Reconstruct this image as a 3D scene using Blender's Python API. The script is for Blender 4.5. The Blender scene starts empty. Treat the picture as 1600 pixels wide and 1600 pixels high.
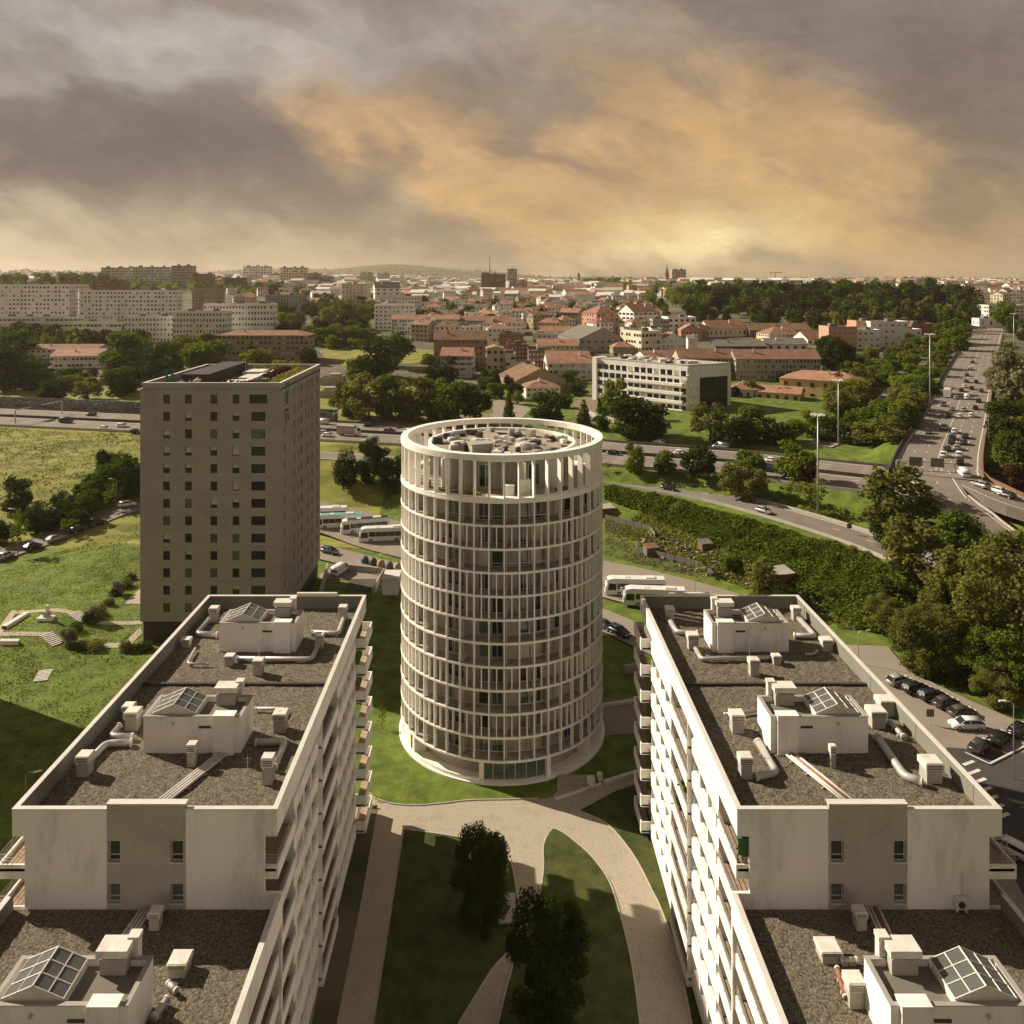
import bpy, bmesh, math, random
import numpy as np
from mathutils import Matrix, Vector
random.seed(7); rng = np.random.default_rng(7)
sc = bpy.context.scene
col = sc.collection
# ------------------------------------------------------------------ camera
F, CX, CY, H = 1300.0, 777.0, 437.0, 64.3      # photo focal length, principal point (1600 px frame), camera height
cam_d = bpy.data.cameras.new('camera'); cam = bpy.data.objects.new('camera', cam_d); col.objects.link(cam)
cam_d.sensor_width = 36; cam_d.lens = 36 * F / 1600
cam_d.shift_x = (800 - CX) / 1600; cam_d.shift_y = -(800 - CY) / 1600
cam_d.clip_start = 1; cam_d.clip_end = 30000
cam.location = (0, 0, H); cam.rotation_euler = (math.radians(90), 0, 0)
sc.camera = cam
# ------------------------------------------------------------------ view
sc.view_settings.view_transform = 'Standard'; sc.view_settings.look = 'None'
sc.view_settings.exposure = 0.62; sc.view_settings.gamma = 1; sc.view_settings.use_curve_mapping = False
sc.cycles.max_bounces = 6; sc.cycles.diffuse_bounces = 4; sc.cycles.glossy_bounces = 2
sc.cycles.transmission_bounces = 3; sc.cycles.transparent_max_bounces = 6; sc.cycles.volume_bounces = 0
sc.cycles.use_denoising = True
# ------------------------------------------------------------------ sun
SUN_EL, SUN_AZ = math.radians(33), math.radians(-63.5)   # azimuth from +Y, negative = to the left
sd = bpy.data.lights.new('sun', 'SUN'); so = bpy.data.objects.new('sun', sd); col.objects.link(so)
sd.energy = 5.0; sd.angle = math.radians(0.5); sd.color = (1.0, 0.88, 0.70)
so.location = (-200, 100, 200)
sdir = Vector((math.sin(SUN_AZ) * math.cos(SUN_EL), math.cos(SUN_AZ) * math.cos(SUN_EL), math.sin(SUN_EL)))
so.rotation_euler = sdir.to_track_quat('Z', 'Y').to_euler()
# ------------------------------------------------------------------ world: physical sky behind a smoky cloud deck
w = bpy.data.worlds.new('World'); sc.world = w; w.use_nodes = True
nt = w.node_tree; nt.nodes.clear()
def N(t, typ, **k):
    n = t.nodes.new(typ)
    for a, b in k.items(): setattr(n, a, b)
    return n
def mth(op, a, b=None, c=None, t=None, clamp=False):
    t = t or nt
    n = t.nodes.new('ShaderNodeMath'); n.operation = op; n.use_clamp = clamp
    for i, x in enumerate((a, b, c)):
        if x is None: continue
        if isinstance(x, (int, float)): n.inputs[i].default_value = x
        else: t.links.new(x, n.inputs[i])
    return n.outputs[0]
def vcol(a, b, fac):      # a + fac * b colour mix (fac socket)
    n = nt.nodes.new('ShaderNodeMix'); n.data_type = 'RGBA'; n.blend_type = 'MIX'
    for s, x in ((6, a), (7, b)):
        if isinstance(x, tuple): n.inputs[s].default_value = (*x, 1)
        else: nt.links.new(x, n.inputs[s])
    if isinstance(fac, (int, float)): n.inputs[0].default_value = fac
    else: nt.links.new(fac, n.inputs[0])
    return n.outputs[2]
tc = N(nt, 'ShaderNodeTexCoord'); sp = N(nt, 'ShaderNodeSeparateXYZ'); nt.links.new(tc.outputs['Generated'], sp.inputs[0])
az = mth('ARCTAN2', sp.outputs[0], sp.outputs[1]); el = mth('ARCSINE', sp.outputs[2])
def noise(vx, vy, scale, detail, rough=.55, dist=0.0):
    cb = N(nt, 'ShaderNodeCombineXYZ'); nt.links.new(vx, cb.inputs[0]); nt.links.new(vy, cb.inputs[1])
    n = N(nt, 'ShaderNodeTexNoise'); n.inputs['Scale'].default_value = scale; n.inputs['Detail'].default_value = detail
    n.inputs['Roughness'].default_value = rough; n.inputs['Distortion'].default_value = dist
    nt.links.new(cb.outputs[0], n.inputs['Vector']); return n.outputs['Fac']
el2 = mth('MULTIPLY', mth('POWER', mth('ABSOLUTE', mth('ADD', el, 0.02)), 0.85), 1.35)
azt = mth('ADD', az, mth('MULTIPLY', el, 0.6))
n1 = noise(azt, el2, 3.0, 7, .55, .5)
n2 = noise(mth('ADD', azt, 5.3), el2, 7.5, 6, .55, .4)
n3 = noise(mth('ADD', az, 11.7), mth('MULTIPLY', el2, 3.0), 3.2, 6, .55, .6)
warp = mth('SUBTRACT', n1, .5); warp2 = mth('SUBTRACT', n2, .5)
azw = mth('ADD', az, mth('ADD', mth('MULTIPLY', warp, .42), mth('MULTIPLY', warp2, .24)))
elw = mth('ADD', el, mth('ADD', mth('MULTIPLY', warp2, .16), mth('MULTIPLY', warp, .13)))
def gauss(px, py, sa, sb, ang):   # a glowing or grey bank of cloud in one direction of the sky
    a0 = math.atan((px - CX) / F); e0 = math.atan((CY - py) / F * math.cos(a0)); c, s = math.cos(ang), math.sin(ang)
    dx = mth('SUBTRACT', azw, a0); dy = mth('SUBTRACT', elw, e0)
    p = mth('DIVIDE', mth('ADD', mth('MULTIPLY', dx, c), mth('MULTIPLY', dy, s)), sa)
    q = mth('DIVIDE', mth('SUBTRACT', mth('MULTIPLY', dy, c), mth('MULTIPLY', dx, s)), sb)
    return mth('POWER', 2.718, mth('MULTIPLY', mth('ADD', mth('MULTIPLY', p, p), mth('MULTIPLY', q, q)), -1.0))
low = mth('POWER', 2.718, mth('MULTIPLY', mth('ABSOLUTE', el), -9.0))
base = vcol((.235, .192, .166), (.44, .32, .21), low)
base = vcol(base, (.150, .118, .105), mth('MULTIPLY', mth('SUBTRACT', .62, n1, clamp=True), 2.4, clamp=True))
up = mth('MULTIPLY', mth('MULTIPLY', mth('SUBTRACT', el, .16), 5.0, clamp=True), mth('MULTIPLY', mth('SUBTRACT', .62, el), 3.6, clamp=True))
base = vcol(base, (.46, .43, .39), mth('MULTIPLY', up, mth('MULTIPLY', mth('SUBTRACT', n3, .44, clamp=True), 4.5, clamp=True)))
for (px, py, sa, sb, ang, colr, wt) in [
    (150, 225, .32, .06, .1, (.135, .103, .096), .85), (790, 190, .16, .045, -.4, (.205, .155, .130), .55), (1500, 170, .34, .15, 0, (.225, .165, .130), .85), (760, 60, .30, .05, 0, (.255, .205, .170), .6),
    (700, 255, .24, .058, -.50, (.70, .425, .19), .86), (1150, 245, .25, .060, -.48, (.70, .43, .185), .85),
    (1130, 355, .32, .062, -.06, (.70, .445, .185), .8), (330, 60, .30, .035, .06, (.50, .465, .42), .8), (300, 120, .22, .018, .10, (.46, .42, .37), .6),
    (40, 370, .15, .045, -.2, (.68, .53, .36), .85), (470, 395, .14, .030, -.25, (.66, .51, .32), .65),
    (610, 330, .06, .02, .5, (.60, .46, .30), .35), (1040, 395, .13, .035, .1, (1.0, .80, .42), .95)]:
    g = gauss(px, py, sa, sb, ang)
    g = mth('MULTIPLY', g, mth('ADD', .30, mth('MULTIPLY', n2, 1.4)))
    base = vcol(base, colr, mth('MULTIPLY', g, wt, clamp=True))
fine = mth('MULTIPLY', mth('ADD', .62, mth('MULTIPLY', noise(azt, el2, 9, 9, .62, .5), .76)), mth('ADD', .84, mth('MULTIPLY', noise(azw, mth('MULTIPLY', elw, 2.6), 26, 6, .6, .6), .32)))
vm = N(nt, 'ShaderNodeVectorMath', operation='SCALE'); nt.links.new(base, vm.inputs[0]); nt.links.new(fine, vm.inputs['Scale'])
sky = N(nt, 'ShaderNodeTexSky'); sky.sky_type = 'NISHITA'; sky.sun_disc = False
sky.sun_elevation = SUN_EL; sky.sun_rotation = SUN_AZ; sky.dust_density = 3
b1 = N(nt, 'ShaderNodeBackground'); b1.inputs[1].default_value = .05; nt.links.new(sky.outputs[0], b1.inputs[0])
b2 = N(nt, 'ShaderNodeBackground'); b2.inputs[1].default_value = .67; nt.links.new(vm.outputs[0], b2.inputs[0])
mx = N(nt, 'ShaderNodeMixShader'); mx.inputs[0].default_value = .95
nt.links.new(b1.outputs[0], mx.inputs[1]); nt.links.new(b2.outputs[0], mx.inputs[2])
wo = N(nt, 'ShaderNodeOutputWorld'); nt.links.new(mx.outputs[0], wo.inputs[0])
# ------------------------------------------------------------------ materials
def M(name, c, rough=.85, var=.18, scale=.6, bump=0., bscale=8., spec=.3, metal=0., dirt=None, dscale=.15, sx=(1, 1, 1), c2=None):
    m = bpy.data.materials.new(name); m.use_nodes = True; t = m.node_tree; p = t.nodes['Principled BSDF']
    p.inputs['Roughness'].default_value = rough; p.inputs['Specular IOR Level'].default_value = spec; p.inputs['Metallic'].default_value = metal
    g = N(t, 'ShaderNodeNewGeometry'); mp = N(t, 'ShaderNodeMapping'); mp.inputs['Scale'].default_value = sx
    t.links.new(g.outputs['Position'], mp.inputs[0])
    def nz(s, d=6, r=.6):
        n = N(t, 'ShaderNodeTexNoise'); n.inputs['Scale'].default_value = s; n.inputs['Detail'].default_value = d; n.inputs['Roughness'].default_value = r
        t.links.new(mp.outputs[0], n.inputs['Vector']); return n.outputs['Fac']
    def ramp(v, a, b):
        r = N(t, 'ShaderNodeMapRange'); r.inputs[1].default_value = a; r.inputs[2].default_value = b; t.links.new(v, r.inputs[0]); return r.outputs[0]
    def mix(a, b, f):
        n = N(t, 'ShaderNodeMix', data_type='RGBA')
        for s, x in ((6, a), (7, b)):
            if isinstance(x, tuple): n.inputs[s].default_value = (*x, 1)
            else: t.links.new(x, n.inputs[s])
        t.links.new(f, n.inputs[0]); return n.outputs[2]
    if var > 0 or c2:
        lo = tuple(max(0, x * (1 - var)) for x in c); hi = c2 or tuple(min(1, x * (1 + var)) for x in c)
        cc = mix(lo, hi, ramp(nz(scale), .33, .67))
        if dirt: cc = mix(cc, dirt, ramp(nz(dscale, 8, .7), .52, .78))
        t.links.new(cc, p.inputs['Base Color'])
    else: p.inputs['Base Color'].default_value = (*c, 1)
    if bump:
        b = N(t, 'ShaderNodeBump'); b.inputs['Strength'].default_value = bump; b.inputs['Distance'].default_value = .1
        t.links.new(nz(bscale, 3), b.inputs['Height']); t.links.new(b.outputs[0], p.inputs['Normal'])
    return m
def Mleaf(name, c, c2, trans=.35, brown=None):
    m = bpy.data.materials.new(name); m.use_nodes = True; t = m.node_tree; t.nodes.clear()
    o = N(t, 'ShaderNodeOutputMaterial'); oi = N(t, 'ShaderNodeObjectInfo'); g = N(t, 'ShaderNodeNewGeometry')
    n = N(t, 'ShaderNodeTexNoise'); n.inputs['Scale'].default_value = .45; n.inputs['Detail'].default_value = 3; t.links.new(g.outputs['Position'], n.inputs['Vector'])
    a = mth('ADD', mth('MULTIPLY', oi.outputs['Random'], .65, t=t), mth('MULTIPLY', mth('SUBTRACT', n.outputs['Fac'], .35, t=t), 1.1, t=t), t=t, clamp=True)
    mxx = N(t, 'ShaderNodeMix', data_type='RGBA'); mxx.inputs[6].default_value = (*c, 1); mxx.inputs[7].default_value = (*c2, 1); t.links.new(a, mxx.inputs[0])
    d = N(t, 'ShaderNodeBsdfDiffuse'); tr = N(t, 'ShaderNodeBsdfTranslucent'); ms = N(t, 'ShaderNodeMixShader'); ms.inputs[0].default_value = trans
    t.links.new(mxx.outputs[2], d.inputs[0]); t.links.new(mxx.outputs[2], tr.inputs[0])
    t.links.new(d.outputs[0], ms.inputs[1]); t.links.new(tr.outputs[0], ms.inputs[2]); t.links.new(ms.outputs[0], o.inputs[0]); return m
def Mglass(name, c, rough=.12, spec=.6, var=.3):
    return M(name, c, rough, var, .35, spec=spec)
m_white = M('white_render', (.82, .785, .73), .85, .05, .35, dirt=(.50, .465, .42), dscale=.55, sx=(1, 1, .25), bump=.12, bscale=3)
m_taupe = M('taupe_render', (.40, .365, .32), .85, .07, .4, dirt=(.26, .235, .20), dscale=.3, bump=.1, bscale=3)
m_coping = M('coping', (.60, .57, .52), .7, .06, .8)
m_concrete = M('white_concrete', (.86, .82, .75), .8, .04, .5, dirt=(.64, .59, .52), dscale=.45, bump=.1, bscale=3)
m_plaster = M('grey_plaster', (.40, .365, .315), .85, .12, .5)
m_gtower = M('grey_cladding', (.31, .272, .242), .75, .07, .25, dirt=(.25, .225, .20), dscale=.12, bump=.1, bscale=1.5)
m_gtrim = M('grey_trim', (.34, .31, .28), .75, .08, .5)
m_gdark = M('dark_plinth', (.05, .043, .038), .8, .2, .5)
m_gravel = M('roof_gravel', (.055, .046, .033), .95, .5, 4.5, bump=1.0, bscale=7, dirt=(.42, .355, .25), dscale=7.5, c2=(.20, .168, .118))
m_felt = M('roof_felt', (.17, .155, .125), .9, .12, .5, dirt=(.09, .08, .07), dscale=.4)
m_parin = M('parapet_lining', (.20, .195, .165), .7, .06, .4)
m_metal = M('galvanised_metal', (.48, .46, .43), .45, .10, 1.5, metal=.35)
m_dmetal = M('dark_metal', (.06, .056, .052), .5, .2, 1)
m_vent = M('vent_concrete', (.40, .375, .33), .85, .12, 1.2)
m_cap = M('vent_cap', (.66, .63, .57), .6, .1, 1.5, dirt=(.45, .40, .33), dscale=1)
m_rust = M('rusty_red', (.30, .12, .07), .8, .3, 2)
m_glass = Mglass('window_glass', (.022, .023, .024))
m_glassg = Mglass('greenish_glass', (.095, .112, .10), .1)  # lightened colour stands in for pale reflections in the tower windows
m_curtain = Mglass('curtained_glass', (.46, .43, .36), .35, .4, .25)
m_blind = M('window_blind', (.42, .42, .38), .5, .1, .8)
m_skyl = Mglass('skylight_glass', (.10, .105, .095), .18, .5, .2)
m_frame = M('window_frame', (.58, .55, .50), .5, .05, 1)
m_dframe = M('dark_frame', (.07, .065, .06), .5, .1, 1)
m_bfloor = M('balcony_floor', (.36, .33, .29), .9, .15, .6)
m_rail = M('railing_metal', (.45, .43, .40), .4, .05, 1, metal=.4)
m_tile = M('balcony_tiles', (.33, .24, .17), .8, .25, 2.5)
m_asph = M('asphalt', (.20, .168, .138), .9, .12, .12, dirt=(.15, .127, .106), dscale=.08, bump=.15, bscale=4)
m_asphd = M('dark_asphalt', (.062, .057, .052), .9, .15, .2, dirt=(.085, .078, .07), dscale=.1)
m_lot = M('pale_tarmac', (.26, .22, .175), .95, .12, .2, dirt=(.19, .16, .125), dscale=.1)
m_pave = M('sandy_paving', (.36, .31, .245), .95, .16, 4.5, bump=.5, bscale=6, dirt=(.25, .205, .155), dscale=.5)
m_kerb = M('kerb_stone', (.42, .38, .33), .9, .12, 1)
m_paint = M('road_paint', (.62, .59, .53), .8, .15, 1.2)
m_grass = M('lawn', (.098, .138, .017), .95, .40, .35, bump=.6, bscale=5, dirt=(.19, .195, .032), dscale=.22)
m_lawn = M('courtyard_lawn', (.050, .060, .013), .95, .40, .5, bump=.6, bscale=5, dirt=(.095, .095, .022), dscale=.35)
m_field = M('meadow', (.19, .195, .035), .95, .40, .16, bump=.9, bscale=2.5, dirt=(.36, .32, .11), dscale=.12, sx=(.5, 1.5, 1))
m_dry = M('dry_grass', (.16, .125, .055), .95, .4, .4, bump=.6, bscale=4, dirt=(.075, .075, .022), dscale=.3)
m_earth = M('bare_earth', (.20, .15, .10), .95, .3, .5, bump=.5, bscale=3)
m_soil = M('town_ground', (.07, .08, .028), .95, .4, .05, c2=(.17, .15, .10), dirt=(.06, .075, .02), dscale=.02)
m_bark = M('bark', (.085, .062, .043), .95, .3, 3)
m_leafA = Mleaf('leaf_green', (.042, .078, .010), (.125, .172, .022))
m_leafB = Mleaf('leaf_bright', (.110, .150, .014), (.230, .255, .034), .4)
m_leafC = Mleaf('leaf_dark', (.022, .036, .008), (.066, .084, .016), .25)
m_leafP = Mleaf('pine_needles', (.020, .028, .010), (.060, .064, .020), .2)
m_leafO = Mleaf('leaf_olive', (.105, .118, .024), (.235, .228, .055), .4)
m_leafW = Mleaf('leaf_pale', (.15, .145, .075), (.25, .235, .13), .4)
m_leafR = Mleaf('leaf_russet', (.040, .020, .016), (.075, .035, .024), .3)
m_red = M('red_tile', (.26, .14, .095), .9, .25, .3, dirt=(.17, .095, .065), dscale=.1)
m_red2 = M('orange_tile', (.33, .18, .12), .9, .22, .3, dirt=(.24, .13, .085), dscale=.1)
m_brn = M('brown_tile', (.20, .115, .070), .9, .25, .3, dirt=(.12, .08, .055), dscale=.1)
m_gry = M('grey_roof', (.16, .145, .125), .9, .2, .3)
m_gryl = M('pale_roof', (.38, .35, .31), .9, .15, .3)
WALLS = {'white': M('wall_white', (.82, .79, .73), .9, .08, .1, dirt=(.5, .46, .4), dscale=.1), 'cream': M('wall_cream', (.68, .60, .46), .9, .1, .1),
         'beige': M('wall_beige', (.46, .39, .30), .9, .1, .1), 'grey': M('wall_grey', (.34, .32, .29), .9, .12, .1),
         'yellow': M('wall_yellow', (.62, .47, .22), .9, .1, .1), 'pink': M('wall_pink', (.50, .28, .20), .9, .1, .1),
         'brick': M('wall_brick', (.22, .115, .075), .9, .18, .3), 'brown': M('wall_brown', (.30, .18, .11), .9, .15, .2),
         'ochre': M('wall_ochre', (.34, .27, .17), .9, .1, .1), 'pale grey': M('wall_pale', (.60, .58, .54), .9, .1, .1), 'dark': M('wall_dark', (.09, .083, .076), .9, .2, .2)}
ROOFS = {'orange tiled': m_red2, 'red tiled': m_red, 'brown tiled': m_brn, 'grey': m_gry, 'pale flat': m_gryl}
# ------------------------------------------------------------------ mesh builder
class MB:
    def __init__(s): s.v = []; s.f = []; s.m = []
    def quad(s, a, b, c, d, mi=0):
        n = len(s.v); s.v += [a, b, c, d]; s.f.append((n, n + 1, n + 2, n + 3)); s.m.append(mi)
    def poly(s, pts, mi=0):
        n = len(s.v); s.v += list(pts); s.f.append(tuple(range(n, n + len(pts)))); s.m.append(mi)
    def hexa(s, p, mi=0, skip=()):      # p: 4 bottom (ccw) + 4 top
        n = len(s.v); s.v += list(p)
        for k, q in enumerate(((3, 2, 1, 0), (4, 5, 6, 7), (0, 1, 5, 4), (1, 2, 6, 5), (2, 3, 7, 6), (3, 0, 4, 7))):
            if k in skip: continue
            s.f.append(tuple(n + i for i in q)); s.m.append(mi)
    def box(s, x0, x1, y0, y1, z0, z1, mi=0, skip=()):
        if x0 > x1: x0, x1 = x1, x0
        s.hexa([(x0, y0, z0), (x1, y0, z0), (x1, y1, z0), (x0, y1, z0), (x0, y0, z1), (x1, y0, z1), (x1, y1, z1), (x0, y1, z1)], mi, skip)
    def obox(s, o, a, b, h, mi=0):      # o corner, a and b 2D edge vectors (ccw), z0..z1 = h
        (x, y), z0, z1 = o, h[0], h[1]
        q = [(x, y), (x + a[0], y + a[1]), (x + a[0] + b[0], y + a[1] + b[1]), (x + b[0], y + b[1])]
        s.hexa([(*p, z0) for p in q] + [(*p, z1) for p in q], mi)
    def tube(s, pts, r, n=8, mi=0, cap=True, r2=None):
        pts = [Vector(p) for p in pts]; n0 = len(s.v); L = len(pts)
        for i, p in enumerate(pts):
            d = (pts[min(i + 1, L - 1)] - pts[max(i - 1, 0)]).normalized()
            u = d.orthogonal().normalized() if abs(d.z) > .95 else Vector((0, 0, 1)).cross(d).normalized()
            v = d.cross(u); rr = r if r2 is None else r + (r2 - r) * i / (L - 1)
            for k in range(n):
                t = 2 * math.pi * k / n; s.v.append(tuple(p + u * (rr * math.cos(t)) + v * (rr * math.sin(t))))
        for i in range(L - 1):
            for k in range(n):
                a = n0 + i * n + k; b = n0 + i * n + (k + 1) % n; s.f.append((a, b, b + n, a + n)); s.m.append(mi)
        if cap:
            s.f.append(tuple(n0 + k for k in reversed(range(n)))); s.m.append(mi)
            s.f.append(tuple(n0 + (L - 1) * n + k for k in range(n))); s.m.append(mi)
    def lathe(s, cx, cy, prof, n=24, mi=0, a0=0., a1=2 * math.pi):    # prof: (r, z) list
        n0 = len(s.v); full = abs(a1 - a0 - 2 * math.pi) < 1e-6; K = n if full else n + 1
        for r, z in prof:
            for k in range(K):
                t = a0 + (a1 - a0) * k / n; s.v.append((cx + r * math.sin(t), cy - r * math.cos(t), z))
        for i in range(len(prof) - 1):
            for k in range(n):
                a = n0 + i * K + k; b = n0 + i * K + (k + 1) % K; s.f.append((a, b, b + K, a + K)); s.m.append(mi)
    def disc(s, cx, cy, z, r, n=24, mi=0):
        s.poly([(cx + r * math.cos(2 * math.pi * k / n), cy + r * math.sin(2 * math.pi * k / n), z) for k in range(n)], mi)
    def holes(s, o, u, W, z0, z1, hl, nrm, dep, mi=0):   # wall rectangle with window openings; hl: (u0,u1,za,zb); nrm outward 2D
        xs = sorted({0., W} | {h[0] for h in hl} | {h[1] for h in hl}); zs = sorted({z0, z1} | {h[2] for h in hl} | {h[3] for h in hl})
        P = lambda a, z, e=0.: (o[0] + u[0] * a - nrm[0] * e, o[1] + u[1] * a - nrm[1] * e, z)
        ns, nh = xs, zs
        hit = lambda a, z: any(h[0] < a < h[1] and h[2] < z < h[3] for h in hl)
        for i in range(len(ns) - 1):
            for j in range(len(nh) - 1):
                if ns[i + 1] - ns[i] < 1e-6 or nh[j + 1] - nh[j] < 1e-6: continue
                if not hit((ns[i] + ns[i + 1]) / 2, (nh[j] + nh[j + 1]) / 2):
                    s.quad(P(ns[i], nh[j]), P(ns[i + 1], nh[j]), P(ns[i + 1], nh[j + 1]), P(ns[i], nh[j + 1]), mi)
        for a, b, c, d in hl:
            s.quad(P(a, c), P(b, c), P(b, c, dep), P(a, c, dep), mi); s.quad(P(a, d, dep), P(b, d, dep), P(b, d), P(a, d), mi)
            s.quad(P(a, c), P(a, c, dep), P(a, d, dep), P(a, d), mi); s.quad(P(b, c, dep), P(b, c), P(b, d), P(b, d, dep), mi)
    def mesh(s, name, mats, smooth=False):
        me = bpy.data.meshes.new(name); me.from_pydata([tuple(map(float, p)) for p in s.v], [], s.f)
        for m in mats: me.materials.append(m)
        if len(mats) > 1: me.polygons.foreach_set('material_index', s.m)
        if smooth: me.polygons.foreach_set('use_smooth', [True] * len(s.f))
        me.update(); return me
    def build(s, name, mats, parent=None, smooth=False, world=True):
        if not isinstance(mats, (list, tuple)): mats = [mats]
        return put(name, s.mesh(name, mats, smooth), parent, world)
def put(name, me, parent=None, world=True, loc=None, rz=0, scale=None):
    o = bpy.data.objects.new(name, me); col.objects.link(o)
    if parent is not None:
        o.parent = parent
        if world and parent.type == 'EMPTY': o.matrix_parent_inverse = Matrix.Translation(-parent.location)
    if loc is not None: o.location = loc
    if rz: o.rotation_euler = (0, 0, rz)
    if scale is not None: o.scale = scale
    return o
def tag(o, label=None, cat=None, group=None, kind=None):
    for k, v in (('label', label), ('category', cat), ('group', group), ('kind', kind)):
        if v: o[k] = v
    return o
def thing(name, label, cat, loc=(0, 0, 0), rz=0, group=None):
    o = bpy.data.objects.new(name, None); col.objects.link(o); o.location = loc; o.rotation_euler = (0, 0, rz); o.empty_display_size = .5
    return tag(o, label, cat, group)
def dup(root, loc, rz=0, label=None, group=None, scale=None, recolor=None):
    r = root.copy(); col.objects.link(r); r.location = loc; r.rotation_euler = (0, 0, rz)
    if scale: r.scale = scale
    if label: r['label'] = label
    if group: r['group'] = group
    for ch in KIDS.get(root.name, ()):
        c = ch.copy(); col.objects.link(c); c.parent = r
        if recolor and ch.name.split('.')[0] == recolor[0]:
            c.material_slots[0].link = 'OBJECT'; c.material_slots[0].material = recolor[1]
        for g in KIDS.get(ch.name, ()):
            d = g.copy(); col.objects.link(d); d.parent = c
    return r
KIDS = {}
def kid(parent, o): KIDS.setdefault(parent.name, []).append(o); return o
def ssm(x): x = np.clip(x, 0, 1); return x * x * (3 - 2 * x)
def P(px, py, d): return ((px - CX) / F * d, d, H - (py - CY) / F * d)
def PZ(px, py, z): return P(px, py, (H - z) * F / (py - CY))
# ------------------------------------------------------------------ terrain height
_pd = np.arange(0, 9000, 1.0)
_pz = np.interp(_pd, [0, 214, 250, 288, 330, 400, 480, 600, 750, 900, 1600, 3500, 6000, 9000], [0, 0, 8, 11, 12.6, 14.2, 18.5, 26, 31, 34.5, 42, 53, 58, 56])
_pz = np.convolve(np.pad(_pz, 10, mode='edge'), np.ones(21) / 21, 'valid')
HILLS = [(-640, 5300, 84, 420, 500), (-1500, 5600, 66, 600, 500), (-60, 5500, 52, 300, 500), (700, 5600, 26, 500, 400), (2400, 5200, 22, 900, 500), (-2600, 4600, 40, 700, 600)]
def tz0(x, y):
    x = np.asarray(x, float); y = np.asarray(y, float)
    sh = np.interp(x, [8, 29, 71, 88, 120, 300, 500], [0, 13, 60, 73, 75, 75, 60]) * (1 - ssm((y - 330) / 250)) * ssm((y - 60) / 60)
    z = np.interp(y + sh, _pd, _pz)
    z = z + 15 * ssm((-x - 120) / 350) * ssm((y - 750) / 500)
    z = z + 9 * ssm((x - 130) / 150) * ssm((y - 560) / 200) * (1 - ssm((y - 1500) / 500)) * (x < 760)
    for hx, hy, h, sx, sy in HILLS: z = z + h * np.exp(-((x - hx) / sx) ** 2 - ((y - hy) / sy) ** 2)
    for hx, hy, h, s in [(-62, 172, 2.2, 9), (-82, 158, 1.8, 8), (-88, 190, 1.6, 12), (-50, 192, 1.2, 9), (-88, 142, 1.5, 8), (-95, 255, 1.5, 20), (-60, 268, 1.2, 15)]:
        z = z + h * np.exp(-((x - hx) ** 2 + (y - hy) ** 2) / s ** 2)
    return z
def march(px, py, fn):
    d = np.geomspace(42, 8000, 2600); x = (px - CX) / F * d; zr = H - (py - CY) / F * d; g = zr - fn(x, d)
    i = int(np.argmax(g < 0)) if (g < 0).any() else len(d) - 1
    if i == 0: return (float(x[0]), float(d[0]), float(fn(x[0], d[0])))
    t = g[i - 1] / (g[i - 1] - g[i]); dd = d[i - 1] + t * (d[i] - d[i - 1]); xx = (px - CX) / F * dd
    return (float(xx), float(dd), float(fn(np.array([xx]), np.array([dd]))[0]))
def smooth_line(pts, step=4.0):
    p = np.array(pts, float); p = np.vstack([2 * p[0] - p[1], p, 2 * p[-1] - p[-2]]); out = []
    for i in range(1, len(p) - 2):
        L = np.linalg.norm(p[i + 1] - p[i]); n = max(2, int(L / step))
        for t in np.linspace(0, 1, n, endpoint=False):
            out.append(.5 * (2 * p[i] + (p[i + 1] - p[i - 1]) * t + (2 * p[i - 1] - 5 * p[i] + 4 * p[i + 1] - p[i + 2]) * t * t + (3 * p[i] - p[i - 1] - 3 * p[i + 1] + p[i + 2]) * t ** 3))
    out.append(p[-2]); return np.array(out)
ROADS = {}
def road(name, pts, width, mat, dz=.15, flat=True, step=4.0):
    wp = [(PZ(q[0], q[1], q[2]) if len(q) > 2 else march(q[0], q[1], tz0)) for q in pts]
    L = smooth_line(wp, step)
    for _ in range(3): L[1:-1, 2] = (L[:-2, 2] + L[1:-1, 2] + L[2:, 2]) / 3
    ROADS[name] = dict(L=L, w=width, m=mat, dz=dz, flat=flat)
road('motorway', [(-330, 642, 12.2), (-150, 645, 12.2), (0, 651, 12.1), (220, 661, 11.8), (560, 676, 11), (780, 690, 10.8), (950, 708, 10.8), (1130, 722, 11.2), (1300, 741, 11.6), (1500, 764, 11.8), (1760, 800, 12)], 33, m_asph)
road('slip_road', [(380, 704), (560, 716), (760, 732, 8.6), (870, 740, 8.2), (942, 747, 8), (1059, 766, 8), (1145, 783, 8), (1280, 821, 7.6), (1385, 857, 7.0), (1460, 890, 6.2), (1560, 935, 5)], 9.5, m_asph)
road('link_road', [(1015, 748, 8.6), (1100, 754, 9.2), (1210, 762, 9.6), (1300, 774, 9.6), (1400, 806, 8.6), (1490, 842, 7.6), (1600, 890, 6)], 8.5, m_asph)
road('highway', [(1560, 497, 30), (1551, 508, 28.2), (1542, 520, 26), (1520, 572, 21), (1505, 612, 18.6), (1492, 650, 17.6), (1472, 700, 17.0), (1464, 730, 16.8), (1462, 745, 16.8)], 19.5, m_asph, flat=True)
road('exit_road', [(1452, 735, 16.85), (1462, 752, 16.7), (1478, 776, 15.6), (1515, 806, 13.6), (1552, 833, 12), (1640, 885, 9)], 9.5, m_asph)
road('entry_road', [(1497, 735, 16.85), (1512, 750, 16.7), (1545, 766, 16), (1590, 785, 15), (1700, 820, 13)], 9.0, m_asph)
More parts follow.
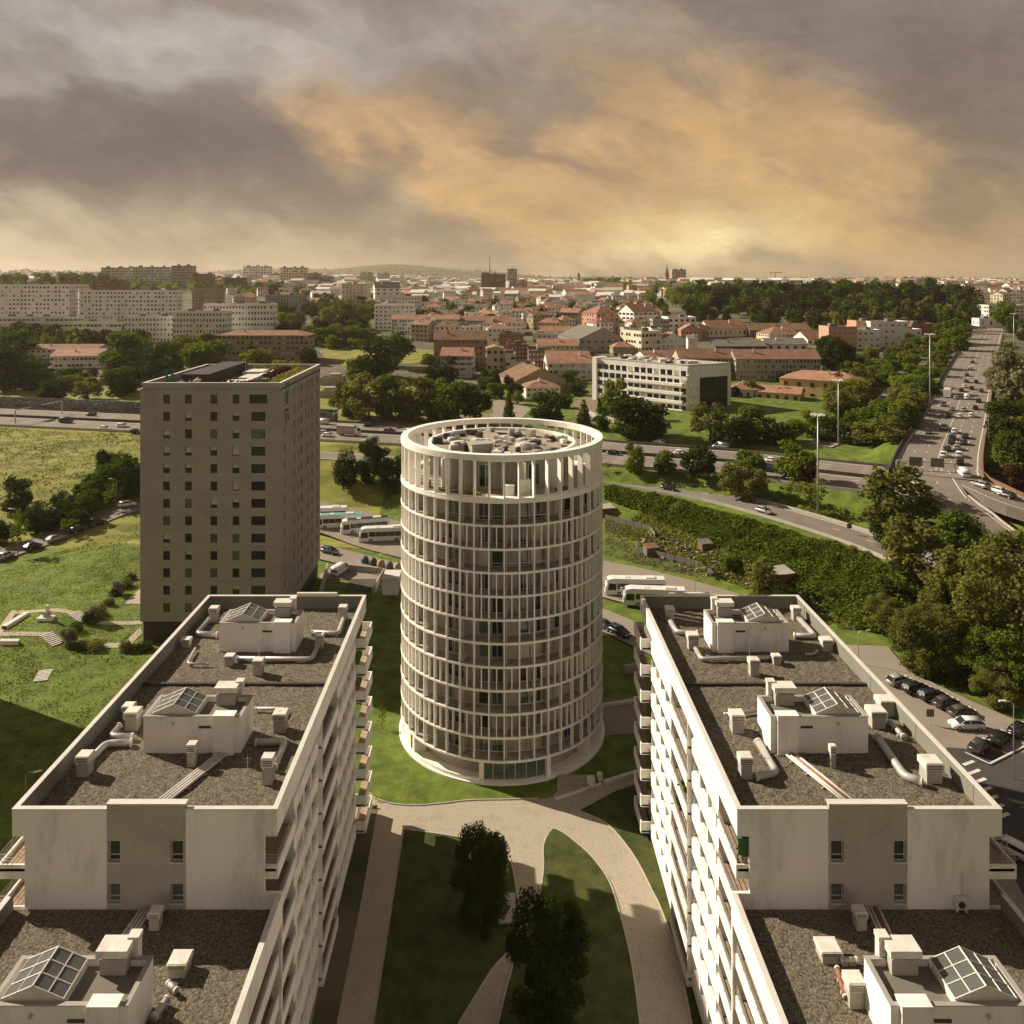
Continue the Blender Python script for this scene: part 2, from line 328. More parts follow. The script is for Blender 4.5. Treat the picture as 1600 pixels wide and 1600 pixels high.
road('curved_road', [(1280, 697), (1320, 680), (1350, 660), (1370, 640), (1390, 618), (1412, 598), (1440, 582), (1470, 570)], 8, m_asph)
road('local_street', [(-160, 945), (-70, 900), (0, 868), (87, 840), (160, 810), (215, 793), (330, 775)], 8.0, m_asph)
road('bus_lane', [(420, 786), (500, 806), (560, 823), (626, 845), (780, 876), (900, 896), (945, 904), (1030, 925), (1120, 952), (1180, 975)], 20, m_lot)
road('access_street', [(400, 842), (500, 862), (560, 878), (626, 895), (780, 925), (900, 955), (950, 973), (1010, 1000), (1080, 1035)], 8, m_lot)
road('parking_street', [(1345, 1010), (1385, 1060), (1430, 1112), (1480, 1165), (1530, 1230), (1590, 1330), (1660, 1460)], 9, m_lot)
# ------------------------------------------------------------------ terrain sheet, shaped round the roads
def axis(lo, hi, step, far, n):
    a = np.arange(lo, hi + .01, step); g = np.geomspace(step * 2, far - hi, n)
    return a, hi + g
ya = np.concatenate([np.linspace(-1500, 10, 12), np.arange(20, 345, 2.6), np.arange(345, 720, 8), np.geomspace(724, 7600, 46)])
xa0 = np.arange(-215, 216, 3.0); gx = 215 + np.cumsum(np.geomspace(4, 420, 34)); xa = np.concatenate([-gx[::-1], xa0, gx])
X, Y = np.meshgrid(xa, ya); Z = tz0(X, Y)
def blend(X, Y, Z, names, soft):
    for nm in names:
        r = ROADS[nm]
        if not r['flat']: continue
        L = r['L']; best = np.full(X.shape, 1e9); bz = np.zeros(X.shape)
        for i in range(len(L) - 1):
            a, b = L[i], L[i + 1]; ab = b[:2] - a[:2]; q = ab @ ab
            t = np.clip(((X - a[0]) * ab[0] + (Y - a[1]) * ab[1]) / max(q, 1e-9), 0, 1)
            ds = np.hypot(X - a[0] - t * ab[0], Y - a[1] - t * ab[1]); k = ds < best
            best = np.where(k, ds, best); bz = np.where(k, a[2] + t * (b[2] - a[2]), bz)
        wgt = 1 - ssm((best - r['w'] / 2 - 2.6) / soft)
        Z = Z * (1 - wgt) + (bz - .12) * wgt
    return Z
ORDER = ['local_street', 'bus_lane', 'access_street', 'parking_street', 'curved_road', 'highway', 'entry_road', 'exit_road', 'link_road', 'slip_road', 'motorway']
for nm in ORDER: Z = blend(X, Y, Z, [nm], 9 if nm not in ('motorway',) else 6)
def tz(x, y):
    x = np.asarray(x, float); y = np.asarray(y, float)
    i = np.clip(np.searchsorted(xa, x) - 1, 0, len(xa) - 2); j = np.clip(np.searchsorted(ya, y) - 1, 0, len(ya) - 2)
    u = np.clip((x - xa[i]) / (xa[i + 1] - xa[i]), 0, 1); v = np.clip((y - ya[j]) / (ya[j + 1] - ya[j]), 0, 1)
    return Z[j, i] * (1 - u) * (1 - v) + Z[j, i + 1] * u * (1 - v) + Z[j + 1, i] * (1 - u) * v + Z[j + 1, i + 1] * u * v
def G(px, py): return march(px, py, tz)
def tzf(x, y): return float(tz(np.array([x]), np.array([y]))[0])
nx, ny = len(xa), len(ya)
me = bpy.data.meshes.new('ground'); vv = np.stack([X.ravel(), Y.ravel(), Z.ravel()], 1)
ii = np.arange(nx * ny).reshape(ny, nx); fq = np.stack([ii[:-1, :-1], ii[:-1, 1:], ii[1:, 1:], ii[1:, :-1]], -1).reshape(-1, 4)
me.vertices.add(len(vv)); me.vertices.foreach_set('co', vv.ravel()); me.loops.add(fq.size); me.loops.foreach_set('vertex_index', fq.ravel())
me.polygons.add(len(fq)); me.polygons.foreach_set('loop_start', np.arange(0, fq.size, 4)); me.polygons.foreach_set('loop_total', np.full(len(fq), 4))
cyq = Y[:-1, :-1].ravel() + 2; cxq = X[:-1, :-1].ravel() + 2; mi = np.zeros(len(fq), int)
mi[(cyq > 400)] = 2; mi[(cyq < 400) & (cyq > 200) & (cxq < -32)] = 1
me.polygons.foreach_set('material_index', mi); me.polygons.foreach_set('use_smooth', np.ones(len(fq), bool))
for m in (m_grass, m_field, m_soil): me.materials.append(m)
me.update(calc_edges=True); me.validate()
tag(put('ground', me), kind='structure')
# ------------------------------------------------------------------ road sheets, paint and barriers
def frame(L):
    t = np.gradient(L[:, :2], axis=0); t /= np.linalg.norm(t, axis=1)[:, None]; return t, np.stack([-t[:, 1], t[:, 0]], 1)
def strip(mb, L, o0, o1, z0, z1=None, mi=0):
    t, n = frame(L); z1 = z0 if z1 is None else z1
    for i in range(len(L) - 1):
        p = [(L[i][0] + n[i][0] * o0, L[i][1] + n[i][1] * o0, L[i][2] + z0), (L[i][0] + n[i][0] * o1, L[i][1] + n[i][1] * o1, L[i][2] + z1),
             (L[i + 1][0] + n[i + 1][0] * o1, L[i + 1][1] + n[i + 1][1] * o1, L[i + 1][2] + z1), (L[i + 1][0] + n[i + 1][0] * o0, L[i + 1][1] + n[i + 1][1] * o0, L[i + 1][2] + z0)]
        mb.quad(p[3], p[2], p[1], p[0], mi) if o1 > o0 else mb.quad(*p, mi)
def wall_strip(mb, L, off, th, z0, z1, mi=0):
    strip(mb, L, off - th / 2, off + th / 2, z1, mi=mi)
    t, n = frame(L)
    for s in (-1, 1):
        o = off + s * th / 2
        for i in range(len(L) - 1):
            a = (L[i][0] + n[i][0] * o, L[i][1] + n[i][1] * o); b = (L[i + 1][0] + n[i + 1][0] * o, L[i + 1][1] + n[i + 1][1] * o)
            q = [(*a, L[i][2] + z0), (*b, L[i + 1][2] + z0), (*b, L[i + 1][2] + z1), (*a, L[i][2] + z1)]
            mb.quad(*(q if s < 0 else q[::-1]), mi)
RO = {}
for k, (nm, r) in enumerate(ROADS.items()):
    mb = MB(); hw = r['w'] / 2; dz = .10 + .012 * k
    strip(mb, r['L'], -hw, 0, dz); strip(mb, r['L'], 0, hw, dz)
    if nm in ('highway', 'exit_road', 'entry_road'):
        for s in (-1, 1): wall_strip(mb, r['L'], s * (hw + .2), .3, -2.2, dz + .02)
    RO[nm] = tag(mb.build({'local_street': 'street', 'bus_lane': 'bus_lot', 'access_street': 'street', 'parking_street': 'street'}.get(nm, nm), r['m']), kind='structure'); r['top'] = dz
def paint(nm, off, dash=0, gap=0, wd=.18):
    r = ROADS[nm]; L = smooth_line(r['L'][::2], 1.5) if len(r['L']) > 6 else r['L']; s = np.concatenate([[0], np.cumsum(np.linalg.norm(np.diff(L[:, :2], axis=0), axis=1))])
    mb = MB(); z = r['top'] + .02
    if not dash: strip(mb, L, off - wd / 2, off + wd / 2, z)
    else:
        a = 0
        while a < s[-1] - dash:
            m = (s >= a) & (s <= a + dash)
            if m.sum() > 1: strip(mb, L[m], off - wd / 2, off + wd / 2, z)
            a += dash + gap
    o = mb.build('lane_marking', m_paint, RO[nm], world=False); o['kind'] = 'stuff'
for o in (-15.4, -1.6, 1.6, 15.4): paint('motorway', o, wd=.3)
for o in (-11.5, -8.1, -4.9, 4.9, 8.1, 11.5): paint('motorway', o, 4, 7, .3)
for o in (-9.0, 8.9): paint('highway', o, wd=.26)
paint('highway', -.1, wd=.16)
for o in (-6.2, -3.2, 3.0, 6.0): paint('highway', o, 4, 6, .25)
for nm, e in (('slip_road', 4.2), ('link_road', 3.8), ('exit_road', 4.2), ('entry_road', 3.9)):
    paint(nm, e, wd=.28); paint(nm, -e, wd=.28)
paint('slip_road', 0.6, 3, 6, .2); paint('exit_road', .2, 4, 6, .2); paint('curved_road', 3.2, wd=.3); paint('curved_road', -3.2, wd=.3)
paint('access_street', 0, 3, 5, .14)
mb = MB()                                              # hatched gore stripes where the slip road forks, and along the exit road
def gore(nm, off, w, s0, s1, step, flip=1):
    L = ROADS[nm]['L']; t, n = frame(L); s = np.concatenate([[0], np.cumsum(np.linalg.norm(np.diff(L[:, :2], axis=0), axis=1))]); a = s0
    while a < s1:
        def at(d, o):
            i = min(len(L) - 2, max(0, int(np.searchsorted(s, d)) - 1)); u = (d - s[i]) / max(1e-6, s[i + 1] - s[i]); p = L[i] * (1 - u) + L[i + 1] * u
            return (p[0] + n[i][0] * o, p[1] + n[i][1] * o, p[2] + ROADS[nm]['top'] + .03)
        q = [at(a, off - w / 2), at(a + .5, off - w / 2), at(a + .5 + 1.6 * flip, off + w / 2), at(a + 1.6 * flip, off + w / 2)]
        mb.quad(*q); a += step
gore('exit_road', -3.4, 1.5, 22, 92, 3.2); gore('slip_road', 3.3, 1.6, 196, 226, 3.4)
tag(mb.build('hatched_marking', m_paint, RO['exit_road'], world=False), kind='stuff')
def barrier(name, nm, off, z0, z1, th, mat, label, cat, a=0., b=1.):
    L = ROADS[nm]['L']; n = len(L); L = L[int(a * n):max(int(a * n) + 2, int(b * n))]
    mb = MB(); wall_strip(mb, L, off, th, z0, z1); return tag(mb.build(name, mat), label, cat)
barrier('median_barrier', 'motorway', 0, -.3, 1.0, .5, m_dmetal, 'dark median barrier running down the middle of the motorway', 'barrier')
barrier('crash_barrier', 'motorway', 16.9, -.3, .8, .25, m_gry, 'low barrier along the far edge of the motorway under the trees', 'barrier')
barrier('crash_barrier', 'motorway', -17.1, -.2, .75, .2, m_kerb, 'low pale barrier along the near edge of the motorway by the meadow', 'barrier')
barrier('road_parapet', 'slip_road', 5.2, -.3, .75, .35, m_kerb, 'pale concrete kerb wall along the far side of the slip road above the scrub slope', 'barrier', .45, 1)
barrier('road_parapet', 'slip_road', -5.1, -.3, .5, .25, m_kerb, 'low pale barrier on the near edge of the slip road above the scrub slope', 'barrier', .45, 1)
barrier('bridge_parapet', 'highway', 10.0, -1.5, 1.0, .35, m_brn, 'brown parapet on the right edge of the busy highway bridge', 'parapet', .42, 1)
barrier('bridge_parapet', 'highway', -10.1, -1.5, 1.1, .35, m_dmetal, 'dark parapet on the left edge of the busy highway bridge', 'parapet', .42, 1)
barrier('bridge_parapet', 'entry_road', 4.9, -1.2, 1.0, .3, m_brn, 'brown curved parapet where the entry road leaves the bridge', 'parapet', 0, .8)
barrier('road_parapet', 'exit_road', -5.1, -.6, .6, .3, m_kerb, 'pale kerb wall round the outer bend of the exit road', 'barrier', .2, 1)
barrier('road_parapet', 'exit_road', 5.2, -.6, .6, .3, m_kerb, 'pale kerb wall on the inner bend of the exit road beside the grass wedge', 'barrier', .35, 1)
barrier('road_parapet', 'curved_road', 4.3, -.6, 1.0, .3, m_dmetal, 'dark parapet on the outer side of the curved side road among trees', 'barrier', .2, 1)
# ------------------------------------------------------------------ patches laid on the ground
def inside(pts, x, y):
    r = False; n = len(pts)
    for i in range(n):
        (x1, y1), (x2, y2) = pts[i], pts[(i + 1) % n]
        if (y1 > y) != (y2 > y) and x < (x2 - x1) * (y - y1) / (y2 - y1) + x1: r = not r
    return r
def patch(name, px, mat, dz=.05, z=None, drape=0, thick=0., world=False, kind='structure'):
    w = [((PZ(a, b, z) if z is not None else G(a, b))[:2] if not world else (a, b)) for a, b in px]
    bm = bmesh.new(); f = bm.faces.new([bm.verts.new((*p, (z if z is not None else 0))) for p in w]); f.normal_update()
    if f.normal.z < 0: f.normal_flip()
    if drape:
        bmesh.ops.triangulate(bm, faces=bm.faces[:])
        for _ in range(6):
            e = [e for e in bm.edges if e.calc_length() > drape]
            if not e: break
            bmesh.ops.subdivide_edges(bm, edges=e, cuts=1); bmesh.ops.triangulate(bm, faces=[f for f in bm.faces if len(f.verts) > 3])
        for v in bm.verts: v.co.z = tzf(v.co.x, v.co.y) + dz
    else:
        for v in bm.verts: v.co.z = (z or 0) + dz
        if thick:
            r = bmesh.ops.extrude_face_region(bm, geom=bm.faces[:])
            for v in [g for g in r['geom'] if isinstance(g, bmesh.types.BMVert)]: v.co.z += thick
    me = bpy.data.meshes.new(name); bm.to_mesh(me); bm.free(); me.materials.append(mat)
    return tag(put(name, me), kind=kind)
def curve2(pts, n=6):
    return [tuple(p) for p in smooth_line([(a, b, 0) for a, b in pts], 8.0)[:, :2]]
patch('courtyard_paving', [(-19, 40), (20.5, 40), (21.5, 104), (10, 107), (-19, 104)], m_pave, .03, z=0, world=True)
lawnA = curve2([(632, 1297), (655, 1300), (710, 1308), (770, 1322), (797, 1345), (808, 1400), (811, 1440), (800, 1480), (770, 1515), (742, 1560), (712, 1610), (690, 1660)]) + [(575, 1660), (584, 1610)]
lawnB = curve2([(864, 1296), (880, 1302), (920, 1335), (950, 1375), (966, 1420), (986, 1500), (1000, 1600), (1006, 1660)]) + curve2([(760, 1660), (778, 1600), (790, 1550), (806, 1495), (826, 1440), (842, 1400), (849, 1360), (849, 1322), (857, 1304)])
lawnC = curve2([(905, 1268), (950, 1290), (990, 1338), (1020, 1395), (1034, 1425), (1060, 1500), (1084, 1620)]) + [(1130, 1620), (1060, 1400), (1012, 1268), (1006, 1222), (960, 1238)]
lawnD = curve2([(581, 1246), (610, 1256), (650, 1259), (690, 1256), (735, 1251), (790, 1250), (850, 1248)]) + [(862, 1246), (872, 1235), (870, 1200), (850, 1100), (650, 1060), (560, 1000), (566, 1150)]
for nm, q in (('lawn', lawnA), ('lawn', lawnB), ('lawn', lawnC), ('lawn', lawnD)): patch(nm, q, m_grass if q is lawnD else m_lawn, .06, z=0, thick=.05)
for q in (lawnA[:-2], lawnB, lawnC[:-5], lawnD[:-8]):
    b = MB(); L = np.array([(*PZ(a, c, 0)[:2], 0.0) for a, c in q if c < 1640]); wall_strip(b, L, 0, .14, 0, .15); tag(b.build('kerb', m_kerb), kind='structure')
patch('planting_bed', [(590, 1262), (560, 1262), (470, 1680), (512, 1680), (526, 1600), (566, 1400)], m_soil, .05, z=0, thick=.04)
# ------------------------------------------------------------------ the round tower
m_earthy = M('dusty_felt', (.33, .28, .21), .95, .35, .5, dirt=(.16, .14, .115), dscale=.5)
def bay_loc(r, a): return (r * math.sin(a), -r * math.cos(a))
def round_tower():
    cx, cy, R, NB = .65, 120.2, 14.5, 46
    t = thing('round_tower', 'round white concrete tower of ring slabs and fins with an open crown ring', 'tower', (cx, cy, 0))
    zs = [36.08 - 3.0 * i for i in range(12)]
    sl = MB(); sl.lathe(0, 0, [(R - .22, 0), (R, 0), (R, -.26), (11.9, -.26)], 96); sl.lathe(0, 0, [(11.9, -.03), (R - .22, -.03), (R - .22, 0)], 96, 1); sm = sl.mesh('floor_slab', [m_concrete, m_bfloor])
    rl = MB(); rl.lathe(0, 0, [(13.9, 1.0), (13.98, 1.0), (13.98, .94), (13.9, .94), (13.9, 1.0)], 64, 0, -1.75, 1.75); rlm = rl.mesh('railing', [m_rail])
    S = 'SDSDDSSDSDS'
    for i, z in enumerate(zs):
        put('floor_slab', sm, t, False, (0, 0, z))
    for i in range(11):
        if S[i] == 'S': put('railing', rlm, t, False, (0, 0, zs[i + 1]))
    c = MB(); c.lathe(0, 0, [(12.45, 0), (12.45, 36)], 92); c.build('core_wall', m_plaster, t, True, world=False)
    def fin_mesh(nm, w, dp, h):
        b = MB(); b.box(-w / 2, w / 2, -(R - .06), -(R - .06 - dp), .0, h); return b.mesh(nm, [m_concrete])
    fm, f2 = fin_mesh('fin', .16, .50, 2.74), fin_mesh('slim_fin', .115, .36, 2.74); fr = MB()
    da = 2 * math.pi / NB
    for i in range(11):
        z = zs[i + 1]
        for k in range(NB):
            a = (k + .12) * da; a = (a + math.pi) % (2 * math.pi) - math.pi
            if abs(a) < 1.78: put('fin', fm, t, False, (0, 0, z), a)
            else:
                ca, sa = math.cos(a), math.sin(a); q = [(-.1, -14.44), (.1, -14.44), (.1, -13.82), (-.1, -13.82)]
                q = [(x * ca - y * sa, x * sa + y * ca) for x, y in q]; fr.hexa([(*p, z) for p in q] + [(*p, z + 2.6) for p in q])
            if S[i] == 'D' and abs(a + da / 2) < 1.74: put('slim_fin', f2, t, False, (0, 0, z), a + da / 2)
    fr.build('rear_fin', m_concrete, t, world=False)['kind'] = 'stuff'
    # windows and wall panels behind the fins, one per bay
    def win_mesh(two, low=.12, w=1.46):
        fb = MB(); h0, h1 = low, 2.5; yb = -12.5
        for x0, x1, z0, z1 in ((-w / 2, w / 2, h0, h0 + .07), (-w / 2, w / 2, h1 - .07, h1), (-w / 2, -w / 2 + .07, h0 + .07, h1 - .07), (w / 2 - .07, w / 2, h0 + .07, h1 - .07)) + (((-.04, .04, h0 + .07, h1 - .07),) if two else ()): fb.box(x0, x1, yb - .10, yb, z0, z1)
        gb = MB(); gb.box(-w / 2 + .07, w / 2 - .07, yb - .05, yb - .005, h0 + .07, h1 - .07)
        return fb.mesh('window', [m_frame]), gb.mesh('pane', [m_glass])
    wins = [win_mesh(True), win_mesh(False)]
    pw = MB(); pw.box(-.09, .09, -13.9, -12.4, 0, 2.6); pwm = pw.mesh('partition_wall', [m_plaster])
    pat = 'WWPWWPWPWWPWWPWWPGGPWWPWWP'; r2 = random.Random(3)
    for i in range(11):
        for j in range(26):
            a = (j - 13 + .5 + .12) * da; k = pat[j]
            if k != 'P':
                fm_, gm_ = wins[0 if (j + i // 5) % 3 else 1]
                o = put('window', fm_, t, False, (0, 0, zs[i + 1]), a); g = put('pane', gm_, o, False)
                g.material_slots[0].link = 'OBJECT'; q = r2.random()
                g.material_slots[0].material = m_curtain if (k == 'G' and q < .8) else (m_glassg if q < .40 else (m_curtain if q < .60 else m_glass))  # lighter panes stand in for reflections, besides real curtains
            elif S[i] == 'S' or j % 2: put('partition_wall', pwm, t, False, (0, 0, zs[i + 1]), a - da * .35)
    # crown
    b = MB(); b.lathe(0, 0, [(13.5, 42.0), (R, 42.0), (R, 41.22), (13.5, 41.22), (13.5, 42.0)], 96); b.build('crown_ring', m_concrete, t, world=False)
    cf = MB(); cf.box(-.10, .10, -14.42, -13.65, 0, 4.78); cfm = cf.mesh('crown_fin', [m_concrete])
    for k in range(NB): put('crown_fin', cfm, t, False, (0, 0, 36.44), (k + .12) * da)
    b = MB(); b.lathe(0, 0, [(13.3, 36.05), (14.46, 36.05), (14.46, 36.46), (13.3, 36.46), (13.3, 36.05)], 96); b.build('terrace_kerb', m_concrete, t, world=False)
    b = MB(); b.lathe(0, 0, [(11.9, 36.0), (13.3, 36.12)], 64); b.disc(0, 0, 36.12, 12, 64); b.build('terrace_floor', m_pave, t, world=False)
    b = MB(); b.lathe(0, 0, [(8.6, 36.12), (8.6, 40.3)], 48); b.build('penthouse_wall', m_plaster, t, True, world=False)
    b = MB(); b.lathe(0, 0, [(10.6, 40.3), (10.6, 41.12), (10.15, 41.12), (10.15, 40.75)], 72); b.lathe(0, 0, [(0.01, 40.3), (10.6, 40.3)], 72); b.build('penthouse_roof', [m_concrete], t, world=False); b = MB(); b.disc(0, 0, 40.75, 10.2, 60); b.build('roof_felt', m_earthy, t, world=False)
    for k in range(-6, 7):
        a = k * .26
        if k in (-5, -4, -1, 2, 4, 5):
            fb = MB(); fb.box(-.95, .95, -8.72, -8.6, .1, 3.2); o = put('window', fb.mesh('window', [m_frame]), t, False, (0, 0, 36.3), a)
            gb = MB(); gb.box(-.85, -.05, -8.75, -8.70, .2, 3.1); put('pane', gb.mesh('pane', [m_glass]), o, False)
            gb = MB(); gb.box(.05, .85, -8.75, -8.70, .2, 3.1); put('pane', gb.mesh('pane', [m_glassg]), o, False)
        if k in (-6, -3, -2, 0, 1, 3, 6):
            fb = MB(); fb.box(-.12, .12, -11.6 if k % 2 else -10.4, -8.6, 0, 4.1); put('partition_wall', fb.mesh('partition_wall', [m_concrete if k % 2 else m_plaster]), t, False, (0, 0, 36.14), a)
    # terrace planting
    for k, (a, w_) in enumerate(((-.62, 3.0), (-.33, 2.2), (.75, 2.0))):
        pb = MB(); pb.box(-w_ / 2, w_ / 2, -12.9, -11.6, 0, .35); put('planter', pb.mesh('planter', [m_grass]), t, False, (0, 0, 36.14), a)
    # foot of the tower
    b = MB(); b.lathe(0, 0, [(14.75, -.1), (14.75, .30), (0, .30)], 96); b.build('base_slab', m_concrete, t, world=False)
    b = MB(); b.lathe(0, 0, [(11.2, .3), (11.2, 2.7)], 64); b.build('ground_floor_wall', m_plaster, t, True, world=False)
    for k, a in enumerate((-1.32, -.98, -.19, .43, .95, 1.4, 1.9, -1.8)):
        pb = MB(); pb.box(-.28, .28, -14.4, -12.6, .3, 2.7); put('pier', pb.mesh('pier', [m_concrete]), t, False, (0, 0, 0), a)
    b = MB(); b.lathe(0, 0, [(14.45, .3), (14.45, .75), (14.25, .75), (14.25, .3)], 30, 0, -1.7, -.19); b.build('base_upstand', m_concrete, t, world=False)
    b = MB(); b.lathe(0, 0, [(14.3, .3), (14.3, 2.65), (14.15, 2.65), (14.15, .3)], 12, 0, -1.75, -1.05); b.build('curved_wall', m_concrete, t, world=False)
    n = 6
    for k in range(n):
        a = -.19 + (.62) * (k + .5) / n
        fb = MB(); fb.box(-.72, .72, -13.75, -13.68, .0, 2.3); o = put('shop_window', fb.mesh('shop_window', [m_frame]), t, False, (0, 0, .35), a)
        gb = MB(); gb.box(-.66, .66, -13.79, -13.76, .06, 2.24); put('pane', gb.mesh('pane', [m_glassg]), o, False)
    for a in (-.85, -.72, -.59, -.46, -.33, .55, .68, .81):
        fb = MB(); fb.box(-.68, .68, -11.32, -11.2, .0, 2.3); o = put('shop_window', fb.mesh('shop_window', [m_frame]), t, False, (0, 0, .35), a)
        gb = MB(); gb.box(-.6, .6, -11.36, -11.33, .06, 2.24); put('pane', gb.mesh('pane', [m_glass]), o, False)
    # plant and builders' clutter on the drum roof
    rr = random.Random(11)
    kinds = [('roof_unit', 'white boxed plant unit among clutter on the round tower roof', m_cap), ('roof_panel', 'pale sheet panel lying on the round tower roof', m_gryl),
             ('roof_unit', 'dark plant unit on the round tower roof', m_dmetal), ('roof_unit', 'grey metal plant unit on the round tower roof', m_metal)]
    for k in range(80):
        a, r = rr.uniform(0, 6.28), 9.4 * math.sqrt(rr.random()); nm, lb, mt = kinds[rr.choices((0, 1, 2, 3), (4, 4, 5, 4))[0]]
        x, y = cx + r * math.cos(a), cy + r * math.sin(a); b = MB()
        if nm == 'roof_panel':
            w_, l_ = rr.uniform(.8, 2.2), rr.uniform(1, 2.6); tl = rr.uniform(0, .5); b.hexa([(-w_ / 2, -l_ / 2, .05), (w_ / 2, -l_ / 2, .05), (w_ / 2, l_ / 2, .05 + tl), (-w_ / 2, l_ / 2, .05 + tl), (-w_ / 2, -l_ / 2, .13), (w_ / 2, -l_ / 2, .13), (w_ / 2, l_ / 2, .13 + tl), (-w_ / 2, l_ / 2, .13 + tl)])
        else:
            w_, l_, h_ = rr.uniform(.4, 1.3), rr.uniform(.4, 1.5), rr.uniform(.3, .95); b.box(-w_ / 2, w_ / 2, -l_ / 2, l_ / 2, 0, h_); b.box(-w_ * .42, w_ * .42, -l_ * .42, l_ * .42, h_, h_ + .07); b.box(-w_ / 2 - .04, -w_ / 2, -l_ * .3, l_ * .3, .1, h_ * .6)
        o = b.build(nm, mt); o.location = (x, y, 40.75); o.rotation_euler = (0, 0, rr.uniform(0, 3)); tag(o, ('small ' if w_ * l_ < .9 else 'large ') + lb.replace(' among clutter', '').replace('on the round tower roof', f"at the {'back' if math.sin(a) * r > 3 else 'front' if math.sin(a) * r < -3 else 'middle'} {'left' if math.cos(a) * r < -2.5 else 'right' if math.cos(a) * r > 2.5 else 'centre'} of the round tower roof"), 'roof unit' if nm == 'roof_unit' else 'roof panel', 'clutter on the round tower roof')
    b = MB(); b.box(-1.5, 1.5, -1.1, 1.1, 0, 1.15); b.box(-1.62, 1.62, -1.2, 1.2, 1.15, 1.27)
    for i in range(6): b.box(-1.4 + i * .48, -1.06 + i * .48, -1.16, -1.1, .15, 1.0)
    o = b.build('roof_unit', m_gryl); o.location = (cx - 3.0, cy - 6.2, 40.75); o.rotation_euler = (0, 0, .35); tag(o, 'largest pale louvred cabinet at the front left of the round tower roof', 'roof unit')
    # things on the terrace
    for nm, lb, cat, a, r, sz, mt in [('storage_cabinet', 'white cabinet on the round tower terrace right of the garden', 'cabinet', .07, 12.4, (1.3, .8, 1.5), m_cap), ('storage_cabinet', 'white tall cabinet under the crown ring near the middle of the terrace', 'cabinet', .24, 12.2, (1.4, .9, 2.1), m_cap),
                                      ('patio_box', 'small red box at the left side of the round tower terrace', 'box', -.95, 12.4, (.8, .6, .9), m_rust), ('patio_box', 'white box at the far left of the round tower terrace', 'box', -1.2, 12.3, (.9, .7, .8), m_cap)]:
        b = MB(); sx_, sy_, sz_ = sz; b.box(-sx_ / 2, sx_ / 2, -sy_ / 2, sy_ / 2, 0, sz_); b.box(-sx_ / 2 - .05, sx_ / 2 + .05, -sy_ / 2 - .05, sy_ / 2 + .05, sz_, sz_ + .06); b.box(-.02, .02, -sy_ / 2 - .02, -sy_ / 2, .1, sz_ - .1)
        o = b.build(nm, mt); p = bay_loc(r, a); o.location = (cx + p[0], cy + p[1], 36.14); o.rotation_euler = (0, 0, a); tag(o, lb, cat)
round_tower()
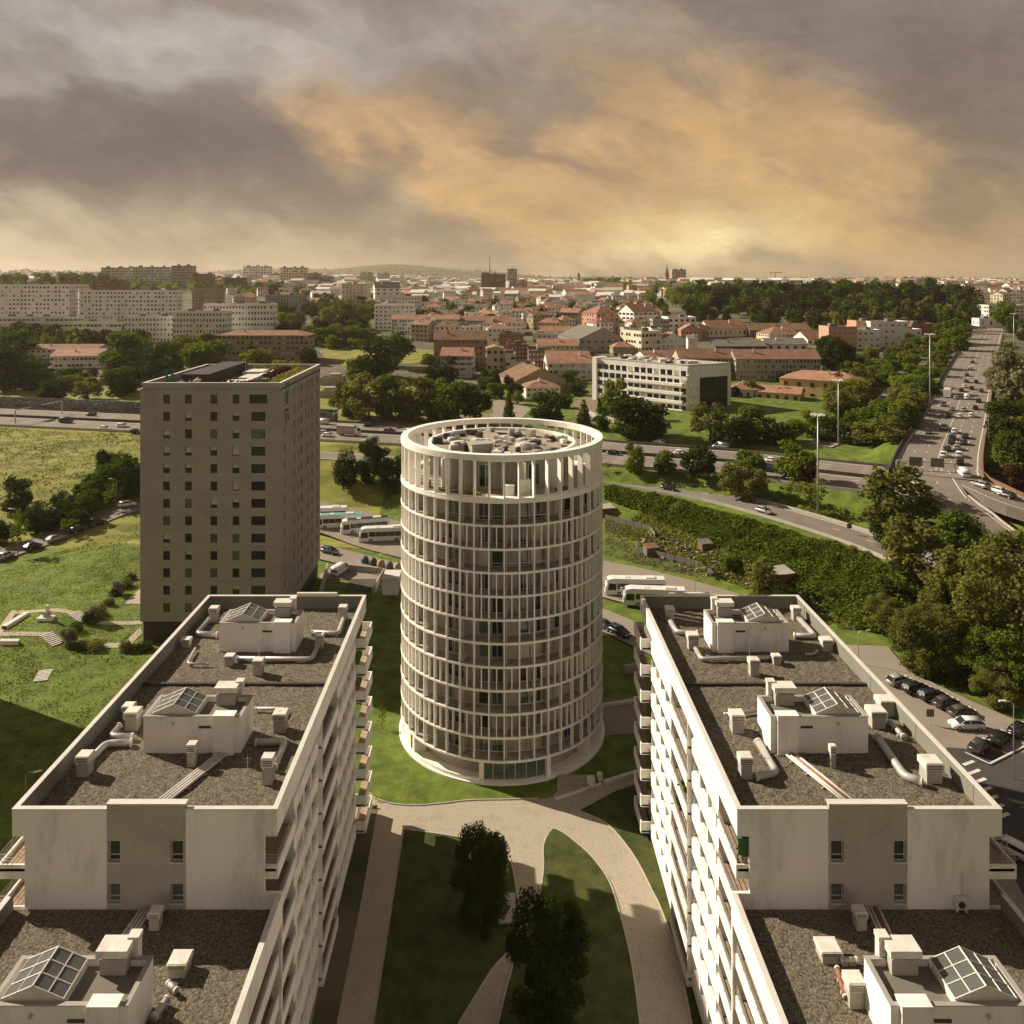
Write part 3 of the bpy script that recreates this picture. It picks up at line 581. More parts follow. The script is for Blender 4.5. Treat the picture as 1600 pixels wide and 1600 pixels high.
# ------------------------------------------------------------------ the square grey tower
def grey_tower():
    x0, x1, y0, y1, zt = -63.1, -38.3, 147.0, 179.8, 46.0
    t = thing('grey_tower', 'square grey apartment tower with rows of small dark windows and a garden on its roof', 'tower', ((x0 + x1) / 2, (y0 + y1) / 2, 0))
    b = MB(); fh = []; zc = [43.2 - 3.072 * k for k in range(13)]
    k_ = 147 / F
    cols = [(260, 1.22), (294.3, 1.22), (334, 1.22), (368.5, 1.22), (403.5, 2.5)]
    for r, z in enumerate(zc):
        for c, (px, w_) in enumerate(cols):
            if r == 0 and c == 4: w_ = 3.2
            u = (px - CX) * k_ - x0; fh.append((u - w_ / 2, u + w_ / 2, z - .8, z + .8))
    b.holes((x0, y0), (1, 0), x1 - x0, 3.9, 45.0, fh, (0, -1), .3)
    sh = []
    for z in zc:
        for d, w_ in ((150, .9), (157, .9), (160.4, .7), (163, 1.3), (166.5, .7), (168.6, .9), (172, 1.1), (177, 1.0)): sh.append((d - y0 - w_ / 2, d - y0 + w_ / 2, z - .8, z + .8))
    b.holes((x1, y0), (0, 1), y1 - y0, 3.9, 45.0, sh, (1, 0), .3)
    b.quad((x0, y1, 3.9), (x0, y0, 3.9), (x0, y0, 45), (x0, y1, 45)); b.quad((x1, y1, 3.9), (x0, y1, 3.9), (x0, y1, 45), (x1, y1, 45))
    b.build('wall', m_gtower, t)
    # cladding panels: thin raised sheets that leave shadow joints between storeys
    jb = MB()
    for k in range(14):
        z = 44.75 - 3.072 * k
        jb.box(x0 - .03, x1 + .03, y0 - .035, y0 - .001, z - .035, z + .035); jb.box(x1 + .001, x1 + .035, y0, y1, z - .035, z + .035)
    rj = random.Random(2)
    for k in range(13):
        for _ in range(3):
            x = rj.uniform(x0 + 1, x1 - 1)
            if all(not (h[0] - .3 < x - x0 < h[1] + .3) for h in fh): jb.box(x - .03, x + .03, y0 - .03, y0 - .001, 44.7 - 3.072 * (k + 1) + .05, 44.7 - 3.072 * k - .05)
    jb.build('cladding_joint', m_gtower, t)['kind'] = 'stuff'
    fmesh = {}
    def pane(w_, h_, mt):
        key = (round(w_, 2), mt.name)
        if key not in fmesh: q = MB(); q.box(-w_ / 2, w_ / 2, -.03, 0, -h_ / 2, h_ / 2); fmesh[key] = q.mesh('pane', [mt])
        return fmesh[key]
    def frm(w_, h_):
        key = ('f', round(w_, 2))
        if key not in fmesh:
            q = MB(); f = .06
            for a, c, e, g in ((-w_ / 2, w_ / 2, -h_ / 2, -h_ / 2 + f), (-w_ / 2, w_ / 2, h_ / 2 - f, h_ / 2), (-w_ / 2, -w_ / 2 + f, -h_ / 2 + f, h_ / 2 - f), (w_ / 2 - f, w_ / 2, -h_ / 2 + f, h_ / 2 - f)): q.box(a, c, -.08, 0, e, g)
            if w_ > 2: q.box(-.03, .03, -.08, 0, -h_ / 2 + f, h_ / 2 - f)
            fmesh[key] = q.mesh('window', [m_dframe])
        return fmesh[key]
    rr = random.Random(5); L = t.location
    for h in fh:
        w_ = h[1] - h[0]; o = put('window', frm(w_, 1.6), t, False, (x0 + (h[0] + h[1]) / 2 - L.x, y0 + .28 - L.y, (h[2] + h[3]) / 2))
        q = rr.random(); mt = (m_glassg if q < .15 else m_glass) if w_ > 2 else (m_blind if q < .25 else m_glassg if q < .50 else m_glass)
        pm = put('pane', pane(w_ - .1, 1.5, m_glass if (mt is m_blind) else mt), o, False, (0, -.01, 0))
        if mt is m_blind:
            hh = rr.choice((.6, 1.0, 1.4)); q = MB(); q.box(-w_ / 2 + .07, w_ / 2 - .07, -.06, -.045, .74 - hh, .74); put('blind', q.mesh('blind', [m_blind]), o, False)
    for h in sh:
        w_ = h[1] - h[0]; o = put('window', frm(w_, 1.6), t, False, (x1 - .28 - L.x, y0 + (h[0] + h[1]) / 2 - L.y, (h[2] + h[3]) / 2), math.pi / 2)
        put('pane', pane(w_ - .1, 1.5, m_glass), o, False, (0, -.01, 0))
    b = MB(); b.box(x0 + .4, x1 - .4, y0 + .4, y1 - .4, -.5, 3.9); b.build('plinth', m_gdark, t)
    b = MB(); b.box(x0 - .05, x1 + .05, y0 + .6, y1 + .05, 44.0, 44.7)
    for q in ((x0 + .3, x1, y0 + .25, y0 + .65), (x0 + .3, x1, y1 - .4, y1), (x1 - .4, x1, y0 + .65, y1 - .4), (x0 + .3, x0 + .7, y0 + .65, y1 - .4)): b.box(*q, 44.7, 46.0)
    b.build('parapet', m_gtrim, t)
    b = MB()
    for q in ((x0 + .25, x1 + .06, y0 + .2, y0 + .72), (x0 + .25, x1 + .06, y1 - .45, y1 + .05), (x1 - .46, x1 + .06, y0 + .72, y1 - .45), (x0 + .25, x0 + .76, y0 + .72, y1 - .45)): b.box(*q, 46.0, 46.08)
    b.box(x0 - .08, x0 + .29, y0 - .04, y1, 45.0, 45.06); b.build('coping', m_coping, t)
    b = MB(); b.box(x0 + .7, x1 - .4, y0 + .65, y1 - .4, 44.72, 44.85); b.build('roof_deck', m_felt, t)
    b = MB(); b.box(x0 + 5, x0 + 10, y0 + 6, y1 - 3, 44.85, 46.9); b.build('stair_head', m_gdark, t)
    b = MB(); b.box(x0 + 10.0, x0 + 10.2, y0 + 5, y1 - 4, 44.85, 46.5); b.build('screen_wall', m_gdark, t)
    for i, (ax, ay, w_, l_) in enumerate([(11.5, 7, 3.5, 5), (13, 14, 3, 6), (15.5, 6.5, 1.2, 14), (11.3, 22, 4, 6), (17, 21, 1.6, 7)]):
        b = MB(); b.box(x0 + ax, x0 + ax + w_, y0 + ay, y0 + ay + l_, 44.85, 45.25 + .12 * i); b.build('roof_terrace', m_coping, t)
    for i, (ax, ay, w_, l_) in enumerate([(9, 1.6, 13, 1.4), (21.3, 3.4, 2.6, 22), (18, 12, 2, 16), (11, 27.5, 10, 2.5)]):
        b = MB(); b.box(x0 + ax, x0 + ax + w_, y0 + ay, y0 + ay + l_, 44.85, 45.3); o = b.build('planter', m_parin, t)
        sb = MB(); rp = random.Random(i)
        for _ in range(int(w_ * l_ * 14)):
            c = (x0 + ax + rp.uniform(.1, w_ - .1), y0 + ay + rp.uniform(.1, l_ - .1), 45.3 + rp.uniform(0, .75)); s = rp.uniform(.12, .3); a = rp.uniform(0, 6.28); tl = rp.uniform(-.2, .2)
            sb.quad((c[0] - s * math.cos(a), c[1] - s * math.sin(a), c[2]), (c[0] + s * math.cos(a), c[1] + s * math.sin(a), c[2] + tl), (c[0] + s * math.cos(a), c[1] + s * math.sin(a), c[2] + s + tl), (c[0] - s * math.cos(a), c[1] - s * math.sin(a), c[2] + s))
        s_ = sb.build('planting', m_leafO if i % 2 else m_leafR, o); s_['kind'] = 'stuff'
    def vmark(mb, o, u, s, n, mi):     # a V shaped emblem
        for sg in (-1, 1):
            pts = [(0, 0), (.16, 0), (.62, 1.9), (.28, 2.0)]
            pts = [(sg * a * s, c * s) for a, c in pts]
            q = [(o[0] + u[0] * a, o[1] + u[1] * a, o[2] + c) for a, c in pts]; q2 = [(x + n[0] * .08, y + n[1] * .08, z) for x, y, z in q]
            if sg < 0: q, q2 = q[::-1], q2[::-1]
            mb.hexa(q + q2, mi)
    m_em = M('emblem_green', (.03, .16, .11), .5, .15, 2)
    b = MB(); vmark(b, (x1 + .02, 151.6, 41.7), (0, 1), 2.0, (1, 0), 0); b.build('emblem', m_em, t)
    b = MB()
    for i in range(3): b.box(x1 + .02, x1 + .08, 150.6 + i * .7, 151.1 + i * .7, 40.4, 40.85)
    b.build('sign_lettering', m_dmetal, t)
    b = MB(); b.box(x1 + .02, x1 + .1, 150.6, 152.6, 39.6, 39.9); b.box(x1 + .02, x1 + .1, 150.6, 150.9, 38.0, 39.6); b.box(x1 + .02, x1 + .1, 152.3, 152.6, 38.6, 39.6); b.build('sign_frame', m_dmetal, t)
    b = MB(); vmark(b, (x0 + 3.4, y0 + 4.5, 44.9), (1, 0), 1.6, (0, -1), 0); o = b.build('rooftop_sign', m_em); tag(o, 'green V shaped sign standing at the left corner of the grey tower roof', 'sign')
    for i, (ax, ay, s) in enumerate([(6.4, 2.4, 1.0), (7.8, 2.6, .8), (5.4, 3.2, .7), (8.6, 4.2, 1.2)]):
        b = MB(); b.box(-s / 2, s / 2, -s / 2, s / 2, 0, s); b.box(-s * .4, s * .4, -s * .4, s * .4, s, s + .15); b.tube([(0, 0, s), (0, 0, s + .5)], .15, 8)
        o = b.build('roof_unit', m_cap if i % 2 else m_metal); o.location = (x0 + ax, y0 + ay, 44.85)
        tag(o, ['grey', 'white', 'small grey', 'large white'][i] + ' ventilation unit near the green sign on the grey tower roof', 'roof unit')
    b = MB(); b.tube([(x0 + 13.2, y0 + 18, 44.8), (x0 + 13.2, y0 + 18, 49.5)], .07, 6); b.tube([(x0 + 12.6, y0 + 18, 48.6), (x0 + 13.8, y0 + 18, 48.6)], .04, 5); tag(b.build('antenna_mast', m_rail), 'thin antenna mast standing on the grey tower roof', 'antenna')
grey_tower()
# ------------------------------------------------------------------ the two long white apartment blocks
def block(s):
    side = 'left' if s < 0 else 'right'; X = lambda u: .7 + s * u; n = (-s, 0)
    t = thing('apartment_block', f'long white apartment block with gravel roof and balconies, {side} of the courtyard', 'apartment block', (X(26), 80, 0))
    floors = [22, 19, 16, 13, 10, 7, 4, 1]; segW = [(64.9, 75.4), (82.6, 95.4)]; segL = [(59.75, 64.9), (75.4, 82.6)]
    bx = lambda mb, u0, u1, *r, **k: mb.box(X(u0), X(u1), *r, **k)
    b = MB(); bx(b, 18.6, 34.3, 59.8, 99.6, -1, 24.48); bx(b, 18.6, 34.3, 38, 59.8, -1, 18.9); b.build('core_wall', m_plaster, t)
    wname = {}
    def win(y, z, w_, h_, u, par, q):
        k = (round(w_, 2), round(h_, 2))
        if k not in wname:
            f = MB(); g = .06
            for a, c, e, d in ((-w_ / 2, w_ / 2, 0, g), (-w_ / 2, w_ / 2, h_ - g, h_), (-w_ / 2, -w_ / 2 + g, g, h_ - g), (w_ / 2 - g, w_ / 2, g, h_ - g), (-.03, .03, g, h_ - g)): f.box(-.05, .05, a, c, e, d)
            p = MB(); p.box(-.015, .015, -w_ / 2 + g, w_ / 2 - g, g, h_ - g)
            wname[k] = (f.mesh('window', [m_frame]), p.mesh('pane', [m_glass]))
        fm, pm = wname[k]; L = t.location
        o = put('window', fm, par, False, (X(u) - L.x, y - L.y, z)); p = put('pane', pm, o, False)
        p.material_slots[0].link = 'OBJECT'; p.material_slots[0].material = m_curtain if q < .18 else (m_glassg if q < .35 else m_glass)
        return o
    rr = random.Random(21 + s)
    def wallseg(y0, y1, fl, ztop):
        hl = []; n_ = max(2, int((y1 - y0) / 2.55)); st = (y1 - y0) / n_
        for f in fl:
            for k in range(n_): yc = st * (k + .5); hl.append((yc - 1.12, yc + 1.12, f + 1.0, f + 2.3))
        b = MB(); b.holes((X(17.0), y0), (0, 1), y1 - y0, 0, ztop, hl, n, .35)
        bx(b, 17.36, 18.6, y0, y0 + .2, 0, ztop); bx(b, 17.36, 18.6, y1 - .2, y1, 0, ztop); b.build('facade_wall', m_white, t)
        for h in hl: win(y0 + (h[0] + h[1]) / 2, h[2], 2.24, 1.3, 17.3, t, rr.random())
    def band(y0, y1, f): b = MB(); bx(b, 16.88, 16.998, y0, y1, f - .45, f + .86); b.build('spandrel_band', m_white, t)
    def balcony(y0, y1, f, uo, solid=False, end=False, inn=18.6):
        b = MB(); d = 1 if uo < inn else -1; e = .14 * d
        bx(b, uo + e, inn, y0, y1, f - .2, f - .006); zt_ = f + (1.0 if solid else .28); zb = f - (.3 if solid else .75)
        bx(b, uo, uo + e, y0, y1, zb, zt_)
        bx(b, uo + e, inn if end else uo + 1.2 * d, y0, y0 + .12, zb, zt_); bx(b, uo + e, inn if end else uo + 1.2 * d, y1 - .12, y1, zb, zt_)
        o = b.build('balcony', m_white, t)
        tb = MB(); bx(tb, uo + e * 1.1, inn - .01 * d, y0 + .14, y1 - .14, f - .004, f + .01); tb.build('floor_tiles', m_tile, o)
        if not solid:
            r = MB()
            for z in (.5, .72, .98): r.tube([(X(uo + e / 2), y0 + .06, f + z), (X(uo + e / 2), y1 - .06, f + z)], .022, 5)
            k = max(2, int((y1 - y0) / 1.4))
            for i in range(k + 1): y = y0 + .06 + (y1 - y0 - .12) * i / k; r.tube([(X(uo + e / 2), y, f + .28), (X(uo + e / 2), y, f + .98)], .02, 5)
            if end:
                for z in (.5, .72, .98): r.tube([(X(uo + e / 2), y0 + .06, f + z), (X(uo + 1.1 * d), y0 + .06, f + z)], .022, 5)
            r.build('railing', m_rail, o)
    def door(y, f): win(y, f + .02, 1.9, 2.2, 18.53, t, rr.random())
    for a, c in segW: wallseg(a, c, floors, 24.48)
    wallseg(44.0, 51.5, floors[2:], 18.9)
    for f in floors:
        for a, c in segW: band(a + .1, c - .1, f)
        if f < 17: band(44.1, 51.4, f)
    for f in floors:
        for a, c in segL:
            balcony(a, c - .1 if a > 60 else c, f, 16.45, end=(a < 60)); door(a + 1.4, f); door(c - 1.6, f)
        balcony(95.6, 100.5, f, 15.8, solid=True, end=True, inn=17.0); door(97, f)
        if f < 17: balcony(51.5, 59.4, f, 16.3); door(53.5, f); door(57, f); balcony(38, 44, f, 16.3)
        balcony(59.75, 64.5, f, 36.6, end=True, inn=34.5)
    for q in ((16.55, 18.6, 64.79, 64.895, .2, 24.48), (16.55, 18.6, 75.405, 75.51, .2, 24.48), (16.55, 18.6, 82.49, 82.595, .2, 24.48), (16.4, 18.6, 51.45, 51.6, .2, 18.9), (16.1, 18.6, 59.45, 59.7, .2, 20.45)):
        b = MB(); bx(b, *q); b.build('divider_wall', m_white, t)
    # near end wall: two white fields and a taupe middle field with windows
    b = MB(); b.box(X(17.35), X(23.0), 59.5, 59.75, 0, 24.48); b.build('end_wall', m_white, t)
    b = MB(); b.box(X(28.6), X(34.5), 59.5, 59.75, 0, 24.48); b.build('end_wall', m_white, t)
    hl = []; a0 = 23.0
    for z0, z1 in ((22.7, 24.2), (19.75, 21.15)):
        for u0, u1 in ((23.15, 24.05), (27.65, 28.5)): hl.append((u0 - a0, u1 - a0, z0, z1))
    b = MB(); b.holes((X(23.0), 59.43), (s, 0), 5.6, 18.5, 24.48, hl, (0, -1), .3); b.box(X(23.0), X(28.6), 59.43, 59.8, 24.48, 26.8)
    for u in (23.0, 28.6): b.quad((X(u), 59.43, 18.5), (X(u), 59.75, 18.5), (X(u), 59.75, 24.48), (X(u), 59.43, 24.48))
    b.build('end_panel', m_taupe, t)
    for u0, u1, z0, z1 in hl:
        w_, h_ = u1 - u0, z1 - z0; xc = X(a0 + (u0 + u1) / 2); f = MB()
        for a, c, e, d in ((-w_ / 2, w_ / 2, 0, .06), (-w_ / 2, w_ / 2, h_ - .06, h_), (-w_ / 2, -w_ / 2 + .06, .06, h_ - .06), (w_ / 2 - .06, w_ / 2, .06, h_ - .06)): f.box(xc + a, xc + c, 59.66, 59.74, z0 + e, z0 + d)
        f.box(xc - w_ / 2 + .06, xc + w_ / 2 - .06, 59.66, 59.72, z0 + .38, z0 + .43)
        o = f.build('window', m_frame, t); p = MB(); p.box(xc - w_ / 2 + .06, xc + w_ / 2 - .06, 59.70, 59.73, z0 + .06, z1 - .06); p.build('pane', m_glass if z0 > 20 else m_glassg, o)
        sl = MB(); sl.box(xc - w_ / 2 - .05, xc + w_ / 2 + .05, 59.36, 59.42, z0 - .07, z0); sl.build('sill', m_coping, o)
    # roof: slab, gravel, parapet, coping
    b = MB(); bx(b, 16.76, 35.09, 59.81, 99.59, 24.485, 24.9); b.build('roof_slab', m_white, t)
    def rim(u0, u1, y0, y1, zb, zt_, nm):
        th = .3; e = .03; g = .36
        def piece(name, mt, *q): b = MB(); bx(b, *q); b.build(name, mt, t)
        for q in ([(u0, u1, y0, y0 + th)] if nm != 'wing' else []) + [(u0, u0 + th, y0 + th, y1 - th), (u1 - th, u1, y0 + th, y1 - th)] + ([(u0, u1, y1 - th, y1)] if nm == 'main' else []): piece('parapet', m_white, *q, zb, zt_)
        cy0 = y0 - e
        if nm == 'main':
            for q in ((u0 - e, 22.96, cy0, y0 + g, zt_, zt_ + .06), (28.64, u1 + e, cy0, y0 + g, zt_, zt_ + .06), (22.96, 28.64, cy0 - .06, y0 + .5, 26.8, 26.86), (u0 - e, 19.9, y1 - g, y1 + e, zt_, zt_ + .06), (24.7, u1 + e, y1 - g, y1 + e, zt_, zt_ + .06), (19.9, 24.7, y1 - g, y1 + e, zt_ + .32, zt_ + .38)): piece('coping', m_coping, *q)
        piece('coping', m_coping, u0 - e, u0 + g, y0 + g, y1 - g, zt_, zt_ + .06); piece('coping', m_coping, u1 - g, u1 + e, y0 + g, y1 - g, zt_, zt_ + .06)
        piece('parapet_lining', m_parin, u0 + th, u0 + th + .03, y0 + th, y1 - th, zb + .5, zt_ - .02); piece('parapet_lining', m_parin, u1 - th - .03, u1 - th, y0 + th, y1 - th, zb + .5, zt_ - .02)
        if nm == 'main':
            piece('parapet_lining', m_parin, u0 + th + .03, u1 - th - .03, y1 - th - .03, y1 - th, zb + .5, zt_ - .02)
            for k in range(5): y = y0 + 3 + k * 8.6; piece('lining_joint', m_parin, u1 - th - .06, u1 - th - .031, y, y + .08, zb + .52, zt_ - .05)
    rim(16.45, 35.4, 59.5, 99.9, 24.485, 26.4, 'main'); rim(16.1, 35.6, 37.5, 59.75, 18.3, 20.4, 'wing')
    b = MB(); bx(b, 19.9, 24.7, 99.62, 99.88, 26.4, 26.72); b.build('parapet_step', m_white, t)
    def gravel(u0, u1, y0, y1, z, sd):
        q = random.Random(sd); nu, nv = int((u1 - u0) / .55), int((y1 - y0) / .55); vs = []; fs = []
        for j in range(nv + 1):
            for i in range(nu + 1):
                e = i in (0, nu) or j in (0, nv); vs.append((X(u0 + (u1 - u0) * i / nu), y0 + (y1 - y0) * j / nv, z + (0 if e else q.uniform(-.03, .05))))
        for j in range(nv):
            for i in range(nu): a = j * (nu + 1) + i; fs.append((a, a + 1, a + nu + 2, a + nu + 1) if s > 0 else (a, a + nu + 1, a + nu + 2, a + 1))
        b = MB(); b.v = vs; b.f = fs; b.m = [0] * len(fs); b.build('gravel_roof', m_gravel, t)
    gravel(16.78, 35.07, 59.8, 99.57, 24.97, 1); b = MB(); bx(b, 16.4, 35.3, 38, 59.43, 18.3, 19.2); b.build('roof_slab', m_white, t); gravel(16.4, 35.3, 40, 59.43, 19.3, 2)
    b = MB(); bx(b, 16.8, 35.05, 80.5, 80.8, 25.05, 25.22); b.build('expansion_joint', m_dmetal, t)
    # ---- roof houses, each a thing of its own on the roof
    def house(y0, y1, zg, lab):
        u0, u1, zt_ = 22.0, 30.1, zg + 3.1; h = thing('roof_house', lab, 'roof house', (X(26), (y0 + y1) / 2, zg))
        b = MB(); th = .22
        bx(b, u0, u1, y0, y0 + th, zg - .1, zt_); bx(b, u0, u0 + th, y0 + th, y1, zg - .1, zt_); bx(b, u1 - th, u1, y0 + th, y1, zg - .1, zt_); bx(b, u0 + th, u1 - th, y1 - th, y1, zg - .1, zt_)
        b.build('wall', m_white, h)
        b = MB(); bx(b, u0 + th, u1 - th, y0 + th, y1 - th, zt_ - .6, zt_ - .42); b.build('roof', m_felt, h)
        b = MB(); e = .04
        bx(b, u0 - e, u1 + e, y0 - e, y0 + th + e, zt_, zt_ + .05); bx(b, u0 - e, u1 + e, y1 - th - e, y1 + e, zt_, zt_ + .05); bx(b, u0 - e, u0 + th + e, y0 + th + e, y1 - th - e, zt_, zt_ + .05); bx(b, u1 - th - e, u1 + e, y0 + th + e, y1 - th - e, zt_, zt_ + .05); b.build('coping', m_gtrim, h)
        b = MB(); bx(b, 22.5, 24.2, y0 - .35, y0 - .002, zg - .1, zt_ + .22); bx(b, 22.45, 24.25, y0 - .4, y0 + .5, zt_ + .22, zt_ + .28); bx(b, 22.5, 24.2, y0 + .002, y0 + .45, zt_ + .055, zt_ + .22); b.build('chimney_pier', m_white, h)
        b = MB(); bx(b, 23.3, 24.9, y1 - .9, y1 - .02, zt_ - .42, zt_ + .55); b.build('vent_stack', m_vent, h)
        b = MB(); bx(b, 23.15, 25.05, y1 - 1.1, y1 + .2, zt_ + .75, zt_ + 1.2); bx(b, 23.5, 24.7, y1 - .75, y1 - .15, zt_ + .55, zt_ + .75); b.build('stack_cap', m_cap, h)
        b = MB(); bx(b, 22.9, 23.5, y1 - .1, y1 + .5, zt_ - .4, zt_ + .95); bx(b, 22.85, 23.55, y1 - .15, y1 + .55, zt_ + 1.0, zt_ + 1.3); b.build('small_stack', m_cap, h)
        b = MB(); bx(b, 24.5, 25.5, y0 - .05, y0 - .002, zt_ - .95, zt_ - .75); b.build('wall_vent', m_dmetal, h)
        b = MB(); b.tube([(X(27.6), y0 - .01, zt_ - .55), (X(27.6), y0 - .16, zt_ - .55)], .12, 10); b.build('wall_lamp', m_metal, h)
        # skylight
        a0, a1, b0, b1, zb, zr = 25.9, 29.5, y0 + .3, y1 - .3, zt_ + .1, zt_ + .85; am = (a0 + a1) / 2
        k = MB(); bx(k, a0, a1, b0, b1, zt_ - .42, zb)
        k.poly([(X(a0), b0, zb), (X(a1), b0, zb), (X(am), b0, zr)]); k.poly([(X(a0), b1, zb), (X(a1), b1, zb), (X(am), b1, zr)])
        fr = .045
        for e0, e1 in (((a0, zb), (am, zr)), ((a1, zb), (am, zr))):
            for j in range(4): y = b0 + .03 + (b1 - b0 - .06) * j / 3; k.tube([(X(e0[0]), y, e0[1] + .03), (X(e1[0]), y, e1[1] + .03)], fr, 5)
            for q in (0., .5): k.tube([(X(e0[0] + (e1[0] - e0[0]) * q), b0, e0[1] + (e1[1] - e0[1]) * q + .03), (X(e0[0] + (e1[0] - e0[0]) * q), b1, e0[1] + (e1[1] - e0[1]) * q + .03)], fr, 5)
        k.tube([(X(am), b0, zr + .03), (X(am), b1, zr + .03)], .06, 6)
        sk = k.build('skylight', m_cap, h)
        for e0, e1 in (((a0, zb), (am, zr)), ((a1, zb), (am, zr))):
            for j in range(3):
                for q in range(2):
                    ya_, yb_ = b0 + .03 + (b1 - b0 - .06) * j / 3 + .04, b0 + .03 + (b1 - b0 - .06) * (j + 1) / 3 - .04
                    pa = [e0[0] + (e1[0] - e0[0]) * (.5 * q + .02), e0[1] + (e1[1] - e0[1]) * (.5 * q + .02) + .02]; pb = [e0[0] + (e1[0] - e0[0]) * (.5 * q + .48), e0[1] + (e1[1] - e0[1]) * (.5 * q + .48) + .02]
                    p = MB(); p.hexa([(X(pa[0]), ya_, pa[1] - .02), (X(pa[0]), yb_, pa[1] - .02), (X(pb[0]), yb_, pb[1] - .02), (X(pb[0]), ya_, pb[1] - .02), (X(pa[0]), ya_, pa[1]), (X(pa[0]), yb_, pa[1]), (X(pb[0]), yb_, pb[1]), (X(pb[0]), ya_, pb[1])]); p.build('pane', m_skyl, sk)
    house(69.1, 72.6, 24.9, f'white roof house with skylight in the middle of the {side} block roof'); house(87.9, 91.5, 24.9, f'white roof house with glass skylight at the far end of the {side} block roof')
    house(48.0, 51.5, 19.3, f'white roof house with skylight on the lower near wing of the {side} block')
    for u, y, hh, wh in ((24.6, 83.5, 3.2, 'behind the joint strip'), (20.5, 66.0, 1.6, 'near the front')):
        b = MB(); b.tube([(X(u), y, 24.9), (X(u), y, 24.9 + hh)], .03, 5); b.tube([(X(u) - .35, y, 24.7 + hh), (X(u) + .35, y, 24.7 + hh)], .018, 4); b.tube([(X(u) - .25, y, 24.45 + hh), (X(u) + .25, y, 24.45 + hh)], .018, 4); tag(b.build('aerial', m_rail), f'thin aerial pole on the {side} block roof {wh}', 'aerial')
    # ---- vent boxes
    def vent(px, py, w_, h_, zg, lab):
        p = PZ(px, py, zg); o = thing('vent_box', lab, 'roof vent', (p[0], p[1] + w_ / 2, zg - .04))
        b = MB(); b.box(-w_ * .46, w_ * .46, -w_ * .46, w_ * .46, 0, h_ * .62); b.build('pedestal', m_vent, o, world=False)
        b = MB(); b.box(-w_ * .4, w_ * .4, -w_ * .4, w_ * .4, h_ * .62, h_ * .68); b.box(-w_ * .55, w_ * .55, -w_ * .55, w_ * .55, h_ * .68, h_ - .04); b.box(-w_ * .5, w_ * .5, -w_ * .5, w_ * .5, h_ - .04, h_)
        b.build('cap', m_cap, o, world=False)
        for k in range(3): b = MB(); z_ = h_ * .72 + k * h_ * .075; b.box(-w_ * .45, w_ * .45, -w_ * .565, -w_ * .552, z_, z_ + h_ * .035); b.build('louvre', m_dmetal, o, world=False)
    def duct(px, r, zg, lab, mt=m_metal, lift=.35):
        p3 = [Vector(PZ(a, b_, zg + lift)) for a, b_ in px]
        pts = [p3[0]]
        for i in range(1, len(p3) - 1):
            a, m, c = p3[i - 1], p3[i], p3[i + 1]; ra = min(.6, (m - a).length * .4, (c - m).length * .4)
            q0, q1 = m + (a - m).normalized() * ra, m + (c - m).normalized() * ra
            for t_ in (0, .25, .5, .75, 1): pts.append(q0 * (1 - t_) ** 2 + m * (2 * t_ * (1 - t_)) + q1 * t_ * t_)
        pts.append(p3[-1]); o = thing('ventilation_duct', lab, 'duct', (p3[0].x, p3[0].y, zg))
        b = MB(); b.tube(pts, r, 12); ob = b.build('duct_pipe', mt, o, True)
        for i, q in enumerate((p3[0], p3[-1])):
            d = (p3[1] - p3[0]).normalized() if i == 0 else (p3[-2] - p3[-1]).normalized()
            f = MB(); f.tube([q + d * .02, q + d * .14], r * 1.22, 12); f.build('flange', m_cap, o)
        for q in (p3[0] * .7 + p3[1] * .3, p3[-1] * .7 + p3[-2] * .3):
            if r > .15: f = MB(); f.box(q.x - r, q.x + r, q.y - .08, q.y + .08, zg - .02, zg + lift - r * .8); f.build('support', m_vent, o)
    if s < 0:
        VB = [(332.6, 973, .95, 1.7, 'back left corner'), (535, 971, .9, 1.7, 'back right corner'), (289, 1012, .9, .9, 'left edge by the far roof house'), (357, 1042, .9, 1.1, 'middle, in front of the far roof house'), (402, 1057, .95, 1.6, 'middle, just behind the joint strip'),
              (198, 1126, .9, 1.3, 'left edge behind a second vent'), (204, 1143, 1.1, 1.7, 'left edge beside the nearer roof house'), (298, 1200, .7, 1.9, 'front wall of the nearer roof house'), (436, 1146, 1.1, 1.7, 'right side of the nearer roof house'), (128, 1215, 1.0, 1.7, 'front left corner'), (417, 1228, .85, 2.2, 'front right corner, tall'), (498, 1015, .85, 1.6, 'right edge by the far roof house')]
        DU = [([(133, 1196), (165, 1162), (206, 1160)], .30, 'fat bent duct at the front left'), ([(186, 1134), (171, 1150), (208, 1151)], .26, 'short bent duct beside the nearer roof house'), ([(398, 1107), (448, 1107), (440, 1119)], .13, 'thin white duct right of the nearer roof house'), ([(399, 1160), (446, 1158), (428, 1200)], .28, 'dark bent duct at the front right'),
              ([(370, 1029), (487, 1030), (496, 1010)], .24, 'long duct in front of the far roof house'), ([(326, 1037), (292, 1037), (305, 1013)], .11, 'thin bent pipe at the left near the far roof house'), ([(340, 992), (306, 990), (326, 969)], .30, 'fat bent duct at the back left'), ([(487, 988), (529, 990), (537, 966)], .26, 'bent duct at the back right')]
        PB = [(347, 1178), (247, 1258)]; WV = [(240, 1455, .75, 1.3, 'below the end wall'), (276, 1530, 1.2, 1.0, 'right of the near roof house')]; WP = [(228, 1422), (186, 1482)]; WD = [([(262, 1535), (276, 1548)], .16, 'short pipe right of the near roof house'), ([(240, 1590), (262, 1560)], .22, 'bent duct beside the near roof house')]
    else:
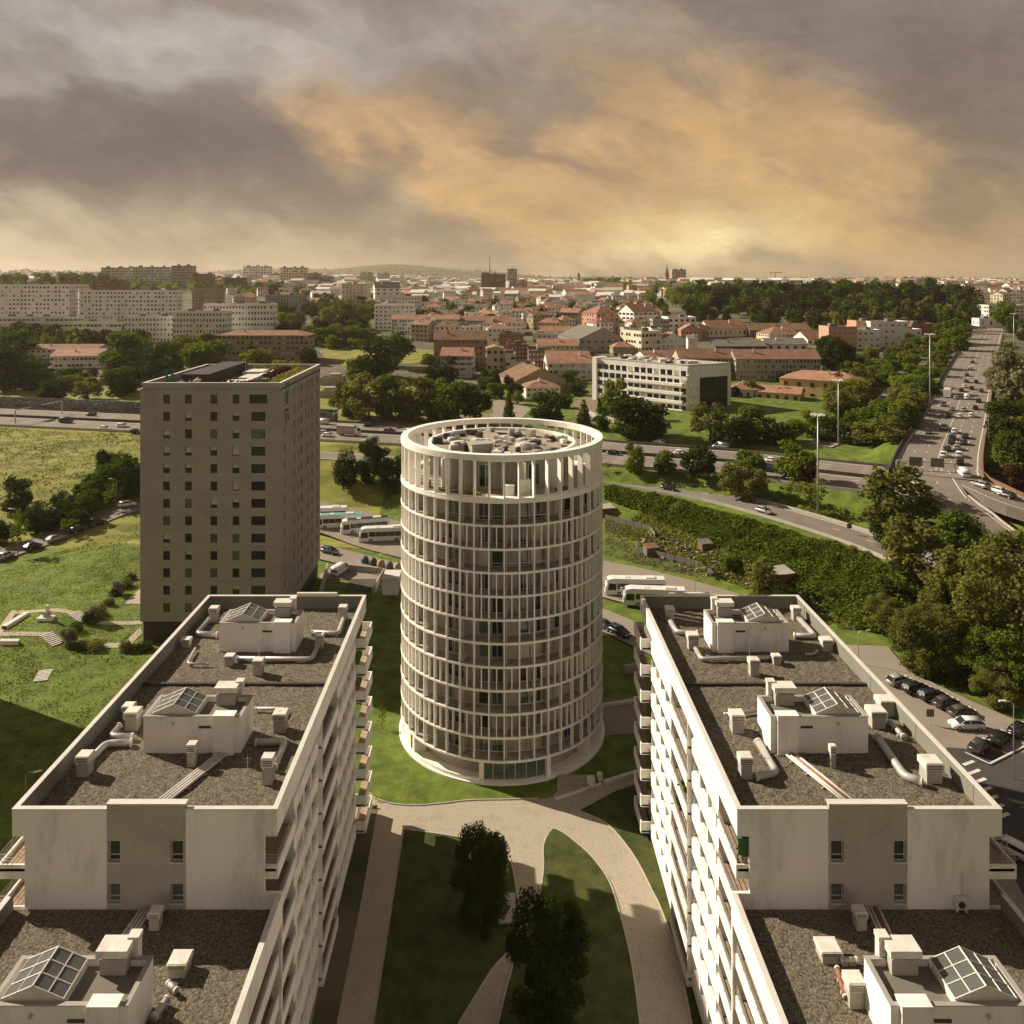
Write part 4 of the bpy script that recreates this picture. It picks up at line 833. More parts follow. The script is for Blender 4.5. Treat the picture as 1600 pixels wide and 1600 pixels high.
        VB = [(1047.6, 973, .95, 1.7, 'back left corner'), (1245.6, 971, .9, 1.6, 'back right corner'), (1084, 1017, 1.1, 1.7, 'left edge by the far roof house'), (1215, 1040, .8, 1.0, 'middle, in front of the far roof house'), (1180, 1058, .95, 1.7, 'middle, just behind the joint strip'), (1294, 1019, 1.1, 1.3, 'right edge by the far roof house'),
              (1154, 1147, 1.1, 1.7, 'left side of the nearer roof house'), (1374, 1140, 1.3, 1.6, 'right side of the nearer roof house'), (1388, 1121, 1.3, 1.5, 'right edge, behind a second vent'), (1167, 1219, .95, 1.8, 'front left corner'), (1461, 1226, 1.3, 1.7, 'front right corner'), (1302.5, 1202, .45, 1.9, 'front wall of the nearer roof house')]
        DU = [([(1371, 1152), (1392, 1182), (1414, 1213), (1442, 1222)], .32, 'long fat duct at the front right'), ([(1390, 1128), (1413, 1152)], .24, 'short duct right of the nearer roof house'), ([(1184, 1159), (1214, 1207), (1180, 1214)], .29, 'fat bent duct at the front left'), ([(1131, 1116), (1186, 1110)], .13, 'thin white duct left of the nearer roof house'),
              ([(1086, 1012), (1096, 1030), (1210, 1027)], .22, 'long duct in front of the far roof house'), ([(1045, 967), (1058, 988), (1090, 989)], .29, 'fat bent duct at the back left'), ([(1249, 967), (1274, 994), (1240, 993)], .29, 'fat bent duct at the back right'), ([(1277, 1016), (1272, 1022), (1258, 1022)], .1, 'thin bent pipe near the far roof house')]
        PB = [(1235, 1178), (1334, 1258)]; WV = [(1347, 1456, .75, 1.4, 'below the end wall'), (1300, 1508, 1.3, .9, 'left of the near roof house'), (1340, 1578, 1.0, 1.7, 'beside the near roof house wall')]; WP = [(1364, 1418), (1394, 1482)]; WD = [([(1308, 1512), (1322, 1560)], .16, 'rusty pipe left of the near roof house'), ([(1312, 1500), (1340, 1500)], .18, 'short duct left of the near roof house')]
    for px, py, w_, h_, where in VB: vent(px, py, w_, h_, 24.95, f'capped roof vent on the {side} block, {where}')
    for pl, r, where in DU: duct(pl, r, 24.95, f'{where} of the {side} block roof' if 'at the' in where else f'{where} on the {side} block roof')
    for px, py, w_, h_, where in WV: vent(px, py, w_, h_, 19.3, f'roof vent on the lower wing of the {side} block, {where}')
    for pl, r, where in WD: duct(pl, r, 19.3, f'{where}, lower wing of the {side} block', m_rust if 'rusty' in where else m_metal)
    for q, zg, lab in ((PB, 24.97, 'bundle of four pipes from roof house to front parapet of the %s block'), (WP, 19.3, 'bundle of four pipes on the lower wing of the %s block')):
        a, c = Vector(PZ(*q[0], zg + .22)), Vector(PZ(*q[1], zg + .22)); d = (c - a).normalized(); nn = Vector((-d.y, d.x, 0)); o = thing('pipe_bundle', lab % side, 'pipes', (a.x, a.y, zg))
        for k in range(4): b = MB(); b.tube([a + nn * (.26 * (k - 1.5)), c + nn * (.26 * (k - 1.5))], .095, 8); b.build('pipe', m_cap if k != 2 else (m_rust if s > 0 else m_cap), o, True)
        L = (c - a).length
        for k in range(4): q_ = a + d * (L * (.1 + .26 * k)); b = MB(); b.hexa([tuple(q_ + nn * x + d * y + Vector((0, 0, z))) for z in (-.26, -.11) for x, y in ((-.6, -.06), (.6, -.06), (.6, .06), (-.6, .06))]); b.build('pipe_support', m_vent, o)
for s_ in (-1, 1): block(s_)
# air conditioner with its riser pipe on the right block's end wall, awnings and pots on the balconies
o = thing('air_conditioner', 'white air conditioner with riser pipe at the foot of the right block end wall', 'air conditioner', (33.0, 59.2, 19.35))
b = MB(); b.box(-.42, .42, -.2, .2, .25, .95); b.box(-.36, -.26, -.15, .15, 0, .25); b.box(.26, .36, -.15, .15, 0, .25); b.build('casing', m_cap, o, world=False)
b = MB(); b.tube([(-.05, -.2, .6), (-.05, -.24, .6)], .25, 16); b.build('fan_grille', m_dmetal, o, world=False)
b = MB(); b.tube([(.2, .2, .9), (.2, .2, 2.6), (.2, .28, 2.65)], .06, 8); b.build('riser_pipe', m_coping, o, world=False)
b = MB(); b.hexa([(17.2, 59.72, 24.1), (18.5, 59.72, 24.1), (18.5, 61.6, 24.1), (17.2, 61.6, 24.1), (17.2, 59.72, 24.18), (18.5, 59.72, 24.18), (18.5, 61.6, 24.18), (17.2, 61.6, 24.18)]); b.box(17.3, 18.5, 59.78, 59.82, 22.95, 24.1)
tag(b.build('awning', M('awning_green', (.05, .14, .06), .8, .2, 3)), 'green sun blind on the top near balcony of the right block', 'awning')
for i, (u, y, z, lab) in enumerate([(17.2, 60.3, 22.02, 'potted green plant on the top near balcony of the right block'), (17.0, 78.5, 16.02, 'potted plant on a middle balcony of the right block'), (17.0, 80.5, 13.02, 'potted plant on a lower middle balcony of the right block')]):
    o = thing('potted_plant', lab, 'plant', (.7 + u, y, z)); b = MB(); b.lathe(0, 0, [(.16, 0), (.24, .4), (.2, .4), (0, .38)], 10); b.build('pot', m_brn, o, world=False)
    b = MB(); q = random.Random(i)
    for _ in range(90): c = (q.gauss(0, .22), q.gauss(0, .22), .45 + abs(q.gauss(0, .3))); r_ = .12; a = q.uniform(0, 6.28); b.quad((c[0] - r_ * math.cos(a), c[1] - r_ * math.sin(a), c[2]), (c[0] + r_ * math.cos(a), c[1] + r_ * math.sin(a), c[2] + .05), (c[0] + r_ * math.cos(a), c[1] + r_ * math.sin(a), c[2] + .2), (c[0] - r_ * math.cos(a), c[1] - r_ * math.sin(a), c[2] + .15))
    b.build('foliage', m_leafA, o, world=False)
# ------------------------------------------------------------------ vegetation
def quads_mesh(name, c, nrm, size, mat, r, asp=1.0):
    c = np.asarray(c, float); n = len(c); nrm = nrm / np.linalg.norm(nrm, axis=1)[:, None]
    h = r.normal(size=(n, 3)); u = np.cross(nrm, h); u /= np.linalg.norm(u, axis=1)[:, None]; v = np.cross(nrm, u)
    u = u * size[:, None] * .5; v = v * size[:, None] * .5 * asp; k = r.normal(scale=.22, size=(n, 1)) * nrm * size[:, None]
    q = np.stack([c - u - v * .5 + k, c + u * .35 - v, c + u + v * .5 - k, c - u * .3 + v], 1).reshape(-1, 3)
    me = bpy.data.meshes.new(name); me.vertices.add(4 * n); me.vertices.foreach_set('co', q.ravel()); me.loops.add(4 * n); me.loops.foreach_set('vertex_index', np.arange(4 * n))
    me.polygons.add(n); me.polygons.foreach_set('loop_start', np.arange(0, 4 * n, 4)); me.polygons.foreach_set('loop_total', np.full(n, 4)); me.materials.append(mat); me.update(calc_edges=True); return me
def crown(name, lobes, n, leaf, mat, seed, fill=.35, up=.35):
    r = np.random.default_rng(seed); L = np.array(lobes, float); wgt = (L[:, 3] * L[:, 4] * L[:, 5]) ** (2 / 3); k = r.choice(len(L), n, p=wgt / wgt.sum())
    d = r.normal(size=(n, 3)); d /= np.linalg.norm(d, axis=1)[:, None]; rad = 1 - np.abs(r.normal(scale=fill, size=n)); rad = np.clip(rad, .1, 1.08)
    rad *= 1 + .16 * np.sin(d[:, 0] * 7 + k) * np.sin(d[:, 1] * 6 + 2 * k) + .1 * np.sin(d[:, 2] * 9 + k)
    c = L[k, :3] + d * L[k, 3:] * rad[:, None]; nr = d + r.normal(scale=.55, size=(n, 3)); nr[:, 2] += up
    return quads_mesh(name, c, nr, leaf * r.uniform(.6, 1.5, n), mat, r)
def lobes_round(seed, n, R, zc, hz, sub):
    r = random.Random(seed); o = [(0, 0, zc, R * .62, R * .62, hz * .72)]
    for i in range(n):
        a = r.uniform(0, 6.283); e = r.uniform(-1.0, 1.0); q = R * sub * r.uniform(.85, 1.25); rr = (R - q * .75) * math.sqrt(max(.1, 1 - e * e * .8))
        o.append((rr * math.cos(a), rr * math.sin(a), zc + e * (hz - q * .5), q, q, q * r.uniform(.7, .95)))
    return o
def trunk(name, h, r0, limbs, seed):
    r = random.Random(seed); b = MB(); b.tube([(0, 0, -.4), (.05, 0, h * .4), (r.uniform(-.15, .15), r.uniform(-.15, .15), h)], r0, 7, r2=r0 * .5)
    for i in range(limbs):
        a = i * 6.283 / limbs + r.uniform(-.4, .4); z = h * r.uniform(.5, .95); l = r.uniform(1.4, 2.6); b.tube([(0, 0, z), (l * .5 * math.cos(a), l * .5 * math.sin(a), z + l * .5), (l * math.cos(a), l * math.sin(a), z + l * 1.1)], r0 * .45, 5, r2=r0 * .12)
    return b.mesh(name, [m_bark], True)
TREES = {}
def kindm(kind, mats_seeds, fn): TREES[kind] = [fn(m, s) for m, s in mats_seeds]
def broad(m, s, n=2600, leaf=.50): return (crown('crown', lobes_round(s, 16, 4.1, 5.0, 4.8, .40), n, leaf, m, s, .28, .55), trunk('trunk', 3.6, .26, 5, s))
kindm('green', [(m_leafA, 1), (m_leafA, 2), (m_leafA, 3), (m_leafA, 4)], broad)
kindm('bright', [(m_leafB, 5), (m_leafB, 6), (m_leafB, 7)], broad)
kindm('dark', [(m_leafC, 8), (m_leafC, 9), (m_leafC, 10)], broad)
kindm('olive', [(m_leafO, 11), (m_leafO, 12)], lambda m, s: (crown('crown', lobes_round(s, 22, 4.1, 5.0, 4.8, .33), 3000, .42, m, s, .4, .5), trunk('trunk', 4.6, .24, 6, s)))
kindm('pale', [(m_leafW, 13), (m_leafW, 14)], broad)
kindm('russet', [(m_leafR, 15)], broad)
kindm('nearolive', [(m_leafO, 16), (m_leafO, 17)], lambda m, s: (crown('crown', lobes_round(s, 44, 4.1, 5.0, 4.8, .25), 22000, .18, m, s, .4), trunk('trunk', 4.6, .2, 7, s)))
kindm('neardark', [(m_leafC, 18), (m_leafA, 19)], lambda m, s: (crown('crown', lobes_round(s, 34, 4.1, 5.0, 4.8, .27), 20000, .19, m, s), trunk('trunk', 4.4, .22, 6, s)))
kindm('neargreen', [(m_leafA, 40), (m_leafO, 41)], lambda m, s: (crown('crown', lobes_round(s, 40, 4.1, 5.0, 4.8, .25), 20000, .19, m, s), trunk('trunk', 4.4, .22, 6, s)))
kindm('nearshaded', [(m_leafC, 42), (m_leafC, 43)], lambda m, s: (crown('crown', lobes_round(s, 30, 4.1, 4.8, 5.0, .28), 22000, .17, m, s, .3), trunk('trunk', 4.4, .22, 6, s)))  # dark leaf colour puts the courtyard shade into these two trees
def pine(m, s):
    r = random.Random(s); lo = []
    for i in range(9): a = r.uniform(0, 6.28); q = r.uniform(0, 2.2); z = r.uniform(5.0, 9.2); w_ = r.uniform(1.2, 2.1); lo.append((q * math.cos(a), q * math.sin(a), z, w_, w_, .75))
    lo.append((0, 0, 7, 1.9, 1.9, 2.2)); return (crown('crown', lo, 1500, .5, m, s), trunk('trunk', 8, .24, 4, s))
kindm('pine', [(m_leafP, 20), (m_leafP, 21), (m_leafP, 22), (m_leafC, 23)], pine)
def cone(m, s, n=1500, R=1.7): return (crown('crown', [(0, 0, 1.2 + k * .85, R * (1 - k / 11) ** .7, R * (1 - k / 11) ** .7, 1.1) for k in range(11)], n, .4, m, s, .25), trunk('trunk', 2, .2, 0, s))
kindm('cypress', [(m_leafC, 24), (m_leafP, 25)], cone); kindm('poplar', [(m_leafB, 26), (m_leafO, 27)], cone)
kindm('nearcone', [(m_leafC, 28)], lambda m, s: (crown('crown', [(math.sin(k * 2.1) * .5, math.cos(k * 1.7) * .5, 1.4 + k * .62, 2.9 * (1 - k / 15) ** .8, 2.9 * (1 - k / 15) ** .8, 1.1) for k in range(14)], 14000, .21, m, s, .3), trunk('trunk', 3, .2, 0, s)))
kindm('oval', [(m_leafC, 29)], lambda m, s: (crown('crown', [(0, 0, 5.2, 3.5, 3.5, 4.9), (.4, 0, 4.2, 3.6, 3.4, 3.6)], 5000, .32, m, s, .18), trunk('trunk', 2, .22, 0, s)))
kindm('bush', [(m_leafA, 30), (m_leafO, 31), (m_leafC, 32)], lambda m, s: (crown('crown', [(math.sin(i * 2.4) * 2.2, math.cos(i * 2.4) * 2.2, 3 + math.sin(i) * 1.0, 2.4, 2.4, 3.2) for i in range(6)] + [(0, 0, 4.5, 3.2, 3.2, 4.6)], 1300, .62, m, s), trunk('trunk', 3, .2, 0, s)))
kindm('young', [(m_leafB, 33), (m_leafB, 34)], lambda m, s: (crown('crown', lobes_round(s, 14, 3.0, 6.3, 3.4, .26), 900, .34, m, s, .6), trunk('trunk', 5.5, .12, 6, s)))
tr = random.Random(99)
def tree(kind, x, y, w_, h_, label, group=None, z=None, nm=None, cat='tree'):
    cm, tm = TREES[kind][tr.randrange(len(TREES[kind]))]; z = tzf(x, y) if z is None else z
    name = nm or {'pine': 'pine_tree', 'cypress': 'cypress_tree', 'poplar': 'poplar_tree', 'bush': 'shrub', 'nearcone': 'conifer_tree'}.get(kind, 'tree')
    t = thing(name, label, 'shrub' if kind == 'bush' and cat == 'tree' else {'cypress': 'conifer', 'poplar': 'poplar'}.get(kind, cat), (x, y, z - .1), tr.uniform(0, 6.28), group); sx = w_ / {'pine': 6.2, 'cypress': 3.6, 'poplar': 3.6, 'nearcone': 6.4, 'young': 6.6}.get(kind, 8.2); t.scale = (sx, sx * tr.uniform(.92, 1.08), h_ / 10)
    for nm_, me in (('trunk', tm), ('crown', cm)): o = bpy.data.objects.new(nm_, me); col.objects.link(o); o.parent = t
    return t
def ptree(kind, px, py, wpx, hpx, label, group=None):
    x, y, z = G(px, py); return tree(kind, x, y, wpx * y / F, hpx * y / F, label, group, z)
def clear(x, y, m=2.5):
    for r in ROADS.values():
        L = r['L']
        if np.min(np.hypot(L[:, 0] - x, L[:, 1] - y)) < r['w'] / 2 + m + 1: return False
    return all(not (a - 2 < x < b + 2 and c - 2 < y < d + 2) for a, b, c, d in KEEPOUT)
KEEPOUT = [(-63.1, -38.3, 147, 180), (-14.5, 16, 105, 135), (-37, -14, 38, 101), (15, 38, 38, 101)]
TREE_LIST = [
 ('nearshaded', 752, 1452, 92, 166, 'dark broad tree on the courtyard lawn beside the path fork'), ('nearshaded', 857, 1615, 124, 240, 'tallest dark tree between the two courtyard lawns'),
 ('nearolive', 1585, 1060, 170, 225, 'biggest light olive tree at the right edge above the parking street'), ('nearolive', 1535, 975, 95, 110, 'light olive tree behind the biggest one at the right edge'), ('nearolive', 1560, 1100, 80, 60, 'low light shrubby tree below the biggest olive tree') ,
 ('neargreen', 1450, 1050, 108, 108, 'dark rounded tree behind the parked cars on the parking street'), ('neargreen', 1566, 1078, 110, 105, 'dark spreading tree above the white parked car'), ('neargreen', 1380, 985, 60, 55, 'small dark tree left of the dark rounded tree on the parking street'),
 ('olive', 1425, 905, 92, 100, 'grey green willow like tree hiding the bend of the slip road'), ('olive', 1398, 838, 125, 115, 'wide loose olive tree between the link road and the exit road'), ('dark', 1392, 850, 60, 52, 'small dark tree at the foot of the wide olive tree'),
 ('olive', 1150, 778, 56, 60, 'olive bushy tree on the verge right of the round tower'), ('olive', 1175, 783, 50, 54, 'second olive bushy tree touching the first on the verge'), ('green', 1172, 745, 50, 42, 'green tree just behind the olive pair on the motorway verge'),
 ('bright', 1243, 752, 64, 66, 'bright green tree between motorway and link road by the tall lamp mast'), ('young', 1266, 802, 60, 58, 'thin bright tree at the foot of the tall lamp mast'), ('young', 1235, 785, 40, 40, 'thin bright young tree left of the tall lamp mast'), ('russet', 1262, 756, 32, 36, 'russet bush beside the bright green tree on the motorway verge'),
 ('bright', 990, 740, 34, 48, 'bright green single tree on the motorway verge near the round tower'), ('green', 1041, 741, 38, 40, 'green tree in the middle of the three on the motorway verge'), ('dark', 1090, 746, 54, 50, 'dark tree at the right of the three on the motorway verge'), ('young', 950, 737, 14, 16, 'tiny young tree beside the crown ring on the motorway verge'),
 ('oval', 541, 764, 44, 62, 'dark egg shaped tree between the two towers'), ('neardark', 584, 758, 54, 76, 'tall dark green tree right of the egg shaped tree'), ('green', 616, 768, 46, 56, 'grey green tree touching the left rim of the round tower'),
 ('olive', 545, 652, 52, 66, 'first tree at the left end of the row behind the motorway'), ('olive', 577, 656, 70, 74, 'wide olive tree with visible limbs in the row behind the motorway'), ('green', 612, 655, 60, 70, 'green tree third in the row behind the motorway'), ('olive', 648, 658, 60, 72, 'olive tree fourth in the row behind the motorway'), ('bright', 682, 655, 46, 66, 'brighter narrow tree in the row behind the motorway'), ('green', 712, 658, 72, 66, 'wide green tree near the right end of the row behind the motorway'), ('dark', 744, 660, 50, 62, 'dark tree at the right end of the row behind the motorway'),
 ('poplar', 795, 658, 22, 44, 'slim bright poplar behind the crown ring'), ('dark', 855, 662, 52, 54, 'dark dome shaped tree in front of the warehouse'), ('poplar', 872, 660, 22, 26, 'small bright tree at the right foot of the dark dome tree'), ('poplar', 912, 668, 28, 42, 'slim light tree right of the warehouse'),
 ('bright', 962, 652, 46, 62, 'bright green tree before the long white modern building'), ('dark', 985, 682, 74, 66, 'big dark tree before the long white modern building'), ('dark', 1022, 684, 54, 56, 'dark tree right of the big one before the modern building'), ('green', 940, 672, 30, 36, 'green tree at the left end of the modern building'),
 ('olive', 1110, 688, 60, 62, 'round olive tree right of the modern building corner'), ('dark', 1150, 695, 54, 48, 'dark tree right of the round olive tree'), ('green', 1182, 690, 60, 58, 'green tree hiding the front of the low orange roofed house'), ('dark', 1212, 694, 44, 40, 'dark low tree before the yellow house'), ('green', 1240, 690, 40, 36, 'green low tree before the yellow house'), ('bright', 1268, 684, 44, 46, 'bright tree at the corner of the yellow house'), ('dark', 1294, 690, 40, 44, 'dark tree right of the yellow house'),
 ('dark', 1312, 585, 46, 60, 'dark dense tree right of the long red roofed block'), ('dark', 1290, 570, 30, 46, 'dark narrow tree at the end of the long red roofed block'), ('bright', 1166, 590, 22, 26, 'small bright tree at the wall of the long red roofed block'),
 ('green', 200, 590, 80, 72, 'large green tree left of the bright one behind the grey tower'), ('dark', 248, 598, 56, 60, 'dark tree behind the left corner of the grey tower'), ('bright', 325, 580, 84, 52, 'large bright tree behind the grey tower roof'), ('bright', 280, 560, 40, 40, 'bright tree by the low white apartments'), ('dark', 375, 560, 44, 40, 'dark round tree left of the brown red roofed block'), ('bright', 402, 574, 56, 30, 'low bright tree before the brown red roofed block'), ('green', 262, 600, 50, 44, 'grey green tree beside the green rooftop sign'),
 ('green', 48, 606, 56, 58, 'round green tree left of the school'), ('dark', 12, 612, 60, 74, 'dark tree at the left edge before the school'), ('green', 20, 560, 70, 44, 'green tree at the left edge behind the school'), ('green', 185, 618, 56, 48, 'brownish green tree behind the graffiti wall'), ('dark', 142, 595, 22, 20, 'small dark round tree between the sheds'), ('green', 120, 600, 44, 26, 'low green tree in front of the school'),
 ('dark', 25, 800, 46, 58, 'dark lone tree at the left edge of the meadow'), ('green', 182, 778, 74, 70, 'bushy tree at the right of the meadow by the grey tower'), ('dark', 205, 775, 40, 50, 'dark tree tucked against the grey tower left side'), ('dark', 70, 830, 66, 52, 'dark bushy tree above the parked cars at left'), ('dark', 115, 822, 60, 50, 'dark bushy tree in the middle above the parked cars'), ('green', 140, 802, 44, 40, 'grey green bushy tree above the parked cars'), ('dark', 10, 850, 50, 40, 'dark tree at the left edge above the silver car'),
 ('young', 28, 868, 34, 74, 'thin young street tree left of the parked cars'), ('young', 108, 838, 34, 30, 'thin young street tree beside the third parked car'), ('young', 175, 800, 38, 52, 'thin bright young tree near the white parked car'), ('young', 598, 1140, 14, 40, 'tiny sapling on the lawn left of the round tower'),
 ('green', 975, 585, 20, 16, 'small green tree behind the modern building'), ('cypress', 846, 508, 22, 28, 'dark conical tree in the middle of the town'), ('cypress', 872, 512, 15, 24, 'second dark conical tree in the middle of the town'), ('cypress', 787, 505, 10, 16, 'small dark conical tree left of the two in the town'), ('green', 890, 600, 36, 24, 'green tree behind the warehouse'),
 ('oval', 1529, 508, 34, 40, 'dark egg shaped tree beside the far end of the highway'), ('pale', 1588, 640, 70, 108, 'pale blossoming tree at the right edge beside the highway'), ('pale', 1560, 618, 40, 50, 'smaller pale tree left of the blossoming one by the highway'), ('green', 1572, 520, 44, 50, 'green tree at the right edge near the far lamp mast'), ('dark', 1575, 700, 60, 55, 'dark tree in the hollow right of the highway'), ('olive', 1590, 740, 50, 50, 'olive bare looking tree right of the highway'), ('russet', 1590, 770, 44, 44, 'russet bush in the hollow right of the highway'),
 ('green', 1485, 540, 56, 44, 'green tree left of the far highway'), ('bright', 1497, 548, 42, 40, 'bright tree left of the far highway'), ('bright', 520, 545, 30, 22, 'bright round shrub tree on the small park meadow'), ('bright', 553, 545, 22, 18, 'smaller bright round shrub tree on the small park meadow'), ('dark', 590, 590, 70, 66, 'big dark tree at the right of the small park meadow'), ('green', 620, 575, 60, 56, 'green tree beside the brown apartments'), ('dark', 690, 600, 60, 50, 'dark tree in front of the brown apartments'), ('green', 560, 595, 46, 40, 'green tree at the front of the small park meadow'),
 ('olive', 1190, 935, 62, 66, 'olive tree at the foot of the scrub slope among the allotments'), ('dark', 1235, 955, 60, 40, 'dark low tree behind the allotment shed'), ('green', 1140, 890, 34, 26, 'small green tree in the allotment garden'), ('young', 1100, 900, 26, 34, 'thin young tree in the allotment garden')]
for row in TREE_LIST: ptree(*row)
def zone(poly, n, kinds, wr, hr, label, group, m=2.5, mind=0., cat='tree'):
    dps = [G(*p)[1] for p in poly]; d0, d1 = min(dps), max(dps); xs = [p[0] for p in poly]; ys = [p[1] for p in poly]; k = 0; tries = 0
    while k < n and tries < n * 12:
        tries += 1; px, py = tr.uniform(min(xs), max(xs)), tr.uniform(min(ys), max(ys))
        if not inside(poly, px, py): continue
        x, y, z = G(px, py)
        if not clear(x, y, m): continue
        kd = tr.choice(kinds); w_, h_ = tr.uniform(*wr), tr.uniform(*hr); fw, fh, fd = (w_ - wr[0]) / (wr[1] - wr[0]), (h_ - hr[0]) / (hr[1] - hr[0]), (math.log(y) - math.log(d0)) / (math.log(d1) - math.log(d0)); pre = ('tall ' if fh > .66 else 'low ' if fh < .33 else '') + ('broad ' if fw > .6 else 'slim ' if fw < .3 else ''); lab_ = label.replace(' in the ', ' in the %s part of the ' % ('near' if fd < .33 else 'far' if fd > .66 else 'middle'), 1) if ' in the ' in label else label.replace(' on the ', ' on the %s part of the ' % ('near' if fd < .33 else 'far' if fd > .66 else 'middle'), 1); tree(kd, x, y, w_, h_, pre + lab_ % {'green': 'green', 'bright': 'bright green', 'dark': 'dark green', 'olive': 'olive', 'pine': 'dark pine', 'pale': 'pale', 'bush': 'bushy', 'cypress': 'dark conical', 'russet': 'russet', 'poplar': 'slim bright', 'young': 'thin bright'}[kd], group, z, cat=cat); k += 1
def mass(name, poly, n, mats, wr, hr):      # a far wood that reads as one mass: crowns joined per leaf kind
    xs = [p[0] for p in poly]; ys = [p[1] for p in poly]; k = 0; tries = 0; C = {}; rg = np.random.default_rng(n)
    while k < n and tries < n * 12:
        tries += 1; px, py = tr.uniform(min(xs), max(xs)), tr.uniform(min(ys), max(ys))
        if not inside(poly, px, py): continue
        x, y, z = G(px, py)
        if not clear(x, y, 3): continue
        k += 1; mt = tr.choice(mats); w_, h_ = tr.uniform(*wr) / 2, tr.uniform(*hr); lo = []
        for _ in range(7): a = tr.uniform(0, 6.28); q = w_ * tr.uniform(0, .62); e = tr.uniform(.18, .86); s_ = w_ * tr.uniform(.34, .55); lo.append((x + q * math.cos(a), y + q * math.sin(a), z + h_ * e, s_, s_, s_ * tr.uniform(.7, 1.0)))
        lo.append((x, y, z + h_ * .5, w_ * .7, w_ * .7, h_ * .45)); L = np.array(lo); m_ = 520; kk = rg.integers(0, 8, m_); d = rg.normal(size=(m_, 3)); d /= np.linalg.norm(d, axis=1)[:, None]
        c = L[kk, :3] + d * L[kk, 3:] * np.clip(1 - np.abs(rg.normal(scale=.22, size=m_)), .2, 1.05)[:, None]; nr = d + rg.normal(scale=.5, size=(m_, 3)); nr[:, 2] += .3
        C.setdefault(mt.name, [mt, [], []]); C[mt.name][1].append(c); C[mt.name][2].append(nr)
    for mt, c, nr in C.values(): c = np.concatenate(c); tag(put(name, quads_mesh(name, c, np.concatenate(nr), 1.35 * rg.uniform(.6, 1.5, len(c)), mt, rg)), kind='stuff')
zone([(1300, 650), (1318, 600), (1375, 560), (1425, 545), (1500, 528), (1492, 560), (1462, 620), (1430, 690), (1395, 705), (1330, 700)], 78, ['olive', 'green', 'olive', 'bright', 'green'], (8, 14), (7, 12), '%s tree in the belt left of the highway', 'trees in the belt left of the highway', .4)
zone([(1568, 480), (1640, 470), (1640, 790), (1560, 735), (1552, 640)], 28, ['green', 'olive', 'dark', 'green'], (8, 14), (7, 12), '%s tree on the bank right of the highway', 'trees on the bank right of the highway')
mass('wood', [(1005, 492), (1080, 480), (1200, 483), (1330, 487), (1440, 492), (1510, 498), (1518, 520), (1400, 524), (1290, 516), (1200, 512), (1140, 505), (1040, 505)], 95, [m_leafC, m_leafA, m_leafP, m_leafO, m_leafC], (11, 17), (13, 19))
mass('wood', [(1080, 470), (1500, 470), (1525, 492), (1080, 490)], 170, [m_leafP, m_leafP, m_leafP, m_leafC, m_leafA], (13, 22), (18, 27))
mass('wood', [(1015, 458), (1095, 458), (1110, 478), (1010, 485)], 26, [m_leafB, m_leafO, m_leafB], (12, 18), (12, 17))
zone([(428, 480), (470, 470), (560, 476), (588, 505), (585, 540), (505, 545), (440, 530)], 44, ['green', 'green', 'bright', 'dark', 'olive'], (12, 18), (9, 15), '%s tree in the park left of the town', 'trees in the park left of the town')
zone([(0, 560), (180, 575), (220, 610), (220, 628), (0, 622)], 20, ['green', 'dark', 'green', 'olive'], (10, 15), (6, 10), '%s tree around the school above the graffiti wall', 'trees around the school')
mass('copse', [(0, 520), (200, 528), (215, 560), (150, 545), (0, 545)], 26, [m_leafA, m_leafR, m_leafC, m_leafO], (8, 14), (6, 11)); mass('copse', [(-20, 528), (330, 545), (480, 562), (480, 575), (200, 562), (-20, 548)], 46, [m_leafA, m_leafB, m_leafC], (9, 15), (7, 12)); mass('copse', [(400, 455), (520, 452), (600, 470), (585, 500), (430, 480)], 60, [m_leafA, m_leafB, m_leafC], (10, 16), (8, 13)); mass('copse', [(640, 560), (1000, 585), (1290, 590), (1290, 620), (1150, 625), (940, 650), (780, 620)], 34, [m_leafA, m_leafC, m_leafO], (5, 9), (3, 7))
zone([(230, 540), (420, 545), (470, 575), (500, 590), (480, 640), (230, 620)], 15, ['green', 'dark', 'bright'], (12, 18), (7, 12), '%s tree in the copse behind the grey tower', 'trees behind the grey tower')
mass('ridge_wood', [(-40, 444), (180, 444), (180, 450), (-40, 452)], 90, [m_leafA, m_leafC, m_leafA], (14, 24), (16, 24))
mass('town_greenery', [(420, 452), (1000, 450), (1000, 505), (620, 510), (480, 470)], 120, [m_leafA, m_leafC, m_leafO, m_leafB], (8, 15), (7, 12))
zone([(640, 560), (940, 590), (940, 640), (780, 640)], 16, ['green', 'dark', 'olive'], (5, 9), (4, 8), '%s tree in the yards before the brown apartments', 'trees in the yards')
zone([(1280, 535), (1320, 535), (1350, 580), (1300, 640)], 18, ['dark', 'green', 'dark'], (7, 11), (8, 12), '%s tree between the long red roofed block and the side road', 'trees by the long red roofed block')
mass('skyline_wood', [(906, 447), (990, 446), (990, 450), (915, 451)], 40, [m_leafC, m_leafA], (18, 28), (18, 27))
zone([(500, 628), (765, 640), (765, 655), (500, 650)], 10, ['bush', 'green'], (5, 8), (3, 6), '%s plant along the far motorway verge', 'plants along the far motorway verge', cat='shrub')
zone([(1360, 985), (1500, 1030), (1600, 1060), (1600, 1000), (1480, 960), (1400, 930)], 12, ['bush', 'dark', 'olive'], (5, 9), (4, 8), '%s plant on the bank above the parked cars', 'plants on the bank above the parked cars', 1.0, cat='shrub')
zone([(1500, 880), (1620, 880), (1620, 960), (1480, 950)], 6, ['olive', 'dark', 'green'], (7, 12), (8, 12), '%s tree between the exit road and the biggest olive tree', 'trees by the exit road', 1.0)
